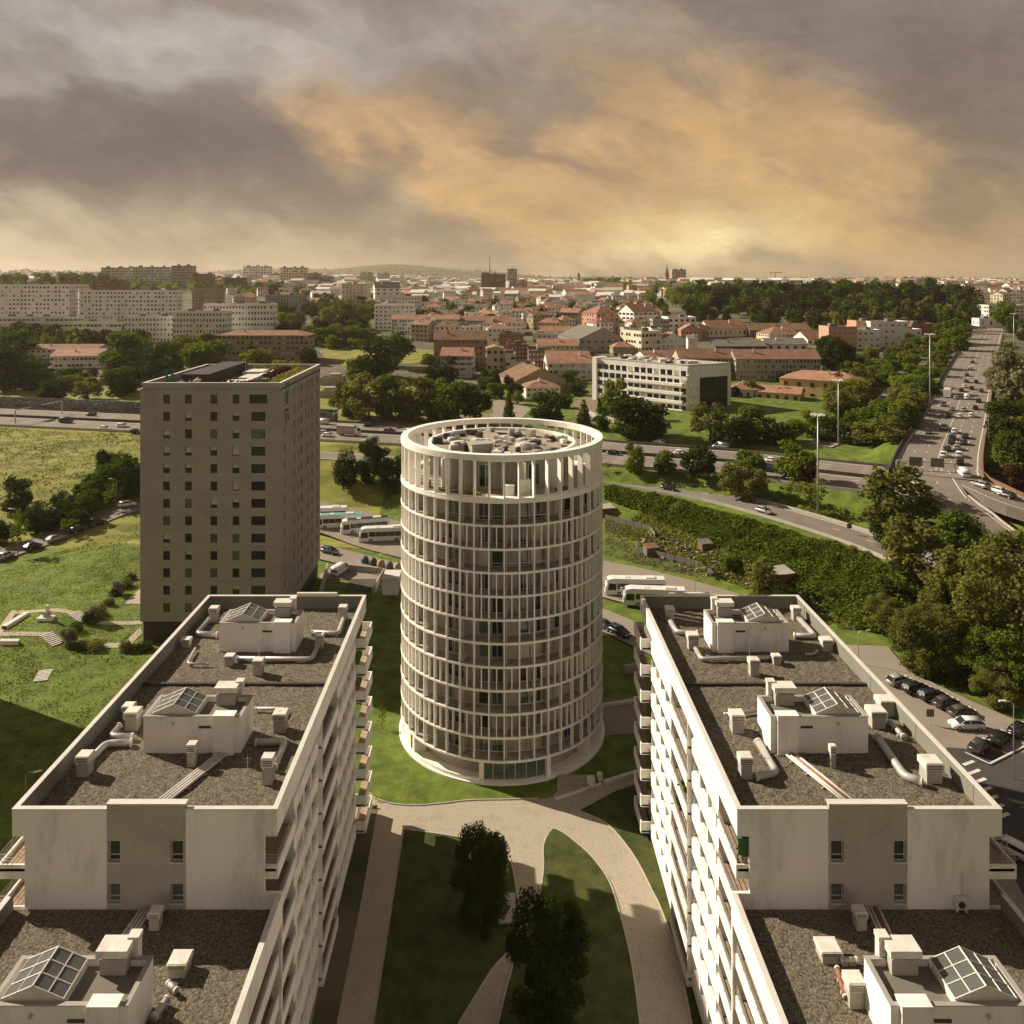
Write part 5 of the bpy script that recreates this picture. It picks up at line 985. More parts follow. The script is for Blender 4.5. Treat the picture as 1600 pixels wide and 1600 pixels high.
zone([(1545, 690), (1640, 700), (1640, 770), (1560, 745)], 12, ['dark', 'bush', 'olive'], (6, 9), (5, 8), '%s plant in the hollow beside the highway bridge', 'plants in the hollow by the bridge', 1.0, cat='shrub')
zone([(20, 790), (130, 800), (200, 770), (215, 740), (170, 720), (120, 790)], 14, ['bush', 'dark', 'green'], (5, 8), (4, 7), '%s plant on the bank between meadow and street', 'plants on the meadow bank', 1.0, cat='shrub')
zone([(1020, 705), (1120, 714), (1290, 745), (1290, 755), (1120, 735)], 6, ['bush'], (3, 4), (2, 3), '%s plant on the motorway verge', 'plants on the motorway verge', 1.0, cat='shrub')
mass('wood', [(1020, 500), (1140, 508), (1290, 518), (1400, 526), (1500, 522), (1500, 514), (1300, 508), (1140, 500)], 30, [m_leafA, m_leafO, m_leafC], (10, 15), (12, 17))
# hedges by the garden of the grey tower
for i, (px, py) in enumerate([(112, 1012), (128, 1014), (150, 1015), (196, 1017), (210, 1016), (225, 1016), (118, 985), (140, 970), (155, 962), (170, 945), (182, 930), (195, 918), (205, 905)]):
    x, y, z = G(px, py); tree('bush', x, y, 2.4 + (i % 3) * .5, 1.5 + (i % 4) * .4, 'low clipped shrub in the bed beside the grey tower garden', 'shrubs beside the grey tower garden', z)
for i, (px, py, lab) in enumerate([(107, 1008, 'blossoming small tree at the corner of the garden steps'), (152, 972, 'blossoming small tree beside the garden lawn'), (184, 930, 'blossoming small tree at the top of the garden hedge')]): x, y, z = G(px, py); tree('pale', x, y, 3.0, 3.6, lab, None, z)
# scatter: undergrowth on the slope, meadow tufts, rough grass by the tower (nobody could count these)
def scatter(name, poly, n, size, mat, zr, seed, up=.8, flat=False, asp=1.0, m=1.0):
    r = random.Random(seed); xs = [p[0] for p in poly]; ys = [p[1] for p in poly]; wp = [G(*p)[:2] for p in poly]; wx = [p[0] for p in wp]; wy = [p[1] for p in wp]; c = []
    while len(c) < n:
        x, y = r.uniform(min(wx), max(wx)), r.uniform(min(wy), max(wy))
        if inside(wp, x, y): c.append((x, y))
    c = np.array(c); rg = np.random.default_rng(seed); z = tz(c[:, 0], c[:, 1]); hh = np.sin(c[:, 0] * .55 + np.sin(c[:, 1] * .31) * 2) * np.sin(c[:, 1] * .47 + np.sin(c[:, 0] * .23) * 2) * .5 + .5
    k = np.ones(n, bool) if name not in ('meadow_grass', 'rough_grass') else rg.uniform(0, 1, n) < .15 + 1.3 * hh * (np.sin(c[:, 0] * .13 + 2) * np.sin(c[:, 1] * .17) * .5 + .6)
    for rd in ROADS.values():
        L = rd['L'][::2]; dd = np.full(n, 1e9)
        for p in L: dd = np.minimum(dd, np.hypot(c[:, 0] - p[0], c[:, 1] - p[1]))
        k &= dd > rd['w'] / 2 + m + 2
    for a, b, e, f in KEEPOUT: k &= ~((c[:, 0] > a) & (c[:, 0] < b) & (c[:, 1] > e) & (c[:, 1] < f))
    zz = z + rg.uniform(0, 1, n) ** 1.3 * (zr[0] + (zr[1] - zr[0]) * hh); P3 = np.stack([c[:, 0], c[:, 1], zz], 1)[k]
    nr = rg.normal(scale=.6, size=(len(P3), 3)); nr[:, 2] = np.abs(nr[:, 2]) + up
    if flat: nr[:, 2] *= .15
    tag(put(name, quads_mesh(name, P3, nr, size * rg.uniform(.6, 1.5, len(P3)), mat, rg, asp)), kind='stuff')
SL = [(944, 758), (1060, 782), (1150, 806), (1280, 846), (1385, 870), (1440, 912), (1520, 960), (1560, 1050), (1500, 1075), (1400, 1050), (1330, 975), (1270, 935), (1190, 888), (1110, 848), (1000, 800), (945, 780)]
scatter('undergrowth', SL, 60000, .45, m_leafA, (.2, 1.1), 1)
scatter('undergrowth', SL, 6000, .5, m_leafC, (.3, 1.0), 12)
zone(SL, 12, ['bush'], (2.5, 4), (1.6, 2.6), '%s plant on the scrub slope below the slip road', 'bushes on the scrub slope', .5, cat='shrub')
scatter('undergrowth', SL, 24000, .45, m_leafB, (.2, 1.2), 2)
scatter('undergrowth', [(1000, 800), (1110, 848), (1190, 888), (1330, 975), (1400, 1050), (1340, 1010), (1290, 960), (1180, 925), (1060, 880), (960, 830)], 9000, .38, m_leafO, (.1, .9), 3)
scatter('meadow_grass', [(-20, 664), (218, 680), (218, 775), (120, 800), (-20, 800)], 5000, .6, m_leafB, (.03, .2), 4, 1.2, False, .5)
scatter('meadow_grass', [(-20, 664), (218, 680), (218, 775), (120, 800), (-20, 800)], 7000, .6, m_leafW, (.03, .2), 5, 1.2, False, .45)
scatter('rough_grass', [(585, 1255), (640, 1260), (735, 1254), (850, 1250), (866, 1240), (860, 1150), (600, 1050), (585, 1150)], 22000, .15, m_leafB, (.05, .2), 6, .5, False, .7)
scatter('rough_grass', [(-30, 905), (60, 872), (218, 815), (222, 1003), (330, 960), (40, 1270), (-30, 1270)], 30000, .26, m_leafB, (.03, .12), 7, .9, False, .7)
scatter('rough_grass', [(945, 800), (1000, 830), (1060, 870), (1110, 895), (1110, 920), (1030, 890), (945, 868)], 7000, .35, m_leafW, (.05, .35), 8, .3, True, .7)
scatter('verge_grass', [(1000, 752), (1200, 770), (1290, 790), (1400, 850), (1420, 890), (1280, 815), (1150, 780)], 9000, .4, m_leafB, (.05, .25), 9, .3, True, .7)
for q_, sd_ in ((lawnA, 21), (lawnB, 22), (lawnC, 23)): scatter('lawn_grass', [(a, min(c, 1600)) for a, c in q_], 9000, .12, m_leafA, (.08, .16), sd_, .7, False, .7, 0)
scatter('ivy', [(590, 1262), (575, 1262), (500, 1590), (520, 1600), (560, 1400)], 5000, .25, m_leafC, (.1, .4), 10)
# ------------------------------------------------------------------ vehicles (front faces +X in local space)
CARC = {'white': M('car_white', (.72, .71, .68), .3, .03, 1, spec=.6), 'silver': M('car_silver', (.38, .38, .37), .3, .05, 1, spec=.6, metal=.4), 'black': M('car_black', (.012, .012, .013), .25, .1, 1, spec=.7),
        'dark grey': M('car_grey', (.045, .045, .048), .28, .1, 1, spec=.6), 'dark blue': M('car_blue', (.03, .045, .075), .28, .1, 1, spec=.6), 'dark red': M('car_red', (.12, .025, .02), .3, .1, 1, spec=.6), 'brown': M('car_brown', (.07, .05, .04), .3, .1, 1, spec=.6), 'teal': M('coach_teal', (.16, .36, .34), .35, .05, 1, spec=.5)}
m_tyre = M('tyre', (.012, .012, .012), .8, .1, 3); m_lamp = M('head_lamp', (.75, .74, .70), .2, .03, 1, spec=.7); m_tail = M('tail_lamp', (.25, .02, .015), .3, .05, 1)
def loft(mb, secs, mi=0):     # secs: list of closed loops with equal vertex count
    n0 = len(mb.v); K = len(secs[0])
    for s_ in secs: mb.v += [tuple(p) for p in s_]
    for i in range(len(secs) - 1):
        for k in range(K): a, b = n0 + i * K + k, n0 + i * K + (k + 1) % K; mb.f.append((a, b, b + K, a + K)); mb.m.append(mi)
    mb.f.append(tuple(n0 + k for k in reversed(range(K)))); mb.m.append(mi); mb.f.append(tuple(n0 + (len(secs) - 1) * K + k for k in range(K))); mb.m.append(mi)
def wheel_mesh(r, w_):
    b = MB(); b.tube([(0, -w_ / 2, 0), (0, w_ / 2, 0)], r, 12, 0); b.tube([(0, -w_ / 2 - .012, 0), (0, w_ / 2 + .012, 0)], r * .6, 10, 1); return b.mesh('wheel', [m_tyre, m_metal])
def car_proto(kind):
    L, W, Hh = {'car': (4.3, 1.76, 1.46), 'estate': (4.6, 1.8, 1.5), 'van': (5.2, 1.95, 2.1)}[kind]
    b = MB(); w2 = W / 2
    prof = {'car': [(-L / 2, .45, .75), (-L / 2 + .12, .3, .92), (-L / 2 + .9, .26, .98), (.6, .25, .96), (1.3, .26, .86), (L / 2 - .25, .3, .72), (L / 2, .42, .6)],
            'estate': [(-L / 2, .45, .85), (-L / 2 + .12, .3, 1.0), (-L / 2 + .9, .26, 1.0), (.7, .25, .98), (1.4, .26, .9), (L / 2 - .25, .3, .76), (L / 2, .42, .62)],
            'van': [(-L / 2, .45, 1.0), (-L / 2 + .1, .3, 1.1), (-1, .26, 1.1), (1.2, .25, 1.1), (1.9, .26, 1.05), (L / 2 - .2, .3, .9), (L / 2, .42, .7)]}[kind]
    secs = []
    for i, (x, zl, zh) in enumerate(prof):
        q = .90 if i in (0, len(prof) - 1) else 1.0; y = w2 * q; zm = (zl + zh) / 2; secs.append([(x, -y * .94, zl), (x, y * .94, zl), (x, y, zm), (x, y * .95, zh), (x, -y * .95, zh), (x, -y, zm)])
    loft(b, secs)
    cab = {'car': [(-L / 2 + .15, .93), (-L / 2 + .75, 1.40), (-.1, Hh), (.35, 1.42), (1.15, .90)], 'estate': [(-L / 2 + .06, .98), (-L / 2 + .35, 1.44), (-.2, Hh), (.4, 1.45), (1.25, .92)], 'van': [(-L / 2 + .02, 1.1), (-L / 2 + .1, 2.02), (0, Hh), (1.2, 2.02), (2.0, 1.05)]}[kind]
    # roof skin and pillars
    rf = [(cab[1][0], cab[1][1]), (cab[2][0], cab[2][1]), (cab[3][0], cab[3][1])]; loft(b, [[(x, -w2 * .76, z - .05), (x, w2 * .76, z - .05), (x, w2 * .70, z + .02), (x, -w2 * .70, z + .02)] for x, z in rf])
    if kind == 'van': b.box(-L / 2 + .06, .75, -w2 * .93, w2 * .93, 1.08, 2.0)
    for sg in (-1, 1):
        for (xa_, za), (xb, zb) in ((cab[0], cab[1]), (cab[4], cab[3]), ((-.25, .96), (-.25, 1.42))): b.tube([(xa_, sg * w2 * .88, za), (xb, sg * w2 * .73, zb)], .05, 4)
        b.box(.75, .95, sg * (w2 + .02), sg * (w2 + .17), .92, 1.06)
    body = b.mesh('body', [CARC['white']], True)
    g = MB(); loft(g, [[(x, -y_, z0), (x, y_, z0), (x, y_ * k, z1), (x, -y_ * k, z1)] for x, z0, z1, y_, k in ((cab[0][0] + .02, .9, cab[0][1] + .03, w2 * .86, .95), (cab[1][0] + .02, .9, cab[1][1] - .05, w2 * .88, .80), (cab[3][0], .88, cab[3][1] - .05, w2 * .88, .80), (cab[4][0], .82, cab[4][1], w2 * .86, .96))])
    glass = g.mesh('cabin_glass', [m_glass]); whl = wheel_mesh(.31 if kind != 'van' else .35, .2)
    h = MB(); h.box(L / 2 - .16, L / 2 - .02, -.07, .07 + .25, -.08, .08); lamp = h.mesh('headlight', [m_lamp]); h = MB(); h.box(-L / 2 - .0, -L / 2 + .1, -.12, .12, -.08, .08); tl = h.mesh('tail_light', [m_tail])
    rt = thing(kind, 'proto', 'car'); xw = L * .30
    kid(rt, put('body', body, rt, False)); kid(rt, put('cabin_glass', glass, rt, False))
    for x in (-xw, xw):
        for y in (-w2 + .1, w2 - .1): kid(rt, put('wheel', whl, rt, False, (x, y, .32)))
    for y in (-w2 + .3, w2 - .52): kid(rt, put('headlight', lamp, rt, False, (0, y, .66 if kind != 'van' else .8)))
    for y in (-w2 + .22, w2 - .22): kid(rt, put('tail_light', tl, rt, False, (0, y, .78)))
    return rt
PROTO = {}
def vehicle(kind, colr, loc, rz, label, cat='car', group=None):
    if kind not in PROTO: PROTO[kind] = car_proto(kind); r = PROTO[kind]; r.location = loc; r.rotation_euler = (0, 0, rz); b0 = KIDS[r.name][0]; b0.material_slots[0].link = 'OBJECT'; b0.material_slots[0].material = CARC[colr]; tag(r, label, cat, group); r.name = {'van': 'van'}.get(kind, 'car'); KIDS[r.name] = [o for o in col.objects if o.parent == r]; return r
    r = dup(PROTO[kind], loc, rz, label, group, recolor=('body', CARC[colr])); r['category'] = cat
    if not group and 'group' in r.keys(): del r['group']
    return r
def on_road(px, py, names):
    best = None
    for nm in names:
        r = ROADS[nm]; L = r['L']
        for i in range(len(L) - 1):
            for u in (0., .5):
                p = L[i] * (1 - u) + L[i + 1] * u; d = (H - p[2]) * F / (py - CY); x = (px - CX) / F * d; e = math.hypot(x - p[0], d - p[1])
                if best is None or e < best[0]: t = L[i + 1] - L[i]; best = (e, x, d, p[2] + r['top'], math.atan2(t[1], t[0]))
    return best[1:]
CARS = [  # px, py, kind, colour, roads, facing (+1 along the road, -1 against), label
 (1520, 568, 'car', 'dark grey', 'h', -1, 'dark grey car, last in the queue far up the highway'), (1516, 578, 'estate', 'white', 'h', -1, 'white car just in front of the last dark grey car far up the highway'), (1511, 588, 'car', 'dark blue', 'h', -1, 'dark blue car below two white cars far up the highway'), (1510, 598, 'car', 'dark grey', 'h', -1, 'dark grey middle lane car ahead of the dark blue one far up the highway'),
 (1525, 599, 'car', 'black', 'h', -1, 'black car in the right lane far up the highway'), (1507, 606, 'car', 'white', 'h', -1, 'white car left of two black ones above the highway bus'), (1518, 609, 'car', 'black', 'h', -1, 'black car in the middle lanes beside the highway bus'), (1502, 612, 'car', 'black', 'h', -1, 'black car just right of the highway bus'), (1533, 613, 'car', 'dark red', 'h', -1, 'dark red car at the right edge level with the highway bus'),
 (1494, 624, 'car', 'silver', 'h', -1, 'silver car close behind the highway bus to its right'), (1511, 624, 'van', 'white', 'h', -1, 'white van in the middle of the highway queue'), (1529, 629, 'estate', 'black', 'h', -1, 'black car at the right edge beside the white van'), (1474, 635, 'estate', 'dark grey', 'h', 1, 'dark grey car in the left lane just below the bus'), (1488, 642, 'car', 'silver', 'h', -1, 'silver car at the left of a row of three on the bridge'), (1506, 643, 'car', 'silver', 'h', -1, 'silver car in the middle of a row of three on the bridge'), (1524, 640, 'estate', 'black', 'h', -1, 'black car at the right of a row of three on the bridge'),
 (1465, 650, 'car', 'white', 'h', 1, 'white car in the far left lane of the bridge'), (1482, 652, 'estate', 'dark grey', 'h', -1, 'dark grey car beside the white car in the left lanes of the bridge'), (1500, 653, 'car', 'white', 'h', -1, 'white car beside another white one near the lane arrows'), (1518, 652, 'estate', 'white', 'h', -1, 'white car at the right of the row near the lane arrows'), (1475, 671, 'estate', 'silver', 'h', 1, 'silver car alone in the left middle lane of the bridge'), (1450, 678, 'car', 'dark grey', 'h', 1, 'dark car alone in the left lane of the bridge'), (1492, 677, 'car', 'white', 'h', -1, 'white car above a cluster of dark ones on the bridge'),
 (1488, 687, 'estate', 'black', 'h', -1, 'black car upper left in the dark cluster on the bridge'), (1508, 685, 'estate', 'dark grey', 'h', -1, 'dark grey car upper right in the dark cluster on the bridge'), (1487, 694, 'car', 'black', 'h', -1, 'black car lower left in the dark cluster on the bridge'), (1506, 695, 'car', 'dark blue', 'h', -1, 'dark blue car lower right in the dark cluster on the bridge'), (1480, 705, 'estate', 'dark grey', 'h', -1, 'dark car just above the white one behind the gantry'), (1496, 703, 'car', 'silver', 'h', -1, 'silver car right of the dark one behind the gantry'), (1475, 714, 'car', 'white', 'h', -1, 'white car at the left just behind the gantry beam'), (1499, 714, 'estate', 'white', 'h', -1, 'white car at the right just behind the gantry beam'), (1500, 726, 'estate', 'black', 'h', -1, 'black car right at the gantry post'),
 (1506, 745, 'van', 'white', 'n', -1, 'large white van leaving the bridge by the entry road'), (1532, 762, 'estate', 'silver', 'n', -1, 'silver car on the entry road below the white van'), (1559, 771, 'car', 'white', 'n', -1, 'white car near the right edge on the entry road'), (1571, 778, 'car', 'dark grey', 'n', -1, 'dark grey car before the white one at the right edge of the entry road'), (1500, 554, 'car', 'dark red', 'h', 1, 'dark red car far up in the left lane of the highway'),
 (1455, 827, 'car', 'black', 'l', 1, 'black car on the shaded link road behind the willow'), (1493, 842, 'estate', 'dark grey', 'l', 1, 'dark grey car on the link road right of the willow'), (1216, 761, 'car', 'dark grey', 'l', 1, 'dark grey car on the link road behind the bright young trees'),
 (142, 650, 'car', 'black', 'm', -1, 'black car alone on the far carriageway at the left'), (103, 661, 'van', 'dark grey', 'm', 1, 'dark van on the near carriageway left of the white cars'), (192, 668, 'estate', 'white', 'm', 1, 'white car on the near carriageway left of the grey tower'), (164, 672, 'car', 'white', 'm', 1, 'white low car on the inner edge of the near carriageway at left'), (211, 677, 'car', 'black', 'm', 1, 'black car about to pass behind the grey tower'),
 (504, 663, 'van', 'white', 'm', -1, 'white van just right of the grey tower on the far carriageway'), (577, 667, 'estate', 'black', 'm', -1, 'black car on the far carriageway right of the box truck'), (609, 676, 'estate', 'dark red', 'm', 1, 'maroon car beside the crown ring on the motorway'), (513, 683, 'car', 'white', 'm', 1, 'white car in front of another near the grey tower on the motorway'), (508, 679, 'car', 'silver', 'm', 1, 'silver car half hidden behind the white one near the grey tower'), (640, 677, 'car', 'white', 'm', 1, 'white car seen through the crown ring on the motorway'),
 (1030, 694, 'car', 'silver', 'm', -1, 'silver car on the far carriageway right of the round tower'), (1127, 701, 'van', 'silver', 'm', -1, 'silver minivan on the far carriageway right of the round tower'), (959, 711, 'car', 'black', 'm', 1, 'black car just right of the crown ring on the near carriageway'), (1064, 711, 'car', 'white', 'm', 1, 'white car behind the dark verge tree on the near carriageway'), (1208, 723, 'car', 'white', 'm', 1, 'white car left of the bright tree on the motorway'), (1205, 738, 'car', 'black', 'm', 1, 'black car below the white one left of the bright tree'),
 (949, 749, 'car', 'black', 's', 1, 'black car at the right rim of the round tower on the slip road'), (1046, 766, 'estate', 'black', 's', 1, 'black car on the slip road at the hatched fork'), (1194, 802, 'car', 'silver', 's', 1, 'silver car alone in the middle of the slip road'),
 (9, 873, 'car', 'silver', 'p', 1, 'silver car first in the parked row at the left edge'), (51, 858, 'car', 'black', 'p', 1, 'black car second in the parked row at the left'), (86, 846, 'car', 'silver', 'p', 1, 'grey car third in the parked row at the left'), (122, 832, 'estate', 'black', 'p', 1, 'black car fourth in the parked row at the left'), (152, 821, 'estate', 'black', 'p', 1, 'black car last in the parked row nearest the grey tower'), (199, 792, 'estate', 'white', 'p', 1, 'white car parked across the street beside the grey tower'), (204, 779, 'car', 'dark grey', 'p', 1, 'dark car behind the white one beside the grey tower'), (154, 786, 'car', 'silver', 'p', 1, 'pale car half hidden by bushes above the parked row'),
 (516, 866, 'estate', 'dark blue', 'a', 1, 'dark blue car driving beside the grey tower near the coaches'), (945, 983, 'car', 'dark blue', 'a', 1, 'dark blue car at the right rim of the round tower on the street'), (968, 993, 'estate', 'black', 'a', 1, 'black car on the street between round tower and right block')]
RN = {'h': ['highway'], 'n': ['entry_road'], 'l': ['link_road'], 'm': ['motorway'], 's': ['slip_road'], 'p': ['local_street'], 'a': ['access_street']}
for px, py, kd, c, rd, f, lab in CARS:
    x, y, z, a = on_road(px, py, RN[rd]); vehicle(kd, c, (x, y, z), a + (math.pi if f < 0 else 0), lab, 'van' if kd == 'van' else 'car', 'cars on the highway bridge' if rd == 'h' else 'cars on the motorway' if rd == 'm' else 'cars parked along the left street' if rd == 'p' else None)
for px, py, c, a, lab in [(1404, 1072, 'silver', .35, 'silver car first in the row parked on the bank side of the parking street'), (1432, 1085, 'black', .35, 'black car second in the row on the parking street'), (1457, 1096, 'black', .35, 'black car third in the row on the parking street'), (1478, 1107, 'dark grey', .3, 'dark car fourth in the row on the parking street'), (1503, 1122, 'brown', .2, 'dark brown car just above the white parked car'), (1510, 1142, 'white', 3.0, 'white estate car parked on the right beyond the right block'), (1532, 1176, 'dark grey', .75, 'dark grey car parked with its nose toward the zebra crossing'), (1562, 1164, 'black', .75, 'black car in the middle of the three parked by the lamp post'), (1594, 1150, 'black', .75, 'black car at the right edge by the lamp post'), (1574, 1336, 'white', 2.2, 'white car on the shaded street behind the right block balcony')]:
    x, y, z = G(px, py); vehicle('estate' if c in ('white', 'black') else 'car', c, (x, y, z + (.38 if px != 1574 else .40)), a + .12 * math.sin(px), lab, 'car', 'cars parked on the right beyond the right block')
def coach(px, py, rz, colr, label, L=12.2):
    x, y, z = G(px, py); r = thing('coach', label, 'coach', (x, y, z + .12), rz, None); W, Hh = 1.27, 3.55
    b = MB(); pr = [(-L / 2, .5, 3.2), (-L / 2 + .15, .35, Hh), (L / 2 - 1.6, .35, Hh), (L / 2 - .55, .35, 3.3), (L / 2 - .1, .35, 2.0), (L / 2, .45, 1.0)]
    loft(b, [[(xx, -W, zl), (xx, W, zl), (xx, W, zl + (zh - zl) * .8), (xx, W * .9, zh), (xx, -W * .9, zh), (xx, -W, zl + (zh - zl) * .8)] for xx, zl, zh in pr]); b.build('body', CARC['white'] if colr != 'teal' else CARC['white'], r, world=False)
    for sg in (-1, 1):
        n = 6; x0, x1 = -L / 2 + .5, L / 2 - 2.4
        for k in range(n): g = MB(); a, c = x0 + (x1 - x0) * k / n + .03, x0 + (x1 - x0) * (k + 1) / n - .03; g.box(a, c, sg * (W - .05), sg * (W + .02), 1.55, 2.65); g.build('side_window', m_glass, r, world=False)
        g = MB(); g.hexa([(L / 2 - 2.2, sg * (W - .05), 1.3), (L / 2 - .5, sg * (W - .05), 1.3), (L / 2 - .5, sg * (W + .022), 1.3), (L / 2 - 2.2, sg * (W + .022), 1.3), (L / 2 - 2.2, sg * (W - .05), 2.6), (L / 2 - .75, sg * (W - .05), 2.6), (L / 2 - .75, sg * (W + .022), 2.6), (L / 2 - 2.2, sg * (W + .022), 2.6)]); g.build('side_window', m_glass, r, world=False)
        m = MB(); m.tube([(L / 2 - .5, sg * W, 2.9), (L / 2 + .25, sg * (W + .2), 2.8)], .05, 5); m.box(L / 2 + .15, L / 2 + .35, sg * (W + .08), sg * (W + .32), 2.2, 2.8); m.build('wing_mirror', m_dmetal if colr == 'black' else CARC['white'], r, world=False)
        l = MB(); l.box(L / 2 - .02, L / 2 + .06, sg * .75, sg * 1.1, .75, .95); l.build('headlight', m_lamp, r, world=False)
    g = MB(); g.hexa([(L / 2 - .03, -W * .9, 1.35), (L / 2 + .02, -W * .9, 1.35), (L / 2 + .02, W * .9, 1.35), (L / 2 - .03, W * .9, 1.35), (L / 2 - .62, -W * .85, 3.1), (L / 2 - .45, -W * .85, 3.1), (L / 2 - .45, W * .85, 3.1), (L / 2 - .62, W * .85, 3.1)]); g.build('windscreen', m_glass, r, world=False)
    wm = wheel_mesh(.5, .3)
    for xx in (-L / 2 + 3.0, L / 2 - 2.9):
        for sg in (-1, 1): put('wheel', wm, r, False, (xx, sg * (W - .12), .5))
    h = MB(); h.box(-L / 2 + 2, -L / 2 + 4, -.7, .7, Hh - .02, Hh + .2); h.build('roof_hatch', m_cap, r, world=False); h = MB(); h.box(1, 2, -.5, .5, Hh - .02, Hh + .1); h.build('roof_hatch', m_cap, r, world=False)
    st = MB()
    if colr == 'teal': st.box(-L / 2 + .3, L / 2 - 1.8, -W * .88, W * .88, Hh + .003, Hh + .02); st.build('roof_stripe', CARC['teal'], r, world=False); q = MB(); q.box(-.5, .6, -W - .03, -W - .005, .8, 1.5); q.build('red_panel', m_tail, r, world=False)
    elif colr == 'black': st.box(-L / 2 + .2, L / 2 - 1.7, -W * .88, W * .88, Hh + .003, Hh + .02); st.build('roof_stripe', CARC['dark grey'], r, world=False); q = MB(); q.box(-L / 2 + .1, L / 2 - 2.2, -W - .03, -W - .005, .9, 1.5); q.build('side_stripe', CARC['dark grey'], r, world=False)
    elif colr == 'redline': q = MB(); q.box(-L / 2 + .3, L / 2 - 2.5, -W - .03, -W - .005, 1.3, 1.5); q.build('side_stripe', m_tail, r, world=False)
    return r
PI_ = math.pi
coach(600, 846, PI_ + .13, 'white', 'white coach parked with its rear behind the round tower'); coach(570, 832, PI_ + .28, 'black', 'white coach with dark grey roof stripe parked between two others'); coach(528, 825, PI_ + .13, 'teal', 'coach with teal roof and a red panel parked beside the grey tower'); coach(506, 814, PI_ + .13, 'white', 'white coach hidden behind the teal roofed one')
coach(992, 930, PI_ - .05, 'white', 'white coach parked just right of the round tower'); coach(1022, 947, PI_ - .1, 'redline', 'white coach with a red line parked behind the right block corner')
x, y, z, a = on_road(1481, 620, ['highway']); o = coach(1481, 620, a + PI_, 'white', 'white bus in the left lanes of the highway bridge', 11); o.location = (x, y, z); o['category'] = 'bus'
def truck(px, py):
    x, y, z, a = on_road(px, py, ['motorway']); r = thing('box_truck', 'grey box truck with a white cab on the motorway between the two towers', 'truck', (x, y, z), a)
    b = MB(); b.box(-4, 2.2, -1.2, 1.2, .9, 3.5); b.build('cargo_box', m_gryl, r, world=False); b = MB(); loft(b, [[(xx, -1.1, .5), (xx, 1.1, .5), (xx, 1.1, zh), (xx, -1.1, zh)] for xx, zh in ((2.3, 2.7), (3.3, 2.7), (3.9, 1.7), (4.1, 1.2))]); b.build('cab', CARC['white'], r, world=False)
    b = MB(); b.hexa([(3.85, -1, 1.75), (3.95, -1, 1.75), (3.95, 1, 1.75), (3.85, 1, 1.75), (3.32, -.95, 2.6), (3.42, -.95, 2.6), (3.42, .95, 2.6), (3.32, .95, 2.6)]); b.build('windscreen', m_glass, r, world=False)
    b = MB(); b.box(-3.9, 3.5, -.5, .5, .5, .9); b.build('chassis', m_dmetal, r, world=False); w_ = wheel_mesh(.48, .3)
    for xx in (-2.6, 2.9):
        for sg in (-1, 1): put('wheel', w_, r, False, (xx, sg * 1.0, .48))
truck(545, 681)
# ------------------------------------------------------------------ lamps, gantries, bins, walls and small things
def mast(px, pyb, pyt, label, d=None):
    x, y, z = G(px, pyb); zt_ = H - (pyt - CY) / F * y; r = thing('lamp_mast', label, 'lamp mast', (x, y, z)); h = zt_ - z
    b = MB(); b.tube([(0, 0, -.5), (0, 0, h)], .28, 10, r2=.14); b.build('pole', m_metal, r, True, False)
    b = MB(); b.lathe(0, 0, [(1.0, h - .1), (1.1, h), (1.0, h + .1), (.9, h), (1.0, h - .1)], 20); b.build('lamp_ring', m_metal, r, world=False)
    for k in range(8):
        a = k * PI_ / 4; b = MB(); b.box(1.0, 1.75, -.28, .28, h - .12, h + .12); b.box(.1, 1.0, -.04, .04, h - .03, h + .03); o = b.build('lamp_head', m_cap, r, world=False); o.rotation_euler = (0, 0, a)
mast(1278, 806, 648, 'tallest nearest lamp mast with a lamp ring on the verge right of the round tower'); mast(1310, 698, 594, 'lamp mast with a ring of lamps behind the tallest one'); mast(1453, 640, 522, 'lamp mast with a ring of lamps rising from the trees left of the highway'); mast(1584, 560, 490, 'small far lamp mast at the right edge near the end of the highway')
def lamp(px, pyb, pyt, dirx, label, white=True):
    x, y, z = G(px, pyb); h = H - (pyt - CY) / F * y - z; r = thing('street_lamp', label, 'street lamp', (x, y, z))
    b = MB(); b.tube([(0, 0, -.3), (0, 0, h - .5), (dirx * .35, 0, h - .1), (dirx * 1.3, -.2, h)], .07, 6, r2=.045); b.build('pole', m_metal, r, True, False)
    b = MB(); b.hexa([(dirx * 1.2 - .1, -.35, h - .02), (dirx * 1.2 + .1, -.35, h - .02), (dirx * 1.9 + .12, -.1, h + .06), (dirx * 1.9 - .12, -.1, h + .06), (dirx * 1.2 - .1, -.2, h + .12), (dirx * 1.2 + .1, -.2, h + .12), (dirx * 1.9 + .12, .05, h + .16), (dirx * 1.9 - .12, .05, h + .16)] if dirx > 0 else [(dirx * 1.9 - .12, -.35, h), (dirx * 1.2 + .1, -.35, h), (dirx * 1.2 + .1, -.05, h), (dirx * 1.9 - .12, -.05, h), (dirx * 1.9 - .12, -.35, h + .16), (dirx * 1.2 + .1, -.35, h + .16), (dirx * 1.2 + .1, -.05, h + .16), (dirx * 1.9 - .12, -.05, h + .16)]); b.build('lamp_head', m_cap, r, world=False)
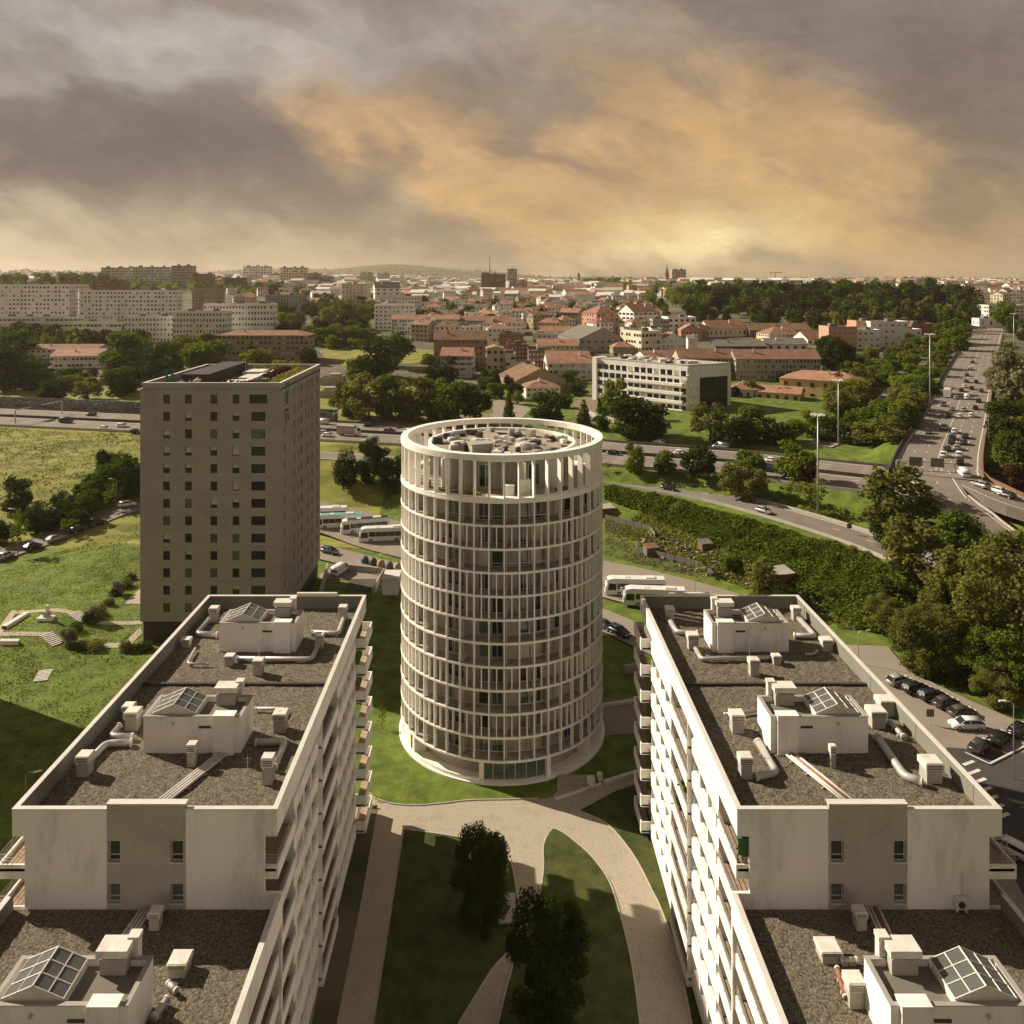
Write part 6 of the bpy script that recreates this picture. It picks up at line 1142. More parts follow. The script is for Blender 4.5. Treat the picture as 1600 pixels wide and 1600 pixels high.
lamp(1341, 1040, 985, 1, 'street lamp behind the right block parapet, beside the bank'); lamp(1584, 1222, 1095, -1, 'tall street lamp at the right edge beside the parked cars'); lamp(1086, 945, 887, 1, 'street lamp in front of the allotment fence'); lamp(27, 868, 795, -1, 'street lamp by the parked row at the left edge'); lamp(182, 800, 748, -1, 'street lamp beside the bushy tree left of the grey tower'); lamp(592, 895, 865, 1, 'thin lamp post beside the recycling bins'); lamp(520, 695, 645, 1, 'thin lamp post on the motorway edge between the towers'); lamp(1545, 695, 645, -1, 'lamp post on the right parapet of the highway bridge'); lamp(40, 1255, 1205, 1, 'lamp post in the shade left of the left block')
def gantry(pa, pb, topa, signs, label, z):
    A, B_ = Vector(PZ(*pa, z)), Vector(PZ(*pb, z)); h = H - (topa - CY) / F * A.y - z; r = thing('sign_gantry', label, 'gantry', tuple((A + B_) / 2)); up = Vector((0, 0, h))
    for q in (A, B_): b = MB(); b.tube([q - Vector((0, 0, 1)), q + up], .22, 8); b.build('post', m_metal, r)
    b = MB(); b.tube([A + up, B_ + up], .2, 6); b.build('beam', m_metal, r); d = (B_ - A).normalized(); n = Vector((d.y, -d.x, 0))
    if n.y > 0: n = -n
    for f, w_ in signs:
        c = A + (B_ - A) * f + up + n * .3; b = MB(); hh = 1.1; q = [c - d * w_ / 2 - Vector((0, 0, hh)), c + d * w_ / 2 - Vector((0, 0, hh))]; b.hexa([tuple(q[0]), tuple(q[1]), tuple(q[1] - n * .12), tuple(q[0] - n * .12)] + [tuple(p + Vector((0, 0, 2 * hh))) for p in (q[0], q[1], q[1] - n * .12, q[0] - n * .12)]); b.build('sign_board', m_gry, r)
gantry((24, 662), (97, 646), 641, [(.42, 5)], 'sign gantry across the motorway at the left seen from behind', 12.1); gantry((1401, 757), (1492, 763), 719, [(.33, 3.0), (.70, 3.0)], 'sign gantry with two boards over the exit road at the end of the bridge', 13)
for px, py, c, lab in [(570, 880, m_leafA, 0), (582, 883, 0, 0), (594, 886, 0, 0), (606, 889, 0, 0), (618, 891, 0, 0)]:
    pass
BINS = [(570, 881, M('bin_blue', (.07, .11, .14), .6, .2, 2), 'blue green round recycling bin, leftmost of the row'), (583, 884, M('bin_green', (.07, .09, .05), .6, .2, 2), 'dark green round recycling bin second in the row'), (595, 887, M('bin_yellow', (.36, .27, .14), .6, .2, 2), 'yellowish round recycling bin in the middle of the row'), (608, 890, M('bin_brown', (.17, .14, .10), .6, .2, 2), 'brown round recycling bin fourth in the row'), (621, 892, m_gryl, 'pale recycling bin at the right end of the row')]
for px, py, mt, lab in BINS:
    x, y, z = G(px, py); o = thing('recycling_bin', lab, 'bin', (x, y, z), group='recycling bins behind the round tower'); b = MB(); b.lathe(0, 0, [(.75, 0), (.92, .5), (.9, 1.1), (.6, 1.65), (.15, 1.85), (0, 1.86)], 14); b.build('body', mt, o, True, False)
    b = MB(); b.tube([(0, -.55, 1.35), (0, -.9, 1.35)], .2, 8); b.build('opening', m_dmetal, o, world=False); b = MB(); b.tube([(-.15, 0, 1.84), (-.15, 0, 2.0), (.15, 0, 2.0), (.15, 0, 1.84)], .03, 5); b.build('lifting_hook', m_metal, o, world=False)
x, y, z = G(610, 930); o = thing('kiosk', 'small white box kiosk between grey tower and round tower', 'kiosk', (x, y, z)); b = MB(); b.box(-1.6, 1.6, 0, 5, 0, 3.3); b.build('wall', m_white, o, world=False); b = MB(); b.box(-1.7, 1.7, -.1, 5.1, 3.3, 3.42); b.build('roof', m_coping, o, world=False); b = MB(); b.box(1.6, 1.63, 1, 2.2, .1, 2.3); b.build('door', m_gtrim, o, world=False)
x, y, z = G(532, 896); vehicle('van', 'white', (x, y, z + .1), 1.2, 'small white truck parked near the recycling bins', 'van')
# ramp and walls of the car park entrance behind the grey tower
def wall_px(name, pts, h, th, mat, label, z=0., cat='wall'):
    w_ = [PZ(a, b, z) for a, b in pts]; mb = MB(); L = np.array([(p[0], p[1], z) for p in w_]); wall_strip(mb, L, 0, th, -.2, h); 
    t_, n_ = frame(L)
    for i in (0, len(L) - 1): a, c = L[i][:2] + n_[i] * th / 2, L[i][:2] - n_[i] * th / 2; mb.quad((*a, z - .2), (*c, z - .2), (*c, z + h), (*a, z + h))
    return tag(mb.build(name, mat), label, cat)
wall_px('garden_wall', [(512, 895), (498, 945)], 2.2, .3, m_gtrim, 'sloping pale wall at the foot of the grey tower right side'); wall_px('garden_wall', [(545, 892), (600, 898), (582, 930)], 1.4, .3, m_gtrim, 'low pale wall round the sunken entrance beside the kiosk')
patch('yard', [(500, 874), (560, 886), (640, 903), (640, 925), (545, 905), (500, 905)], m_lot, .05, z=0); patch('sunken_ramp', [(548, 905), (590, 905), (578, 925), (536, 925)], m_asphd, .07, z=0)
# courtyard walls, steps and bollards right of the round tower
patch('forecourt', [(866, 1246), (905, 1268), (1010, 1226), (1010, 1196), (940, 1225), (880, 1232)], m_pave, .06, z=0); patch('ramp_paving', [(930, 1100), (1010, 1085), (1010, 1145), (940, 1150)], m_lot, .05, z=0)
wall_px('low_wall', [(944, 1226), (1008, 1206)], .5, .5, m_coping, 'low pale wall right of the round tower foot'); wall_px('low_wall', [(868, 1250), (940, 1226)], .25, .3, m_coping, 'low kerb wall beside the entrance steps of the round tower'); wall_px('low_wall', [(938, 1106), (1008, 1095)], .5, .4, m_coping, 'pale low wall behind the round tower on the right'); wall_px('low_wall', [(975, 1052), (1010, 1047)], 1.3, .5, m_gtrim, 'pale wall block between round tower and right block')
for k in range(3): b = MB(); p = PZ(868, 1236, 0); b.box(p[0] + .2 + k * .1, p[0] + 5.2, p[1] + .9 * k, p[1] + .9 * k + .85, 0, .16 * (k + 1)); o = b.build('entrance_step', m_pave); tag(o, ['lowest', 'middle', 'top'][k] + ' entrance step at the right foot of the round tower', 'step')
for px, py, s, lab in [(923, 1226, .55, 'white stone block beside the entrance ramp'), (937, 1219, .4, 'white bollard beside the entrance ramp')]:
    p = PZ(px, py, 0); b = MB(); b.lathe(0, 0, [(s, 0), (s, .8), (s * .85, .95), (0, .95)], 12); o = b.build('bollard', m_cap); o.location = p; tag(o, lab, 'bollard')
o = thing('stone_bench', 'grey stone slab bench under the dark courtyard tree', 'bench', PZ(792, 1425, 0)); b = MB(); b.box(-.9, .9, -2, 2, .3, .5); b.build('seat', m_gtrim, o, world=False)
for y_ in (-1.5, 1.2): b = MB(); b.box(-.7, .7, y_, y_ + .3, 0, .3); b.build('leg', m_gtrim, o, world=False)
# garden of the grey tower: white paths, stairs, benches
for q in ([(0, 979), (18, 954), (118, 956), (116, 962), (24, 960), (0, 994)], [(0, 989), (76, 989), (72, 995), (0, 995)], [(102, 1003), (220, 1005), (240, 1013), (100, 1011)], [(143, 970), (222, 970), (222, 976), (150, 976)], [(194, 1005), (219, 980), (222, 990), (206, 1006)], [(200, 936), (220, 920), (222, 944), (196, 944)]): patch('garden_path', q, m_pave, .09, drape=3)
def stairs(px0, px1, n, w_, label):
    a, c = Vector(G(*px0)), Vector(G(*px1)); d = c - a; r = thing('garden_stairs', label, 'stairs', tuple(a)); u = Vector((d.x, d.y, 0)).normalized(); v = Vector((-u.y, u.x, 0))
    for k in range(n):
        p = a + d * (k / n); b = MB(); b.hexa([tuple(p + u * i + v * j + Vector((0, 0, e))) for e in (.02, .16) for i, j in ((0, -w_), (.26, -w_), (.26, w_), (0, w_))]); b.build('step', m_coping, r)
stairs((116, 958), (135, 972), 8, 1.1, 'upper garden stairs left of the grey tower'); stairs((72, 991), (93, 1009), 8, 1.1, 'middle garden stairs left of the grey tower'); stairs((72, 1048), (62, 1066), 8, 1.05, 'lone flight of stairs on the lawn left of the left block')
for px, py, px2, py2, lab in [(42, 962, 6, 984, 'long pale bench wall along the upper garden path'), (0, 1006, 30, 1006, 'long pale bench at the left edge of the garden')]:
    a, c = Vector(G(px, py)), Vector(G(px2, py2)); b = MB(); L = np.array([tuple(a), tuple(c)]); wall_strip(b, L, 0, 1.0, -.2, .7); tag(b.build('bench_wall', m_coping), lab, 'bench')
x, y, z = G(72, 968); o = thing('garden_grill', 'small pale stone grill on the garden lawn', 'grill', (x, y, z)); b = MB(); b.box(-1.4, 1.4, -.8, .8, 0, .5); b.build('base', m_coping, o, world=False); b = MB(); b.box(-.4, .6, -.3, .5, .5, 1.5); b.build('hearth', m_gtrim, o, world=False); b = MB(); b.box(-.1, .4, 0, .4, 1.5, 2.6); b.build('chimney', m_coping, o, world=False)
# graffiti wall along the motorway
m_graf = bpy.data.materials.new('graffiti'); m_graf.use_nodes = True; t_ = m_graf.node_tree; p_ = t_.nodes['Principled BSDF']; g_ = N(t_, 'ShaderNodeNewGeometry'); mp_ = N(t_, 'ShaderNodeMapping'); mp_.inputs['Scale'].default_value = (.22, .22, .45); t_.links.new(g_.outputs['Position'], mp_.inputs[0])
v_ = N(t_, 'ShaderNodeTexNoise'); v_.inputs['Scale'].default_value = 1.1; v_.inputs['Detail'].default_value = 1; v_.inputs['Distortion'].default_value = 1.4; t_.links.new(mp_.outputs[0], v_.inputs[0]); r_ = N(t_, 'ShaderNodeValToRGB'); r_.color_ramp.interpolation = 'CONSTANT'
for i, (p, c) in enumerate([(0, (.075, .07, .065)), (.44, (.35, .34, .32)), (.485, (.06, .056, .05)), (.53, (.10, .14, .20)), (.56, (.07, .065, .06)), (.60, (.40, .39, .37)), (.63, (.07, .065, .06))]):
    e = r_.color_ramp.elements[i] if i < 2 else r_.color_ramp.elements.new(p); e.position = p; e.color = (*c, 1)
t_.links.new(v_.outputs['Fac'], r_.inputs[0]); t_.links.new(r_.outputs[0], p_.inputs['Base Color'])
L = ROADS['motorway']['L']; L = L[(L[:, 0] < -60) & (L[:, 0] > -330)]; b = MB(); wall_strip(b, L, 18.5, .4, -.3, 4.6); tag(b.build('graffiti_wall', m_graf), 'long dark retaining wall with graffiti behind the motorway at the left', 'wall')
# allotment fence and sheds, road signs
def fence(pts, label, h=1.4):
    w_ = [Vector(G(*p)) for p in pts]; r = thing('panel_fence', label, 'fence', tuple(w_[0]))
    for i in range(len(w_) - 1):
        a, c = w_[i], w_[i + 1]; d = c - a; n = max(1, int(d.length / 2.2))
        for k in range(n):
            p, q = a + d * (k / n), a + d * ((k + .96) / n); b = MB(); v = Vector((-d.y, d.x, 0)).normalized() * .04; b.hexa([tuple(e + s_ * v + Vector((0, 0, zz))) for zz in (.05, h) for e, s_ in ((p, -1), (q, -1), (q, 1), (p, 1))]); b.build('panel', m_gry, r)
            b = MB(); b.tube([p - Vector((0, 0, .3)), p + Vector((0, 0, h + .1))], .06, 5); b.build('post', m_dmetal, r)
fence([(994, 852), (996, 862), (1086, 886), (1120, 900)], 'dark panel fence along the allotments right of the round tower'); fence([(945, 812), (1015, 830), (1024, 842)], 'dark panel fence at the upper edge of the small lawn right of the round tower')
for px, py, w_, l_, h_, mt, lab in [(1225, 915, 5, 3.5, 2.4, m_gryl, 'pale roofed allotment shed at the foot of the scrub slope'), (1020, 868, 3, 2, 1.8, m_brn, 'small brown shed in the allotments'), (950, 806, 3.4, 2.4, 2.0, m_gryl, 'pale shed at the right rim of the round tower'), (1105, 860, 2.6, 2, 1.6, m_gry, 'grey shed in the middle of the allotments')]:
    x, y, z = G(px, py); o = thing('garden_shed', lab, 'shed', (x, y, z), .3); b = MB(); b.box(-w_ / 2, w_ / 2, 0, l_, -.3, h_); b.build('wall', m_brn if mt is not m_brn else m_gry, o, world=False); b = MB(); b.hexa([(-w_ / 2 - .2, -.2, h_ - .1), (w_ / 2 + .2, -.2, h_ - .1), (w_ / 2 + .2, l_ + .2, h_ + .4), (-w_ / 2 - .2, l_ + .2, h_ + .4), (-w_ / 2 - .2, -.2, h_), (w_ / 2 + .2, -.2, h_), (w_ / 2 + .2, l_ + .2, h_ + .5), (-w_ / 2 - .2, l_ + .2, h_ + .5)]); b.build('roof', mt, o, world=False)
q = random.Random(4); sb = MB()
for _ in range(260):
    px, py = q.uniform(1005, 1230), 0; py = 850 + (px - 1005) * .28 + q.uniform(-18, 22); x, y, z = G(px, py); s_ = q.uniform(.15, .55); a = q.uniform(0, 3); c_, n_ = math.cos(a) * s_, math.sin(a) * s_; sb.obox((x, y), (c_, n_), (-n_ * q.uniform(.5, 2), c_ * q.uniform(.5, 2)), (z, z + q.uniform(.15, .6)), q.randrange(3))
tag(sb.build('allotment_litter', [m_gryl, m_earth, m_dmetal]), kind='stuff')
for px, py, lab in [(1545, 830, 'red and white road marker post at the tip of the exit road'), (1513, 843, 'dark road sign on a post beside the exit road'), (1327, 836, 'grey sign post seen edge on by the slip road'), (1453, 1136, 'grey sign board seen from behind the right block parapet')]:
    x, y, z = G(px, py); o = thing('road_sign', lab, 'road sign', (x, y, z)); b = MB(); b.tube([(0, 0, -.3), (0, 0, 2.6)], .06, 6); b.build('post', m_metal, o, world=False); b = MB(); b.box(-.55, .55, -.08, -.03, 1.5, 2.6); b.build('sign_plate', m_tail if 'red' in lab else m_gry, o, world=False)
# parking area and crossing on the right
patch('parking_bay', [(1428, 1100), (1400, 1060), (1420, 1052), (1520, 1100), (1600, 1135), (1640, 1190), (1600, 1200), (1540, 1192), (1500, 1175)], m_lot, .37, drape=4); patch('road_junction', [(1478, 1172), (1600, 1180), (1680, 1200), (1760, 1500), (1640, 1480), (1560, 1330), (1500, 1230)], m_asphd, .39, drape=4)
b = MB()
for k in range(7):
    p = Vector(G(1508 + k * 9, 1202 + k * 14)); p.z += .45; u = Vector((1.9, .9, 0)); v = Vector((-.22, .45, 0)); o_ = p; b.quad(tuple(o_), tuple(o_ + u), tuple(o_ + u + v), tuple(o_ + v))
for a, c in (((1508, 1182), (1546, 1200)), ((1546, 1200), (1600, 1172))):
    a, c = Vector(G(*a)), Vector(G(*c)); a.z = c.z = .47; d = (c - a).normalized(); n_ = Vector((-d.y, d.x, 0)) * .12; b.quad(tuple(a - n_), tuple(c - n_), tuple(c + n_), tuple(a + n_))
tag(b.build('road_marking', m_paint, RO['parking_street'], world=False), kind='stuff')
# ------------------------------------------------------------------ the town
placed = []
def bld(name, label, cat, px, d, w_, dp, z0, h, a=0., wall='white', roof='flat', rmat='grey', win=(6, 4, .55, .45), sides='fs', group=None, glass=None, ry=.28, balc=None, extras=True, seed=0, skip=.08):
    """px: picture column of the front left corner at distance d; w_ metres along heading a, dp deep."""
    ox, oy = (px - CX) / F * d, d; ca, sa = math.cos(a), math.sin(a); ux, uy = ca, sa; vx, vy = -sa, ca
    zb_ = min(z0 - 3, float(tz(np.array([ox + ux * w_ / 2]), np.array([oy + uy * w_ / 2]))[0]) - 1)
    for i_ in range(max(2, int(w_ / 10)) + 1): placed.append((ox + ux * w_ * i_ / max(2, int(w_ / 10)) + vx * dp / 2, oy + uy * w_ * i_ / max(2, int(w_ / 10)) + vy * dp / 2))
    t = thing(name, label, cat, (ox, oy, z0), 0, group); W = lambda p, q, z: (ox + ux * p + vx * q, oy + uy * p + vy * q, z)
    far = d > 900; b = MB(); b.hexa([W(0, 0, zb_), W(w_, 0, zb_), W(w_, dp, zb_), W(0, dp, zb_), W(0, 0, z0 + h), W(w_, 0, z0 + h), W(w_, dp, z0 + h), W(0, dp, z0 + h)], 0, (0,)); zt_ = z0 + h; rm = ROOFS[rmat] if rmat in ROOFS else WALLS[rmat]
    r = MB(); e = .4
    if roof == 'flat':
        if not far:
            for q in ((0, w_, 0, .3), (0, w_, dp - .3, dp), (0, .3, .3, dp - .3), (w_ - .3, w_, .3, dp - .3)): b.hexa([W(q[0], q[2], zt_), W(q[1], q[2], zt_), W(q[1], q[3], zt_), W(q[0], q[3], zt_), W(q[0], q[2], zt_ + .8), W(q[1], q[2], zt_ + .8), W(q[1], q[3], zt_ + .8), W(q[0], q[3], zt_ + .8)])
        r.quad(W(.3, .3, zt_ + .05), W(w_ - .3, .3, zt_ + .05), W(w_ - .3, dp - .3, zt_ + .05), W(.3, dp - .3, zt_ + .05))
        if extras:
            q = random.Random(seed + int(px))
            for k in range(max(1, int(w_ / 14))):
                p = w_ * (k + .3 + .4 * q.random()) / max(1, int(w_ / 14)); s = q.uniform(1.2, 2.4); y_ = dp * q.uniform(.3, .6); r.hexa([W(p - s, y_ - s, zt_), W(p + s, y_ - s, zt_), W(p + s, y_ + s, zt_), W(p - s, y_ + s, zt_), W(p - s, y_ - s, zt_ + 2.2), W(p + s, y_ - s, zt_ + 2.2), W(p + s, y_ + s, zt_ + 2.2), W(p - s, y_ + s, zt_ + 2.2)])
    elif roof == 'gable':
        rh = dp * ry; 
        if w_ >= dp:
            A, B_, C_, D_ = W(-e, -e, zt_ - e * .4), W(w_ + e, -e, zt_ - e * .4), W(w_ + e, dp / 2, zt_ + rh), W(-e, dp / 2, zt_ + rh); E_, F_ = W(w_ + e, dp + e, zt_ - e * .4), W(-e, dp + e, zt_ - e * .4); b.poly([W(0, 0, zt_), W(0, dp, zt_), W(0, dp / 2, zt_ + rh)]); b.poly([W(w_, 0, zt_), W(w_, dp, zt_), W(w_, dp / 2, zt_ + rh)])
        else:
            rh = w_ * ry; A, B_, C_, D_ = W(-e, dp + e, zt_ - e * .4), W(-e, -e, zt_ - e * .4), W(w_ / 2, -e, zt_ + rh), W(w_ / 2, dp + e, zt_ + rh); E_, F_ = W(w_ + e, -e, zt_ - e * .4), W(w_ + e, dp + e, zt_ - e * .4); b.poly([W(0, 0, zt_), W(w_, 0, zt_), W(w_ / 2, 0, zt_ + rh)]); b.poly([W(0, dp, zt_), W(w_, dp, zt_), W(w_ / 2, dp, zt_ + rh)])
        up = lambda p: (p[0], p[1], p[2] + .18)
        r.quad(up(A), up(B_), up(C_), up(D_)); r.quad(up(D_), up(C_), up(E_), up(F_)); r.quad(A, D_, C_, B_); r.quad(D_, F_, E_, C_); r.quad(A, B_, up(B_), up(A)); r.quad(E_, F_, up(F_), up(E_)); r.quad(B_, C_, up(C_), up(B_)); r.quad(C_, E_, up(E_), up(C_)); r.quad(D_, A, up(A), up(D_)); r.quad(F_, D_, up(D_), up(F_))
    else:
        m = min(w_, dp) / 2; rh = m * 2 * ry; c4 = [W(-e, -e, zt_), W(w_ + e, -e, zt_), W(w_ + e, dp + e, zt_), W(-e, dp + e, zt_)]
        p1, p2 = (W(m, dp / 2, zt_ + rh), W(w_ - m, dp / 2, zt_ + rh)) if w_ >= dp else (W(w_ / 2, m, zt_ + rh), W(w_ / 2, dp - m, zt_ + rh))
        if w_ >= dp: r.quad(c4[0], c4[1], p2, p1); r.poly([c4[1], c4[2], p2]); r.quad(c4[2], c4[3], p1, p2); r.poly([c4[3], c4[0], p1])
        else: r.poly([c4[0], c4[1], p1]); r.quad(c4[1], c4[2], p2, p1); r.poly([c4[2], c4[3], p2]); r.quad(c4[3], c4[0], p1, p2)
        r.quad(*c4[::-1])
    if roof != 'flat' and extras and not far: q = random.Random(seed + int(px * 3)); p = w_ * q.uniform(.2, .8); b.hexa([W(p, dp * .3, zt_), W(p + .7, dp * .3, zt_), W(p + .7, dp * .3 + .7, zt_), W(p, dp * .3 + .7, zt_), W(p, dp * .3, zt_ + dp * ry + .6), W(p + .7, dp * .3, zt_ + dp * ry + .6), W(p + .7, dp * .3 + .7, zt_ + dp * ry + .6), W(p, dp * .3 + .7, zt_ + dp * ry + .6)])
    b.build('wall', WALLS[wall], t); r.build('roof', rm, t)
    if win:
        nc, nr, fw, fh = win; g = MB(); fr_ = h / nr; q = random.Random(seed + int(px * 7)); pass
        def plate(o, u, n, L, nn):
            cw = L / nn
            for i in range(nn):
                for j in range(nr):
                    if q.random() < skip: continue
                    p0 = cw * (i + .5 - fw / 2); p1 = cw * (i + .5 + fw / 2); za = z0 + fr_ * (j + .5 - fh / 2) + .15; zb = za + fr_ * fh; f = lambda p, z, k: (o[0] + u[0] * p + n[0] * k, o[1] + u[1] * p + n[1] * k, z)
                    mi = 1 if q.random() < .14 else 0; g.hexa([f(p0, za, .07), f(p1, za, .07), f(p1, za, -.05), f(p0, za, -.05), f(p0, zb, .07), f(p1, zb, .07), f(p1, zb, -.05), f(p0, zb, -.05)], mi, (0, 4))
        if 'f' in sides: plate((ox, oy), (ux, uy), (-vx, -vy), w_, nc)
        sc_ = max(1, round(nc * dp / w_))
        left_vis = (vx * ox + 0) or True
        if 's' in sides:
            # the side wall turned to the camera
            cl = -(ux * (ox) + uy * (oy)); cr = (ux * (ox + ux * w_) + uy * (oy + uy * w_))
            if cl < 0: plate((ox, oy), (vx, vy), (-ux, -uy), dp, sc_)
            if cr < 0: plate((ox + ux * w_, oy + uy * w_), (vx, vy), (ux, uy), dp, sc_)
        if g.v: g.build('window', [glass or m_glass, m_curtain], t)['kind'] = 'stuff'
    if balc:
        for (p0, p1) in balc:
            bb = MB()
            for j in range(win[1]):
                za = z0 + h / win[1] * j; bb.hexa([W(w_ * p0, -1.1, za), W(w_ * p1, -1.1, za), W(w_ * p1, 0, za), W(w_ * p0, 0, za), W(w_ * p0, -1.1, za + .95), W(w_ * p1, -1.1, za + .95), W(w_ * p1, 0, za + .95), W(w_ * p0, 0, za + .95)], 0, (1,))
            bb.build('balcony', WALLS[wall], t)['kind'] = 'stuff'
    return t
def pb(name, label, cat, px0, px1, pyb, pyt, d, dp, **k):   # front parallel to the picture: columns px0..px1, base and eaves rows
    if d < 720:
        g = G((px0 + px1) / 2, pyb)[1]
        if g < d - 6: d = g
    z0 = H - (pyb - CY) / F * d; zt_ = H - (pyt - CY) / F * d; return bld(name, label, cat, px0, d, (px1 - px0) / F * d, dp, z0, zt_ - z0, **k)
def base(px0, px1, pyb, pyt): d = G((px0 + px1) / 2, pyb)[1]; return d
A_ = 'apartment building'
# white slab blocks at the left
pb('slab_block', 'large white slab block cut by the left edge of the picture', A_, -70, 108, 512, 446, 660, 15, wall='white', win=(30, 10, .5, .42), rmat='red tiled', skip=.3, balc=[(.55, .6), (.86, .92)])
pb('slab_block', 'cream end block joined to the first large white slab block', A_, 106, 122, 508, 446, 672, 18, wall='cream', win=(3, 10, .35, .42), rmat='red tiled')
pb('slab_block', 'large white slab block right of the first with stepped roof huts', A_, 125, 275, 506, 455, 655, 14, wall='white', win=(26, 8, .5, .42), skip=.3, balc=[(.4, .47), (.82, .88)])
pb('podium', 'long low white podium building in front of the white slab blocks', 'building', -70, 122, 522, 496, 640, 10, wall='white', win=(26, 3, .75, .3)); pb('podium', 'low white podium building in front of the second white slab block', 'building', 122, 196, 524, 504, 635, 10, wall='white', win=(12, 2, .75, .35))
pb('apartment_building', 'low white corner apartments with dark balconies below the slab blocks', A_, 194, 272, 535, 496, 600, 14, wall='white', win=(14, 5, .4, .45), balc=[(.6, .68)]); pb('apartment_building', 'white apartments stepping up right of the low corner apartments', A_, 270, 352, 540, 488, 596, 13, wall='white', win=(16, 6, .45, .45), balc=[(.35, .42), (.5, .57)])
pb('apartment_building', 'white long apartments with round roof huts behind the stepping ones', A_, 318, 426, 530, 476, 615, 13, wall='white', win=(22, 6, .5, .42), balc=[(.68, .74)])
pb('apartment_building', 'brown long block with red tiled roof behind the grey tower', A_, 340, 482, 565, 524, 505, 16, wall='ochre', roof='hip', rmat='red tiled', win=(20, 5, .6, .4), ry=.16)
pb('school_building', 'white low school with orange roof among trees at the left', 'school', 78, 152, 577, 557, 470, 24, wall='white', roof='gable', rmat='orange tiled', win=(12, 2, .7, .35), ry=.12, a=.18); pb('school_building', 'low school wing with brown roof behind the orange roofed one', 'school', 30, 150, 560, 546, 510, 22, wall='pale grey', roof='gable', rmat='brown tiled', win=(14, 2, .6, .4), ry=.1)
for px0, px1, pyb, pyt, d, lab in [(60, 135, 606, 597, 400, 'long low shed with grey roof above the graffiti wall'), (130, 200, 602, 595, 412, 'low brown roofed shed right of the long one above the graffiti wall'), (170, 232, 590, 582, 440, 'narrow low shed behind the brown roofed one')]: pb('shed', lab, 'shed', px0, px1, pyb, pyt, d, 9, wall='beige', roof='gable', rmat='brown tiled' if 'brown' in lab else 'grey', win=(8, 1, .4, .3), ry=.12)
# skyline towers
SKY = [(158, 206, 450, 418, 1250, 'cream', 'wide cream high-rise, first on the left skyline', 12), (207, 265, 450, 417, 1240, 'pale grey', 'wide pale high-rise second on the left skyline', 14), (268, 300, 450, 415, 1230, 'beige', 'beige stepped high-rise with two roof turrets on the left skyline', 8), (300, 330, 452, 428, 1240, 'brown', 'brown block right of the turreted high-rise', 8), (330, 380, 454, 434, 1250, 'dark', 'long dark low block on the left skyline', 14), (380, 421, 447, 416, 1500, 'white', 'white tall block standing clear on the left skyline', 9), (424, 438, 447, 428, 1500, 'grey', 'small grey tower right of the white tall block', 4), (438, 478, 448, 418, 1400, 'cream', 'cream stepped high-rise in the middle of the left skyline', 9), (476, 500, 449, 427, 1420, 'grey', 'grey block right of the cream stepped high-rise', 6), (500, 520, 450, 432, 1430, 'grey', 'lower grey block at the end of the left skyline row', 5), (562, 582, 447, 426, 1900, 'pale grey', 'pale tower with flat cap left of the hill', 5), (590, 608, 447, 427, 1950, 'pale grey', 'second pale tower with flat cap below the hill', 5),
       (1050, 1072, 451, 421, 1700, 'beige', 'tall beige high-rise beside the church spire', 5), (1074, 1090, 450, 437, 1700, 'dark', 'low dark glass block right of the beige high-rise', 5), (1408, 1464, 450, 434, 1500, 'beige', 'wide beige block on the right skyline above the wood', 14), (1562, 1625, 462, 442, 1300, 'pale grey', 'wide pale block with blue bands at the right edge of the skyline', 14), (1466, 1506, 456, 443, 1400, 'cream', 'stepped cream block right of the wide beige one on the skyline', 10), (1376, 1406, 452, 440, 1500, 'cream', 'small cream block behind the wood on the right skyline', 8), (793, 808, 446, 420, 2100, 'grey', 'grey high-rise right behind the brick tower', 4), (143, 190, 456, 438, 900, 'brick', 'red brick block behind the second white slab block', 6)]
for x0_, x1_, yb, yt, d, wl, lab, n in SKY: pb('high_rise', lab, 'high-rise', x0_, x1_, yb + 6, yt, d, 18, wall=wl, win=(n, 9, .6, .45), seed=3)
# landmark brick tower and mast, church, crane
t = pb('brick_tower', 'broad dark brick tower with a tall mast in the middle of the skyline', 'tower', 765, 790, 452, 428, 1300, 22, wall='brick', win=(5, 6, .45, .3)); pb('brick_block', 'lower brick block joined to the left of the brick tower', 'building', 752, 765, 452, 426, 1296, 20, wall='brick', win=None, extras=False); pb('brick_block', 'low orange brick block right of the brick tower', 'building', 796, 824, 452, 439, 1300, 14, wall='pink', win=(8, 3, .5, .4), roof='flat', rmat='red tiled')
x = (765 - CX) / F * 1305; b = MB(); z_ = H - (428 - CY) / F * 1305; b.tube([(x, 1305, z_ - 2), (x, 1305, H + 37 / F * 1305)], .8, 6, r2=.25); tag(b.build('radio_mast', m_rust), 'tall thin red mast on top of the brick tower', 'mast')
x = (1042 - CX) / F * 1800; t = thing('church', 'dark church with a tall pointed spire on the skyline', 'church', (x, 1800, 42)); b = MB(); b.box(x - 4, x + 4, 1796, 1804, 38, 72); b.build('tower', WALLS['grey'], t); b = MB(); b.lathe(x, 1800, [(5.2, 72), (3.2, 82), (1.2, 92), (.2, 98)], 8); b.build('spire', m_gry, t); b = MB(); b.box(x - 20, x - 4, 1794, 1808, 38, 60); b.build('nave', WALLS['grey'], t); b = MB(); b.hexa([(x - 20, 1793, 60), (x - 4, 1793, 60), (x - 4, 1809, 60), (x - 20, 1809, 60), (x - 20, 1800.8, 67), (x - 4, 1800.8, 67), (x - 4, 1801.2, 67), (x - 20, 1801.2, 67)]); b.build('roof', m_gry, t)
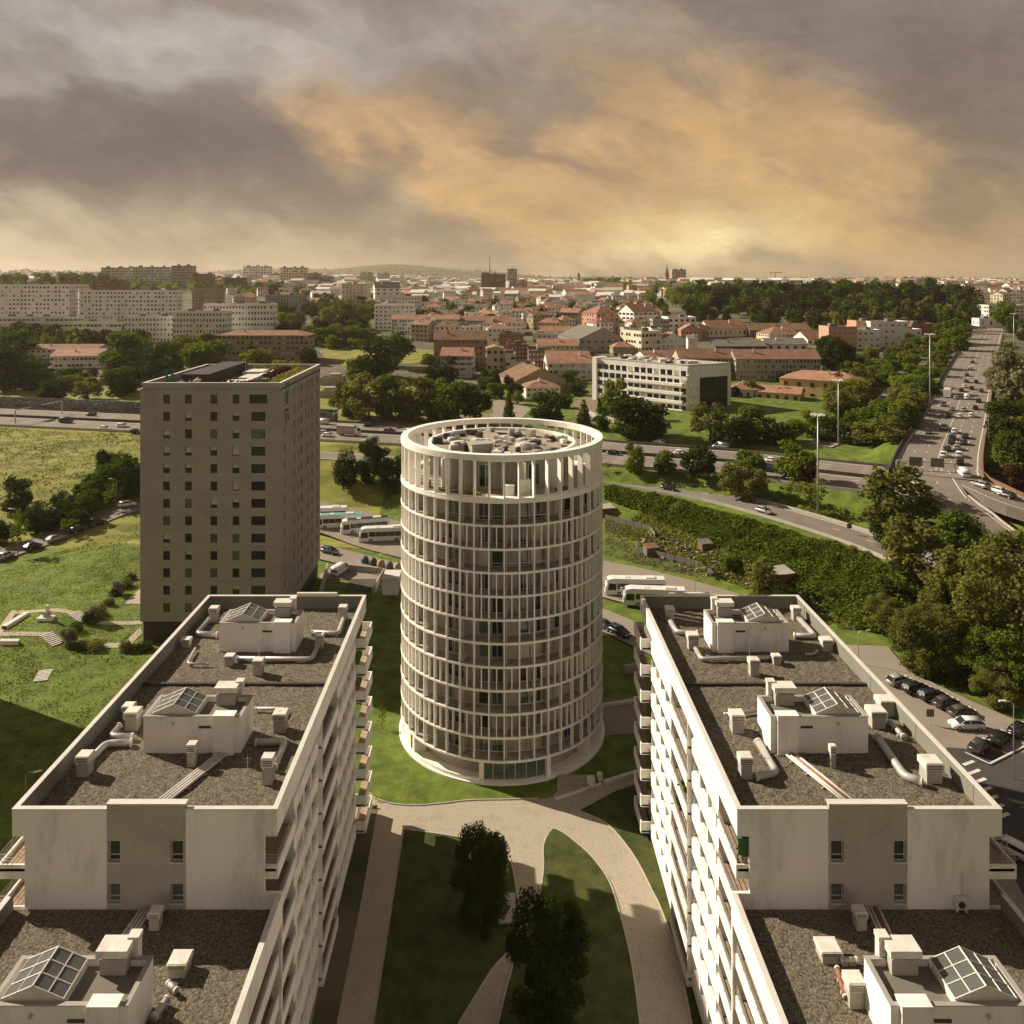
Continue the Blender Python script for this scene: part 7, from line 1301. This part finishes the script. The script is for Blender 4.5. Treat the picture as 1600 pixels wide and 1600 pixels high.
x = (904 - CX) / F * 2200; t = thing('church', 'small domed church tower left of the round clump of trees', 'church', (x, 2200, 46)); b = MB(); b.box(x - 4, x + 4, 2196, 2204, 40, 74); b.build('tower', WALLS['beige'], t); b = MB(); b.lathe(x, 2200, [(4.4, 74), (3.6, 79), (1, 82), (.2, 87)], 10); b.build('dome', m_gry, t)
x = (1211 - CX) / F * 2000; t = thing('tower_crane', 'thin tower crane on the skyline above the wood', 'crane', (x, 2000, 44)); b = MB(); b.tube([(x, 2000, 44), (x, 2000, 84)], .9, 4); b.build('mast', m_rust, t); b = MB(); b.tube([(x - 12, 2000, 81), (x + 18, 2000, 81)], .6, 4); b.tube([(x, 2000, 84), (x + 15, 2000, 81.3)], .2, 4); b.build('jib', m_rust, t); b = MB(); b.box(x - 12, x - 9, 1999, 2001, 78.5, 80.6); b.build('counterweight', m_gry, t)
# middle distance
pb('apartment_building', 'white apartment block with grey end at the left of the row houses', A_, 585, 646, 515, 478, 620, 18, wall='white', roof='gable', rmat='grey', win=(9, 6, .4, .35), ry=.08, balc=[(.02, .12)]); pb('apartment_building', 'grey white block behind the white one, left of the row houses', A_, 618, 656, 500, 464, 680, 20, wall='pale grey', win=(8, 6, .4, .35))
pb('row_block', 'long low row block with blue grey window bands and orange roof', A_, 612, 718, 522, 499, 600, 13, wall='pale grey', roof='gable', rmat='orange tiled', win=(26, 4, .55, .6), ry=.22); pb('row_block', 'right part of the long row block with red and orange roof', A_, 718, 802, 520, 501, 600, 13, wall='ochre', roof='gable', rmat='red tiled', win=(20, 4, .75, .5), ry=.22)
pb('apartment_building', 'brown apartment block with orange roof behind the white one', A_, 678, 762, 576, 531, 500, 15, wall='brown', roof='gable', rmat='brown tiled', win=(12, 5, .4, .35), ry=.3, a=.04); pb('apartment_building', 'white apartments with green balconies and orange roof before the brown block', A_, 688, 738, 590, 556, 462, 13, wall='pale grey', roof='gable', rmat='orange tiled', win=(5, 4, .85, .4), ry=.28, glass=m_glassg, a=-.1)
pb('apartment_building', 'narrow beige apartment house with brown window bays', A_, 760, 788, 592, 545, 455, 13, wall='beige', roof='gable', rmat='orange tiled', win=(3, 4, .5, .4), ry=.12, a=.03); pb('apartment_building', 'beige house with rounded balconies right of the narrow one', A_, 789, 806, 594, 555, 452, 12, wall='beige', win=(2, 4, .8, .45), a=.03); pb('apartment_building', 'lower pale house right of the rounded balconies', A_, 806, 836, 592, 571, 455, 11, wall='pale grey', win=(4, 2, .5, .5))
pb('apartment_building', 'dark brick apartments with white windows, left part', A_, 792, 826, 572, 540, 492, 14, wall='brick', win=(6, 5, .5, .45), glass=m_curtain); pb('apartment_building', 'dark brick apartments with big white windows, right part', A_, 826, 866, 582, 550, 480, 14, wall='brick', win=(7, 4, .6, .5), glass=m_curtain); pb('apartment_building', 'brown brick block with pale roof edge behind the dark brick apartments', A_, 780, 818, 545, 523, 545, 14, wall='brown', win=(6, 4, .4, .4))
pb('row_block', 'cream low block with orange roof right of the dark brick apartments', A_, 840, 904, 556, 540, 525, 13, wall='cream', roof='gable', rmat='orange tiled', win=(9, 2, .4, .35), ry=.26); pb('row_block', 'white low block with orange roof behind the cream one', A_, 845, 905, 528, 518, 580, 12, wall='white', roof='gable', rmat='orange tiled', win=(8, 2, .35, .35), ry=.26)
bld('terrace_house', 'grey gabled end house of the street of terraces', 'house', 905, 500, 30, 40, 17.5, 11, a=.25, wall='grey', roof='gable', rmat='grey', win=(7, 3, .4, .4), ry=.22); pb('house', 'house with pale gable and red roof right of the warehouse', 'house', 856, 925, 595, 568, 455, 20, wall='pale grey', roof='gable', rmat='orange tiled', win=(8, 3, .7, .4), ry=.25, glass=m_glassg, a=.05)
pb('house', 'house with brown red hip roof before the glass fronted one', 'house', 822, 876, 622, 606, 410, 15, wall='white', roof='hip', rmat='red tiled', win=(6, 2, .4, .3), ry=.2, a=.1)
t = bld('warehouse', 'warehouse with a big brown pitched roof behind the crown ring', 'warehouse', 806, 372, 24, 26, 12.5, 6.5, a=.3, wall='ochre', roof='gable', rmat='brown tiled', win=None, ry=.22)
bld('apartment_building', 'narrow pale slab house with window bands along the street', A_, 970, 505, 22, 13, 17.5, 16, a=-1.15, wall='cream', win=(8, 4, .7, .4)); bld('apartment_building', 'tall pale slab beside the narrow one with balcony rows', A_, 975, 512, 14, 10, 18, 16, a=.1, wall='beige', win=(4, 5, .5, .4))
pb('house', 'white house with salmon hip roof above the street', 'house', 990, 1037, 515, 488, 590, 18, wall='white', roof='gable', rmat='red tiled', win=(5, 4, .7, .45), ry=.3, a=.5, balc=[(.05, .95)]); pb('house', 'house with salmon roof at the top of the street', 'house', 932, 972, 518, 490, 600, 22, wall='pink', roof='hip', rmat='red tiled', win=(5, 4, .4, .4), ry=.3, a=.4)
pb('apartment_building', 'white flat block with balconies below the wood', A_, 1044, 1088, 522, 497, 575, 18, wall='white', win=(5, 3, .5, .45), a=.06); pb('apartment_building', 'grey low block left of the white flat one', A_, 1020, 1046, 522, 500, 575, 14, wall='grey', win=(5, 3, .4, .4)); pb('apartment_building', 'white tall house behind the long modern building', A_, 1018, 1034, 545, 515, 540, 16, wall='white', win=(3, 5, .4, .4)); pb('row_block', 'salmon roofed low block right of the white tall house', 'house', 1034, 1072, 545, 530, 545, 16, wall='white', roof='gable', rmat='red tiled', win=(6, 2, .3, .3), ry=.25); pb('row_block', 'orange roofed low block below the white flat one', 'house', 1064, 1096, 525, 516, 560, 16, wall='pink', roof='gable', rmat='orange tiled', win=(5, 1, .3, .3), ry=.3)
pb('house', 'white gabled house with orange roof behind the modern building', 'house', 1010, 1072, 572, 560, 490, 14, wall='white', roof='gable', rmat='orange tiled', win=(6, 2, .4, .4), ry=.25, a=.35)
pb('apartment_building', 'long block with red tiled roof, left half with balconies', A_, 1062, 1152, 592, 560, 460, 15, wall='beige', roof='gable', rmat='brown tiled', win=(14, 4, .7, .45), ry=.26, a=.03, balc=[(.05, .9)]); pb('apartment_building', 'long block with red tiled roof, right half', A_, 1150, 1282, 594, 561, 458, 14, wall='grey', roof='gable', rmat='red tiled', win=(24, 4, .55, .4), ry=.28)
pb('house', 'white gabled house with grey roof behind the long red roofed block', 'house', 1198, 1262, 548, 538, 520, 16, wall='white', roof='gable', rmat='grey', win=(5, 1, .4, .4), ry=.2); pb('house', 'cream house with tiled roof in front of the wood', 'house', 1262, 1312, 540, 530, 535, 16, wall='white', roof='gable', rmat='red tiled', win=(5, 1, .4, .4), ry=.3, a=.3); pb('house', 'cream house with pyramid roof in front of the wood', 'house', 1202, 1258, 536, 522, 550, 17, wall='cream', roof='hip', rmat='red tiled', win=(8, 2, .5, .4), ry=.25, a=.2)
pb('row_block', 'long grey roofed sheds behind the long red roofed block', 'house', 1118, 1198, 550, 541, 525, 14, wall='dark', roof='gable', rmat='grey', win=None, ry=.2); pb('row_block', 'long low houses with brown tiled roofs at the foot of the wood', 'house', 1172, 1266, 526, 516, 575, 16, wall='dark', roof='gable', rmat='brown tiled', win=None, ry=.28); pb('row_block', 'low houses with orange tiled roofs left at the foot of the wood', 'house', 1108, 1172, 527, 514, 575, 18, wall='cream', roof='gable', rmat='red tiled', win=(8, 1, .4, .4), ry=.3, a=.2)
pb('apartment_building', 'salmon pink flat roofed block left of the white ones', A_, 1295, 1339, 547, 512, 540, 16, wall='pink', win=(5, 4, .4, .35), glass=m_curtain); pb('apartment_building', 'white low block right of the salmon pink one', A_, 1339, 1376, 545, 517, 535, 14, wall='white', win=(4, 3, .35, .3)); pb('apartment_building', 'white stepped block in the middle behind the salmon one', A_, 1360, 1420, 542, 504, 550, 16, wall='white', win=(6, 4, .3, .3)); pb('apartment_building', 'salmon block at the back between the white ones', A_, 1338, 1364, 540, 503, 556, 14, wall='pink', win=None); pb('apartment_building', 'white low block with brick end at the right of the pink group', A_, 1404, 1440, 535, 516, 545, 12, wall='white', win=(4, 2, .3, .3)); pb('apartment_building', 'brick brown end block at the right of the pink group', A_, 1424, 1460, 532, 507, 560, 12, wall='brick', win=None)
t = bld('villa', 'yellow villa with a big orange hip roof', 'villa', 1218, 355, 32, 16, 13.2, 9.2, a=-.55, wall='yellow', roof='hip', rmat='orange tiled', win=(6, 2, .3, .4), ry=.2); bld('villa', 'low orange roofed wing in front of the yellow villa', 'villa', 1180, 348, 18, 9, 13, 4.6, a=-.55, wall='yellow', roof='gable', rmat='orange tiled', win=(5, 1, .4, .5), ry=.26); bld('villa', 'low cream house with orange roof left of the yellow villa', 'villa', 1142, 350, 14, 10, 13, 5.2, a=-.2, wall='cream', roof='hip', rmat='red tiled', win=(5, 1, .4, .5), ry=.28); bld('shed', 'long low pale roofed shed behind the yellow villa', 'shed', 1195, 400, 40, 10, 14, 4, a=.05, wall='beige', roof='gable', rmat='grey', win=None, ry=.1)
pb('apartment_building', 'pale apartment corner at the far end of the highway', A_, 1545, 1600, 508, 478, 700, 16, wall='pale grey', win=(8, 5, .6, .4)); pb('building', 'cream long wall like building beside the far end of the highway', 'building', 1485, 1530, 485, 466, 800, 14, wall='yellow', win=None); pb('building', 'low white and pink building closing the far end of the highway', 'building', 1530, 1580, 511, 499, 690, 10, wall='white', win=(4, 1, .2, .5))
pb('apartment_building', 'cream block standing among the trees left of the town', A_, 534, 574, 470, 444, 900, 22, wall='cream', win=(7, 7, .4, .4)); pb('apartment_building', 'low cream block behind the white long apartments', A_, 300, 340, 484, 452, 760, 20, wall='ochre', win=(8, 6, .4, .4), balc=[(.25, .4)]); pb('apartment_building', 'grey block with dark windows left of the park', A_, 415, 470, 480, 462, 780, 16, wall='grey', win=(12, 4, .4, .45))
pb('house', 'white gabled house with dark roofs above the white apartment block', 'house', 586, 626, 462, 450, 880, 16, wall='white', roof='gable', rmat='grey', win=(4, 2, .4, .4), ry=.4, a=.3); pb('house', 'pale pointed chimney house before the grey roofed sheds', 'house', 1075, 1090, 552, 530, 520, 5, wall='white', roof='gable', rmat='pale flat', win=None, ry=.5)
# the long white modern building
def modern():
    t = thing('modern_building', 'long white modern apartment building with balcony rows and a dark glass end', A_, (42, 330, 13)); A = Vector((42.0, 350, 0)); B_ = Vector((73.0, 320, 0)); C_ = Vector((93, 331, 0)); D_ = A + (C_ - B_); z0, z1 = 9.5, 30.8
    u = (B_ - A); L = u.length; u /= L; n = Vector((u.y, -u.x, 0)); v = (C_ - B_); L2 = v.length; v /= L2; n2 = Vector((v.y, -v.x, 0))
    b = MB(); q = [A, B_, C_, D_]; b.hexa([(p.x, p.y, z0) for p in q] + [(p.x, p.y, z1 - 3.6) for p in q], 0)
    p2 = [A + u * 1 - n * 1.2, B_ - u * .2 - n * 1.2, C_ - v * 1 - n * 1.2, D_]; b.hexa([(p.x, p.y, z1 - 3.6) for p in p2] + [(p.x, p.y, z1) for p in p2]); b.build('wall', m_white, t)
    b = MB(); e = A + n * .5 - u * 2.2; f = A + n * .5; g = A - n * 7; h = A - n * 7 - u * 2.2; b.hexa([(p.x, p.y, z0 - 2) for p in (e, f, g, h)] + [(p.x, p.y, z1 + .8) for p in (e, f, g, h)]); b.build('end_pier', m_white, t)
    b = MB(); b.hexa([(p.x, p.y, z1) for p in p2] + [(p.x, p.y, z1 + .5) for p in p2]); b.build('roof', m_gryl, t)
    rr = random.Random(3)
    for k in range(5):
        for i in range(14):
            z = z0 + 4 + k * 3.4; 
            if z + 1.8 > z1: continue
            p = A + u * (L * (i + .5) / 14) + n * .02; m = MB(); hw = L / 14 * .36; off = -1.18 if z > z1 - 3.6 else 0
            a_, c_ = p - u * hw + n * off, p + u * hw + n * off; m.hexa([tuple(a_ + Vector((0, 0, z))), tuple(c_ + Vector((0, 0, z))), tuple(c_ + n * .1 + Vector((0, 0, z))), tuple(a_ + n * .1 + Vector((0, 0, z)))][::-1] + [tuple(a_ + Vector((0, 0, z + 2))), tuple(c_ + Vector((0, 0, z + 2))), tuple(c_ + n * .1 + Vector((0, 0, z + 2))), tuple(a_ + n * .1 + Vector((0, 0, z + 2)))][::-1]); m.build('window', m_curtain if rr.random() < .25 else m_glass, t)
        if k < 4:
            z = z0 + 3.4 + k * 3.4; m = MB(); a_, c_ = A + u * (L * .34), B_ - u * 1.5; m.hexa([tuple(x + Vector((0, 0, zz))) for zz in (z, z + 1.1) for x in (a_, a_ + n * 1.4, c_ + n * 1.4, c_)]); m.build('balcony', m_concrete, t)
            m = MB(); a_, c_ = B_ + v * .8, B_ + v * 5; m.hexa([tuple(x + Vector((0, 0, zz))) for zz in (z, z + .9) for x in (a_, a_ + n2 * 1.2, c_ + n2 * 1.2, c_)]); m.build('balcony', m_concrete, t)
    m = MB(); a_, c_ = B_ + v * 6.5, C_ - v * 2.0; m.hexa([tuple(x + Vector((0, 0, zz))) for zz in (z0, z1 - 4.6) for x in (a_, a_ + n2 * .12, c_ + n2 * .12, c_)]); m.build('glass_wall', m_glass, t)
    for k in range(7):
        a_ = B_ + v * (L2 * (k + .3) / 7); m = MB(); m.hexa([tuple(x + Vector((0, 0, zz))) for zz in (z1 - 3.1, z1 - .8) for x in (a_ - n2 * .9, a_ - n2 * .6, a_ - n2 * .6 + v * 2.2, a_ - n2 * .9 + v * 2.2)]); m.build('window', m_glassg, t)
    for k in range(26):
        p = A + u * rr.uniform(2, L - 2) - n * rr.uniform(3, 16); s_ = rr.uniform(.5, 1.6); m = MB(); m.box(p.x - s_, p.x + s_, p.y - s_, p.y + s_, z1 + .4, z1 + rr.uniform(.9, 1.7)); m.box(p.x - s_ * .8, p.x + s_ * .8, p.y - s_ * .8, p.y + s_ * .8, z1 + 1.7, z1 + 1.76) if False else None; m.build('roof_unit', rr.choice([m_cap, m_gryl, m_dmetal]), t)
modern()
wall_px('building_site_wall', [(905, 640), (930, 652), (960, 660)], 1.5, .4, m_gryl, 'pale wall of the building yard left of the modern building', 13, 'wall'); patch('yard', [(770, 628), (800, 618), (830, 640), (800, 668), (770, 665)], m_lot, .1, drape=6); patch('yard', [(895, 630), (925, 612), (950, 640), (930, 662), (900, 650)], m_earth, .1, drape=6); patch('sand_court', [(560, 655), (770, 646), (770, 656), (560, 664)], m_earth, .1, drape=6); patch('park_meadow', [(498, 548), (560, 535), (610, 540), (680, 548), (670, 566), (600, 572), (560, 582), (510, 562)], m_field, .15, drape=8); patch('park_meadow', [(50, 522), (155, 520), (160, 534), (50, 540)], m_field, .2, drape=10)
for px, py, w_, lab in [(500, 600, 60, 'white roofed open shed right of the grey tower top'), (500, 622, 40, 'lower pale roofed shed right of the grey tower')]: pb('shed', lab, 'shed', px, px + w_ * .6, py, py - 8, 395 if py < 610 else 365, 8, wall='grey', roof='flat', rmat='pale flat', win=None)
# small town houses: row after row up the hill
q = random.Random(17)
wallw = ['white', 'white', 'white', 'white', 'cream', 'cream', 'beige', 'pale grey', 'pale grey', 'yellow', 'ochre']; roofw = ['orange tiled', 'red tiled', 'red tiled', 'brown tiled', 'orange tiled', 'brown tiled', 'grey']
def where(px, d):
    a = 'left of the park' if px < 470 else 'right of the park' if px < 740 else 'below the brick tower' if px < 850 else 'right of the brick tower' if px < 960 else 'left of the wood' if px < 1110 else 'behind the wood' if px < 1450 else 'by the highway end'
    return ('far' if d > 1100 else 'middle' if d > 780 else 'near') + ' town, ' + a
def house(px, d, big=False):
    x = (px - CX) / F * d; z0 = tzf(x, d); w_, dp = q.uniform(9, 17), q.uniform(9, 13); fl = q.choice([2, 2, 3, 3, 4] if d < 1000 else [2, 3, 3, 4, 5]); h = fl * 2.9; wl, rf = q.choice(wallw), q.choice(roofw); sh = q.choice(['gable', 'gable', 'hip', 'hip', 'flat'])
    if sh == 'flat': rf = q.choice(['grey', 'pale flat']); 
    bld('town_house', f'{wl} {["", "", "two", "three", "four", "five"][fl]}-storey house, {rf} {sh if sh != "flat" else ""} roof, {where(px, d)}'.replace('  ', ' ').replace('pale flat roof', 'flat pale roof'), 'house', px, d, w_, dp, z0 - .5, h, a=q.uniform(-.55, .55), wall=wl, roof=sh, rmat=rf, win=(max(2, int(w_ / 2.8)), fl, .42, .45) if d < 1150 else (max(2, int(w_ / 4)), fl, .5, .45), group='town houses on the hill', ry=q.uniform(.2, .34), seed=q.randrange(999), extras=d < 900, sides='fs')
def free(px, d):
    x = (px - CX) / F * d
    for a, b_ in placed:
        if abs(a - x) < 15 and abs(b_ - d) < 15: return False
    if not clear(x, d, 6): return False
    return True
n_h = 0; tries = 0
bands = [((640, 1010), (545, 640), 46), ((560, 1010), (640, 900), 100), ((480, 1060), (900, 1500), 110), ((1480, 1600), (700, 1300), 22), ((300, 480), (800, 1200), 16), ((905, 985), (480, 600), 14)]
for (pa, pc), (da, db), n in bands:
    k = 0; tries = 0
    while k < n and tries < n * 30:
        tries += 1; px, d = q.uniform(pa, pc), math.exp(q.uniform(math.log(da), math.log(db)))
        if 1005 < px < 1500 and d < 1000 or (px < 600 and d < 850): continue
        if free(px, d): house(px, d); k += 1
# the far town beyond: too small and too many to tell apart
def free2(x, d): return not any(abs(a - x) < 14 and abs(c - d) < 12 for a, c in placed) if d < 1600 else True
far_w = MB(); pal = [WALLS[k] for k in ('white', 'cream', 'beige', 'pale grey', 'pink')] + [m_red, m_brn, m_red2, m_gry]
for _ in range(3800):
    d = math.exp(q.uniform(math.log(950), math.log(4600))); px = q.uniform(-80, 1680)
    if px < 1500 and px > 990 and d < 1350 or px < 480 and d < 1300 or not free2((px - CX) / F * d, d): continue
    x = (px - CX) / F * d; z0 = tzf(x, d); w_, dp = q.uniform(10, 30), q.uniform(10, 16); h = q.choice([6, 8, 9, 12, 15]); a = q.uniform(-.5, .5); c, s_ = math.cos(a), math.sin(a); mi = q.choice((0, 0, 0, 1, 1, 2, 3, 3, 4)); ri = q.choice((5, 6, 7, 8, 0, 2, 3, 3))
    W = lambda p, r_, z: (x + c * p - s_ * r_, d + s_ * p + c * r_, z)
    far_w.hexa([W(0, 0, z0 - 3), W(w_, 0, z0 - 3), W(w_, dp, z0 - 3), W(0, dp, z0 - 3), W(0, 0, z0 + h), W(w_, 0, z0 + h), W(w_, dp, z0 + h), W(0, dp, z0 + h)], mi, (0,))
    r_ = dp * .25; far_w.quad(W(-.4, -.4, z0 + h), W(w_ + .4, -.4, z0 + h), W(w_ + .4, dp / 2, z0 + h + r_), W(-.4, dp / 2, z0 + h + r_), ri); far_w.quad(W(-.4, dp / 2, z0 + h + r_), W(w_ + .4, dp / 2, z0 + h + r_), W(w_ + .4, dp + .4, z0 + h), W(-.4, dp + .4, z0 + h), ri); far_w.poly([W(0, 0, z0 + h), W(0, dp, z0 + h), W(0, dp / 2, z0 + h + r_)], mi); far_w.poly([W(w_, 0, z0 + h), W(w_, dp, z0 + h), W(w_, dp / 2, z0 + h + r_)], mi)
tag(far_w.build('distant_town', pal), kind='stuff')
rg = np.random.default_rng(5); dd = np.exp(rg.uniform(np.log(1100), np.log(6000), 26000)); xx = rg.uniform(-.62, .66, 26000) * dd; kk = (np.sin(xx * .004 + 1) * np.sin(dd * .005) + rg.normal(scale=.5, size=26000)) > .25; xx, dd = xx[kk], dd[kk]
zz = tz(xx, dd) + rg.uniform(1, 9, len(xx)); nr = rg.normal(scale=.6, size=(len(xx), 3)); nr[:, 2] += .6; nr[:, 1] -= .5
tag(put('distant_woodland', quads_mesh('distant_woodland', np.stack([xx, dd, zz], 1), nr, 9 * rg.uniform(.6, 1.6, len(xx)), m_leafA, rg)), kind='stuff')
# neighbouring block whose shadow falls on the lawn at the lower left
bld('apartment_block', 'long white apartment block outside the left edge that shades the lawn', 'apartment block', CX - 106 / 95 * F, 95, 20, 37.5, 0, 26.4, wall='white', win=(8, 8, .5, .4))
bld('apartment_block', 'nearer white apartment block outside the left edge that shades the lawn', 'apartment block', CX - 108 / 30 * F, 30, 24, 60, 0, 26.4, wall='white', win=(8, 8, .5, .4))
# ------------------------------------------------------------------ the air: thin warm haze over the whole place
b = MB(); b.box(-5600, 5600, -1600, 7900, float(Z.min()) - 4, 205); o = b.build('haze', bpy.data.materials.new('haze')); hm = o.data.materials[0]; hm.use_nodes = True; t_ = hm.node_tree; t_.nodes.clear()
v_ = N(t_, 'ShaderNodeVolumePrincipled'); v_.inputs['Color'].default_value = (1.0, .86, .68, 1); v_.inputs['Density'].default_value = .000055; v_.inputs['Anisotropy'].default_value = .3; oo = N(t_, 'ShaderNodeOutputMaterial'); t_.links.new(v_.outputs[0], oo.inputs['Volume']); tag(o, kind='stuff')
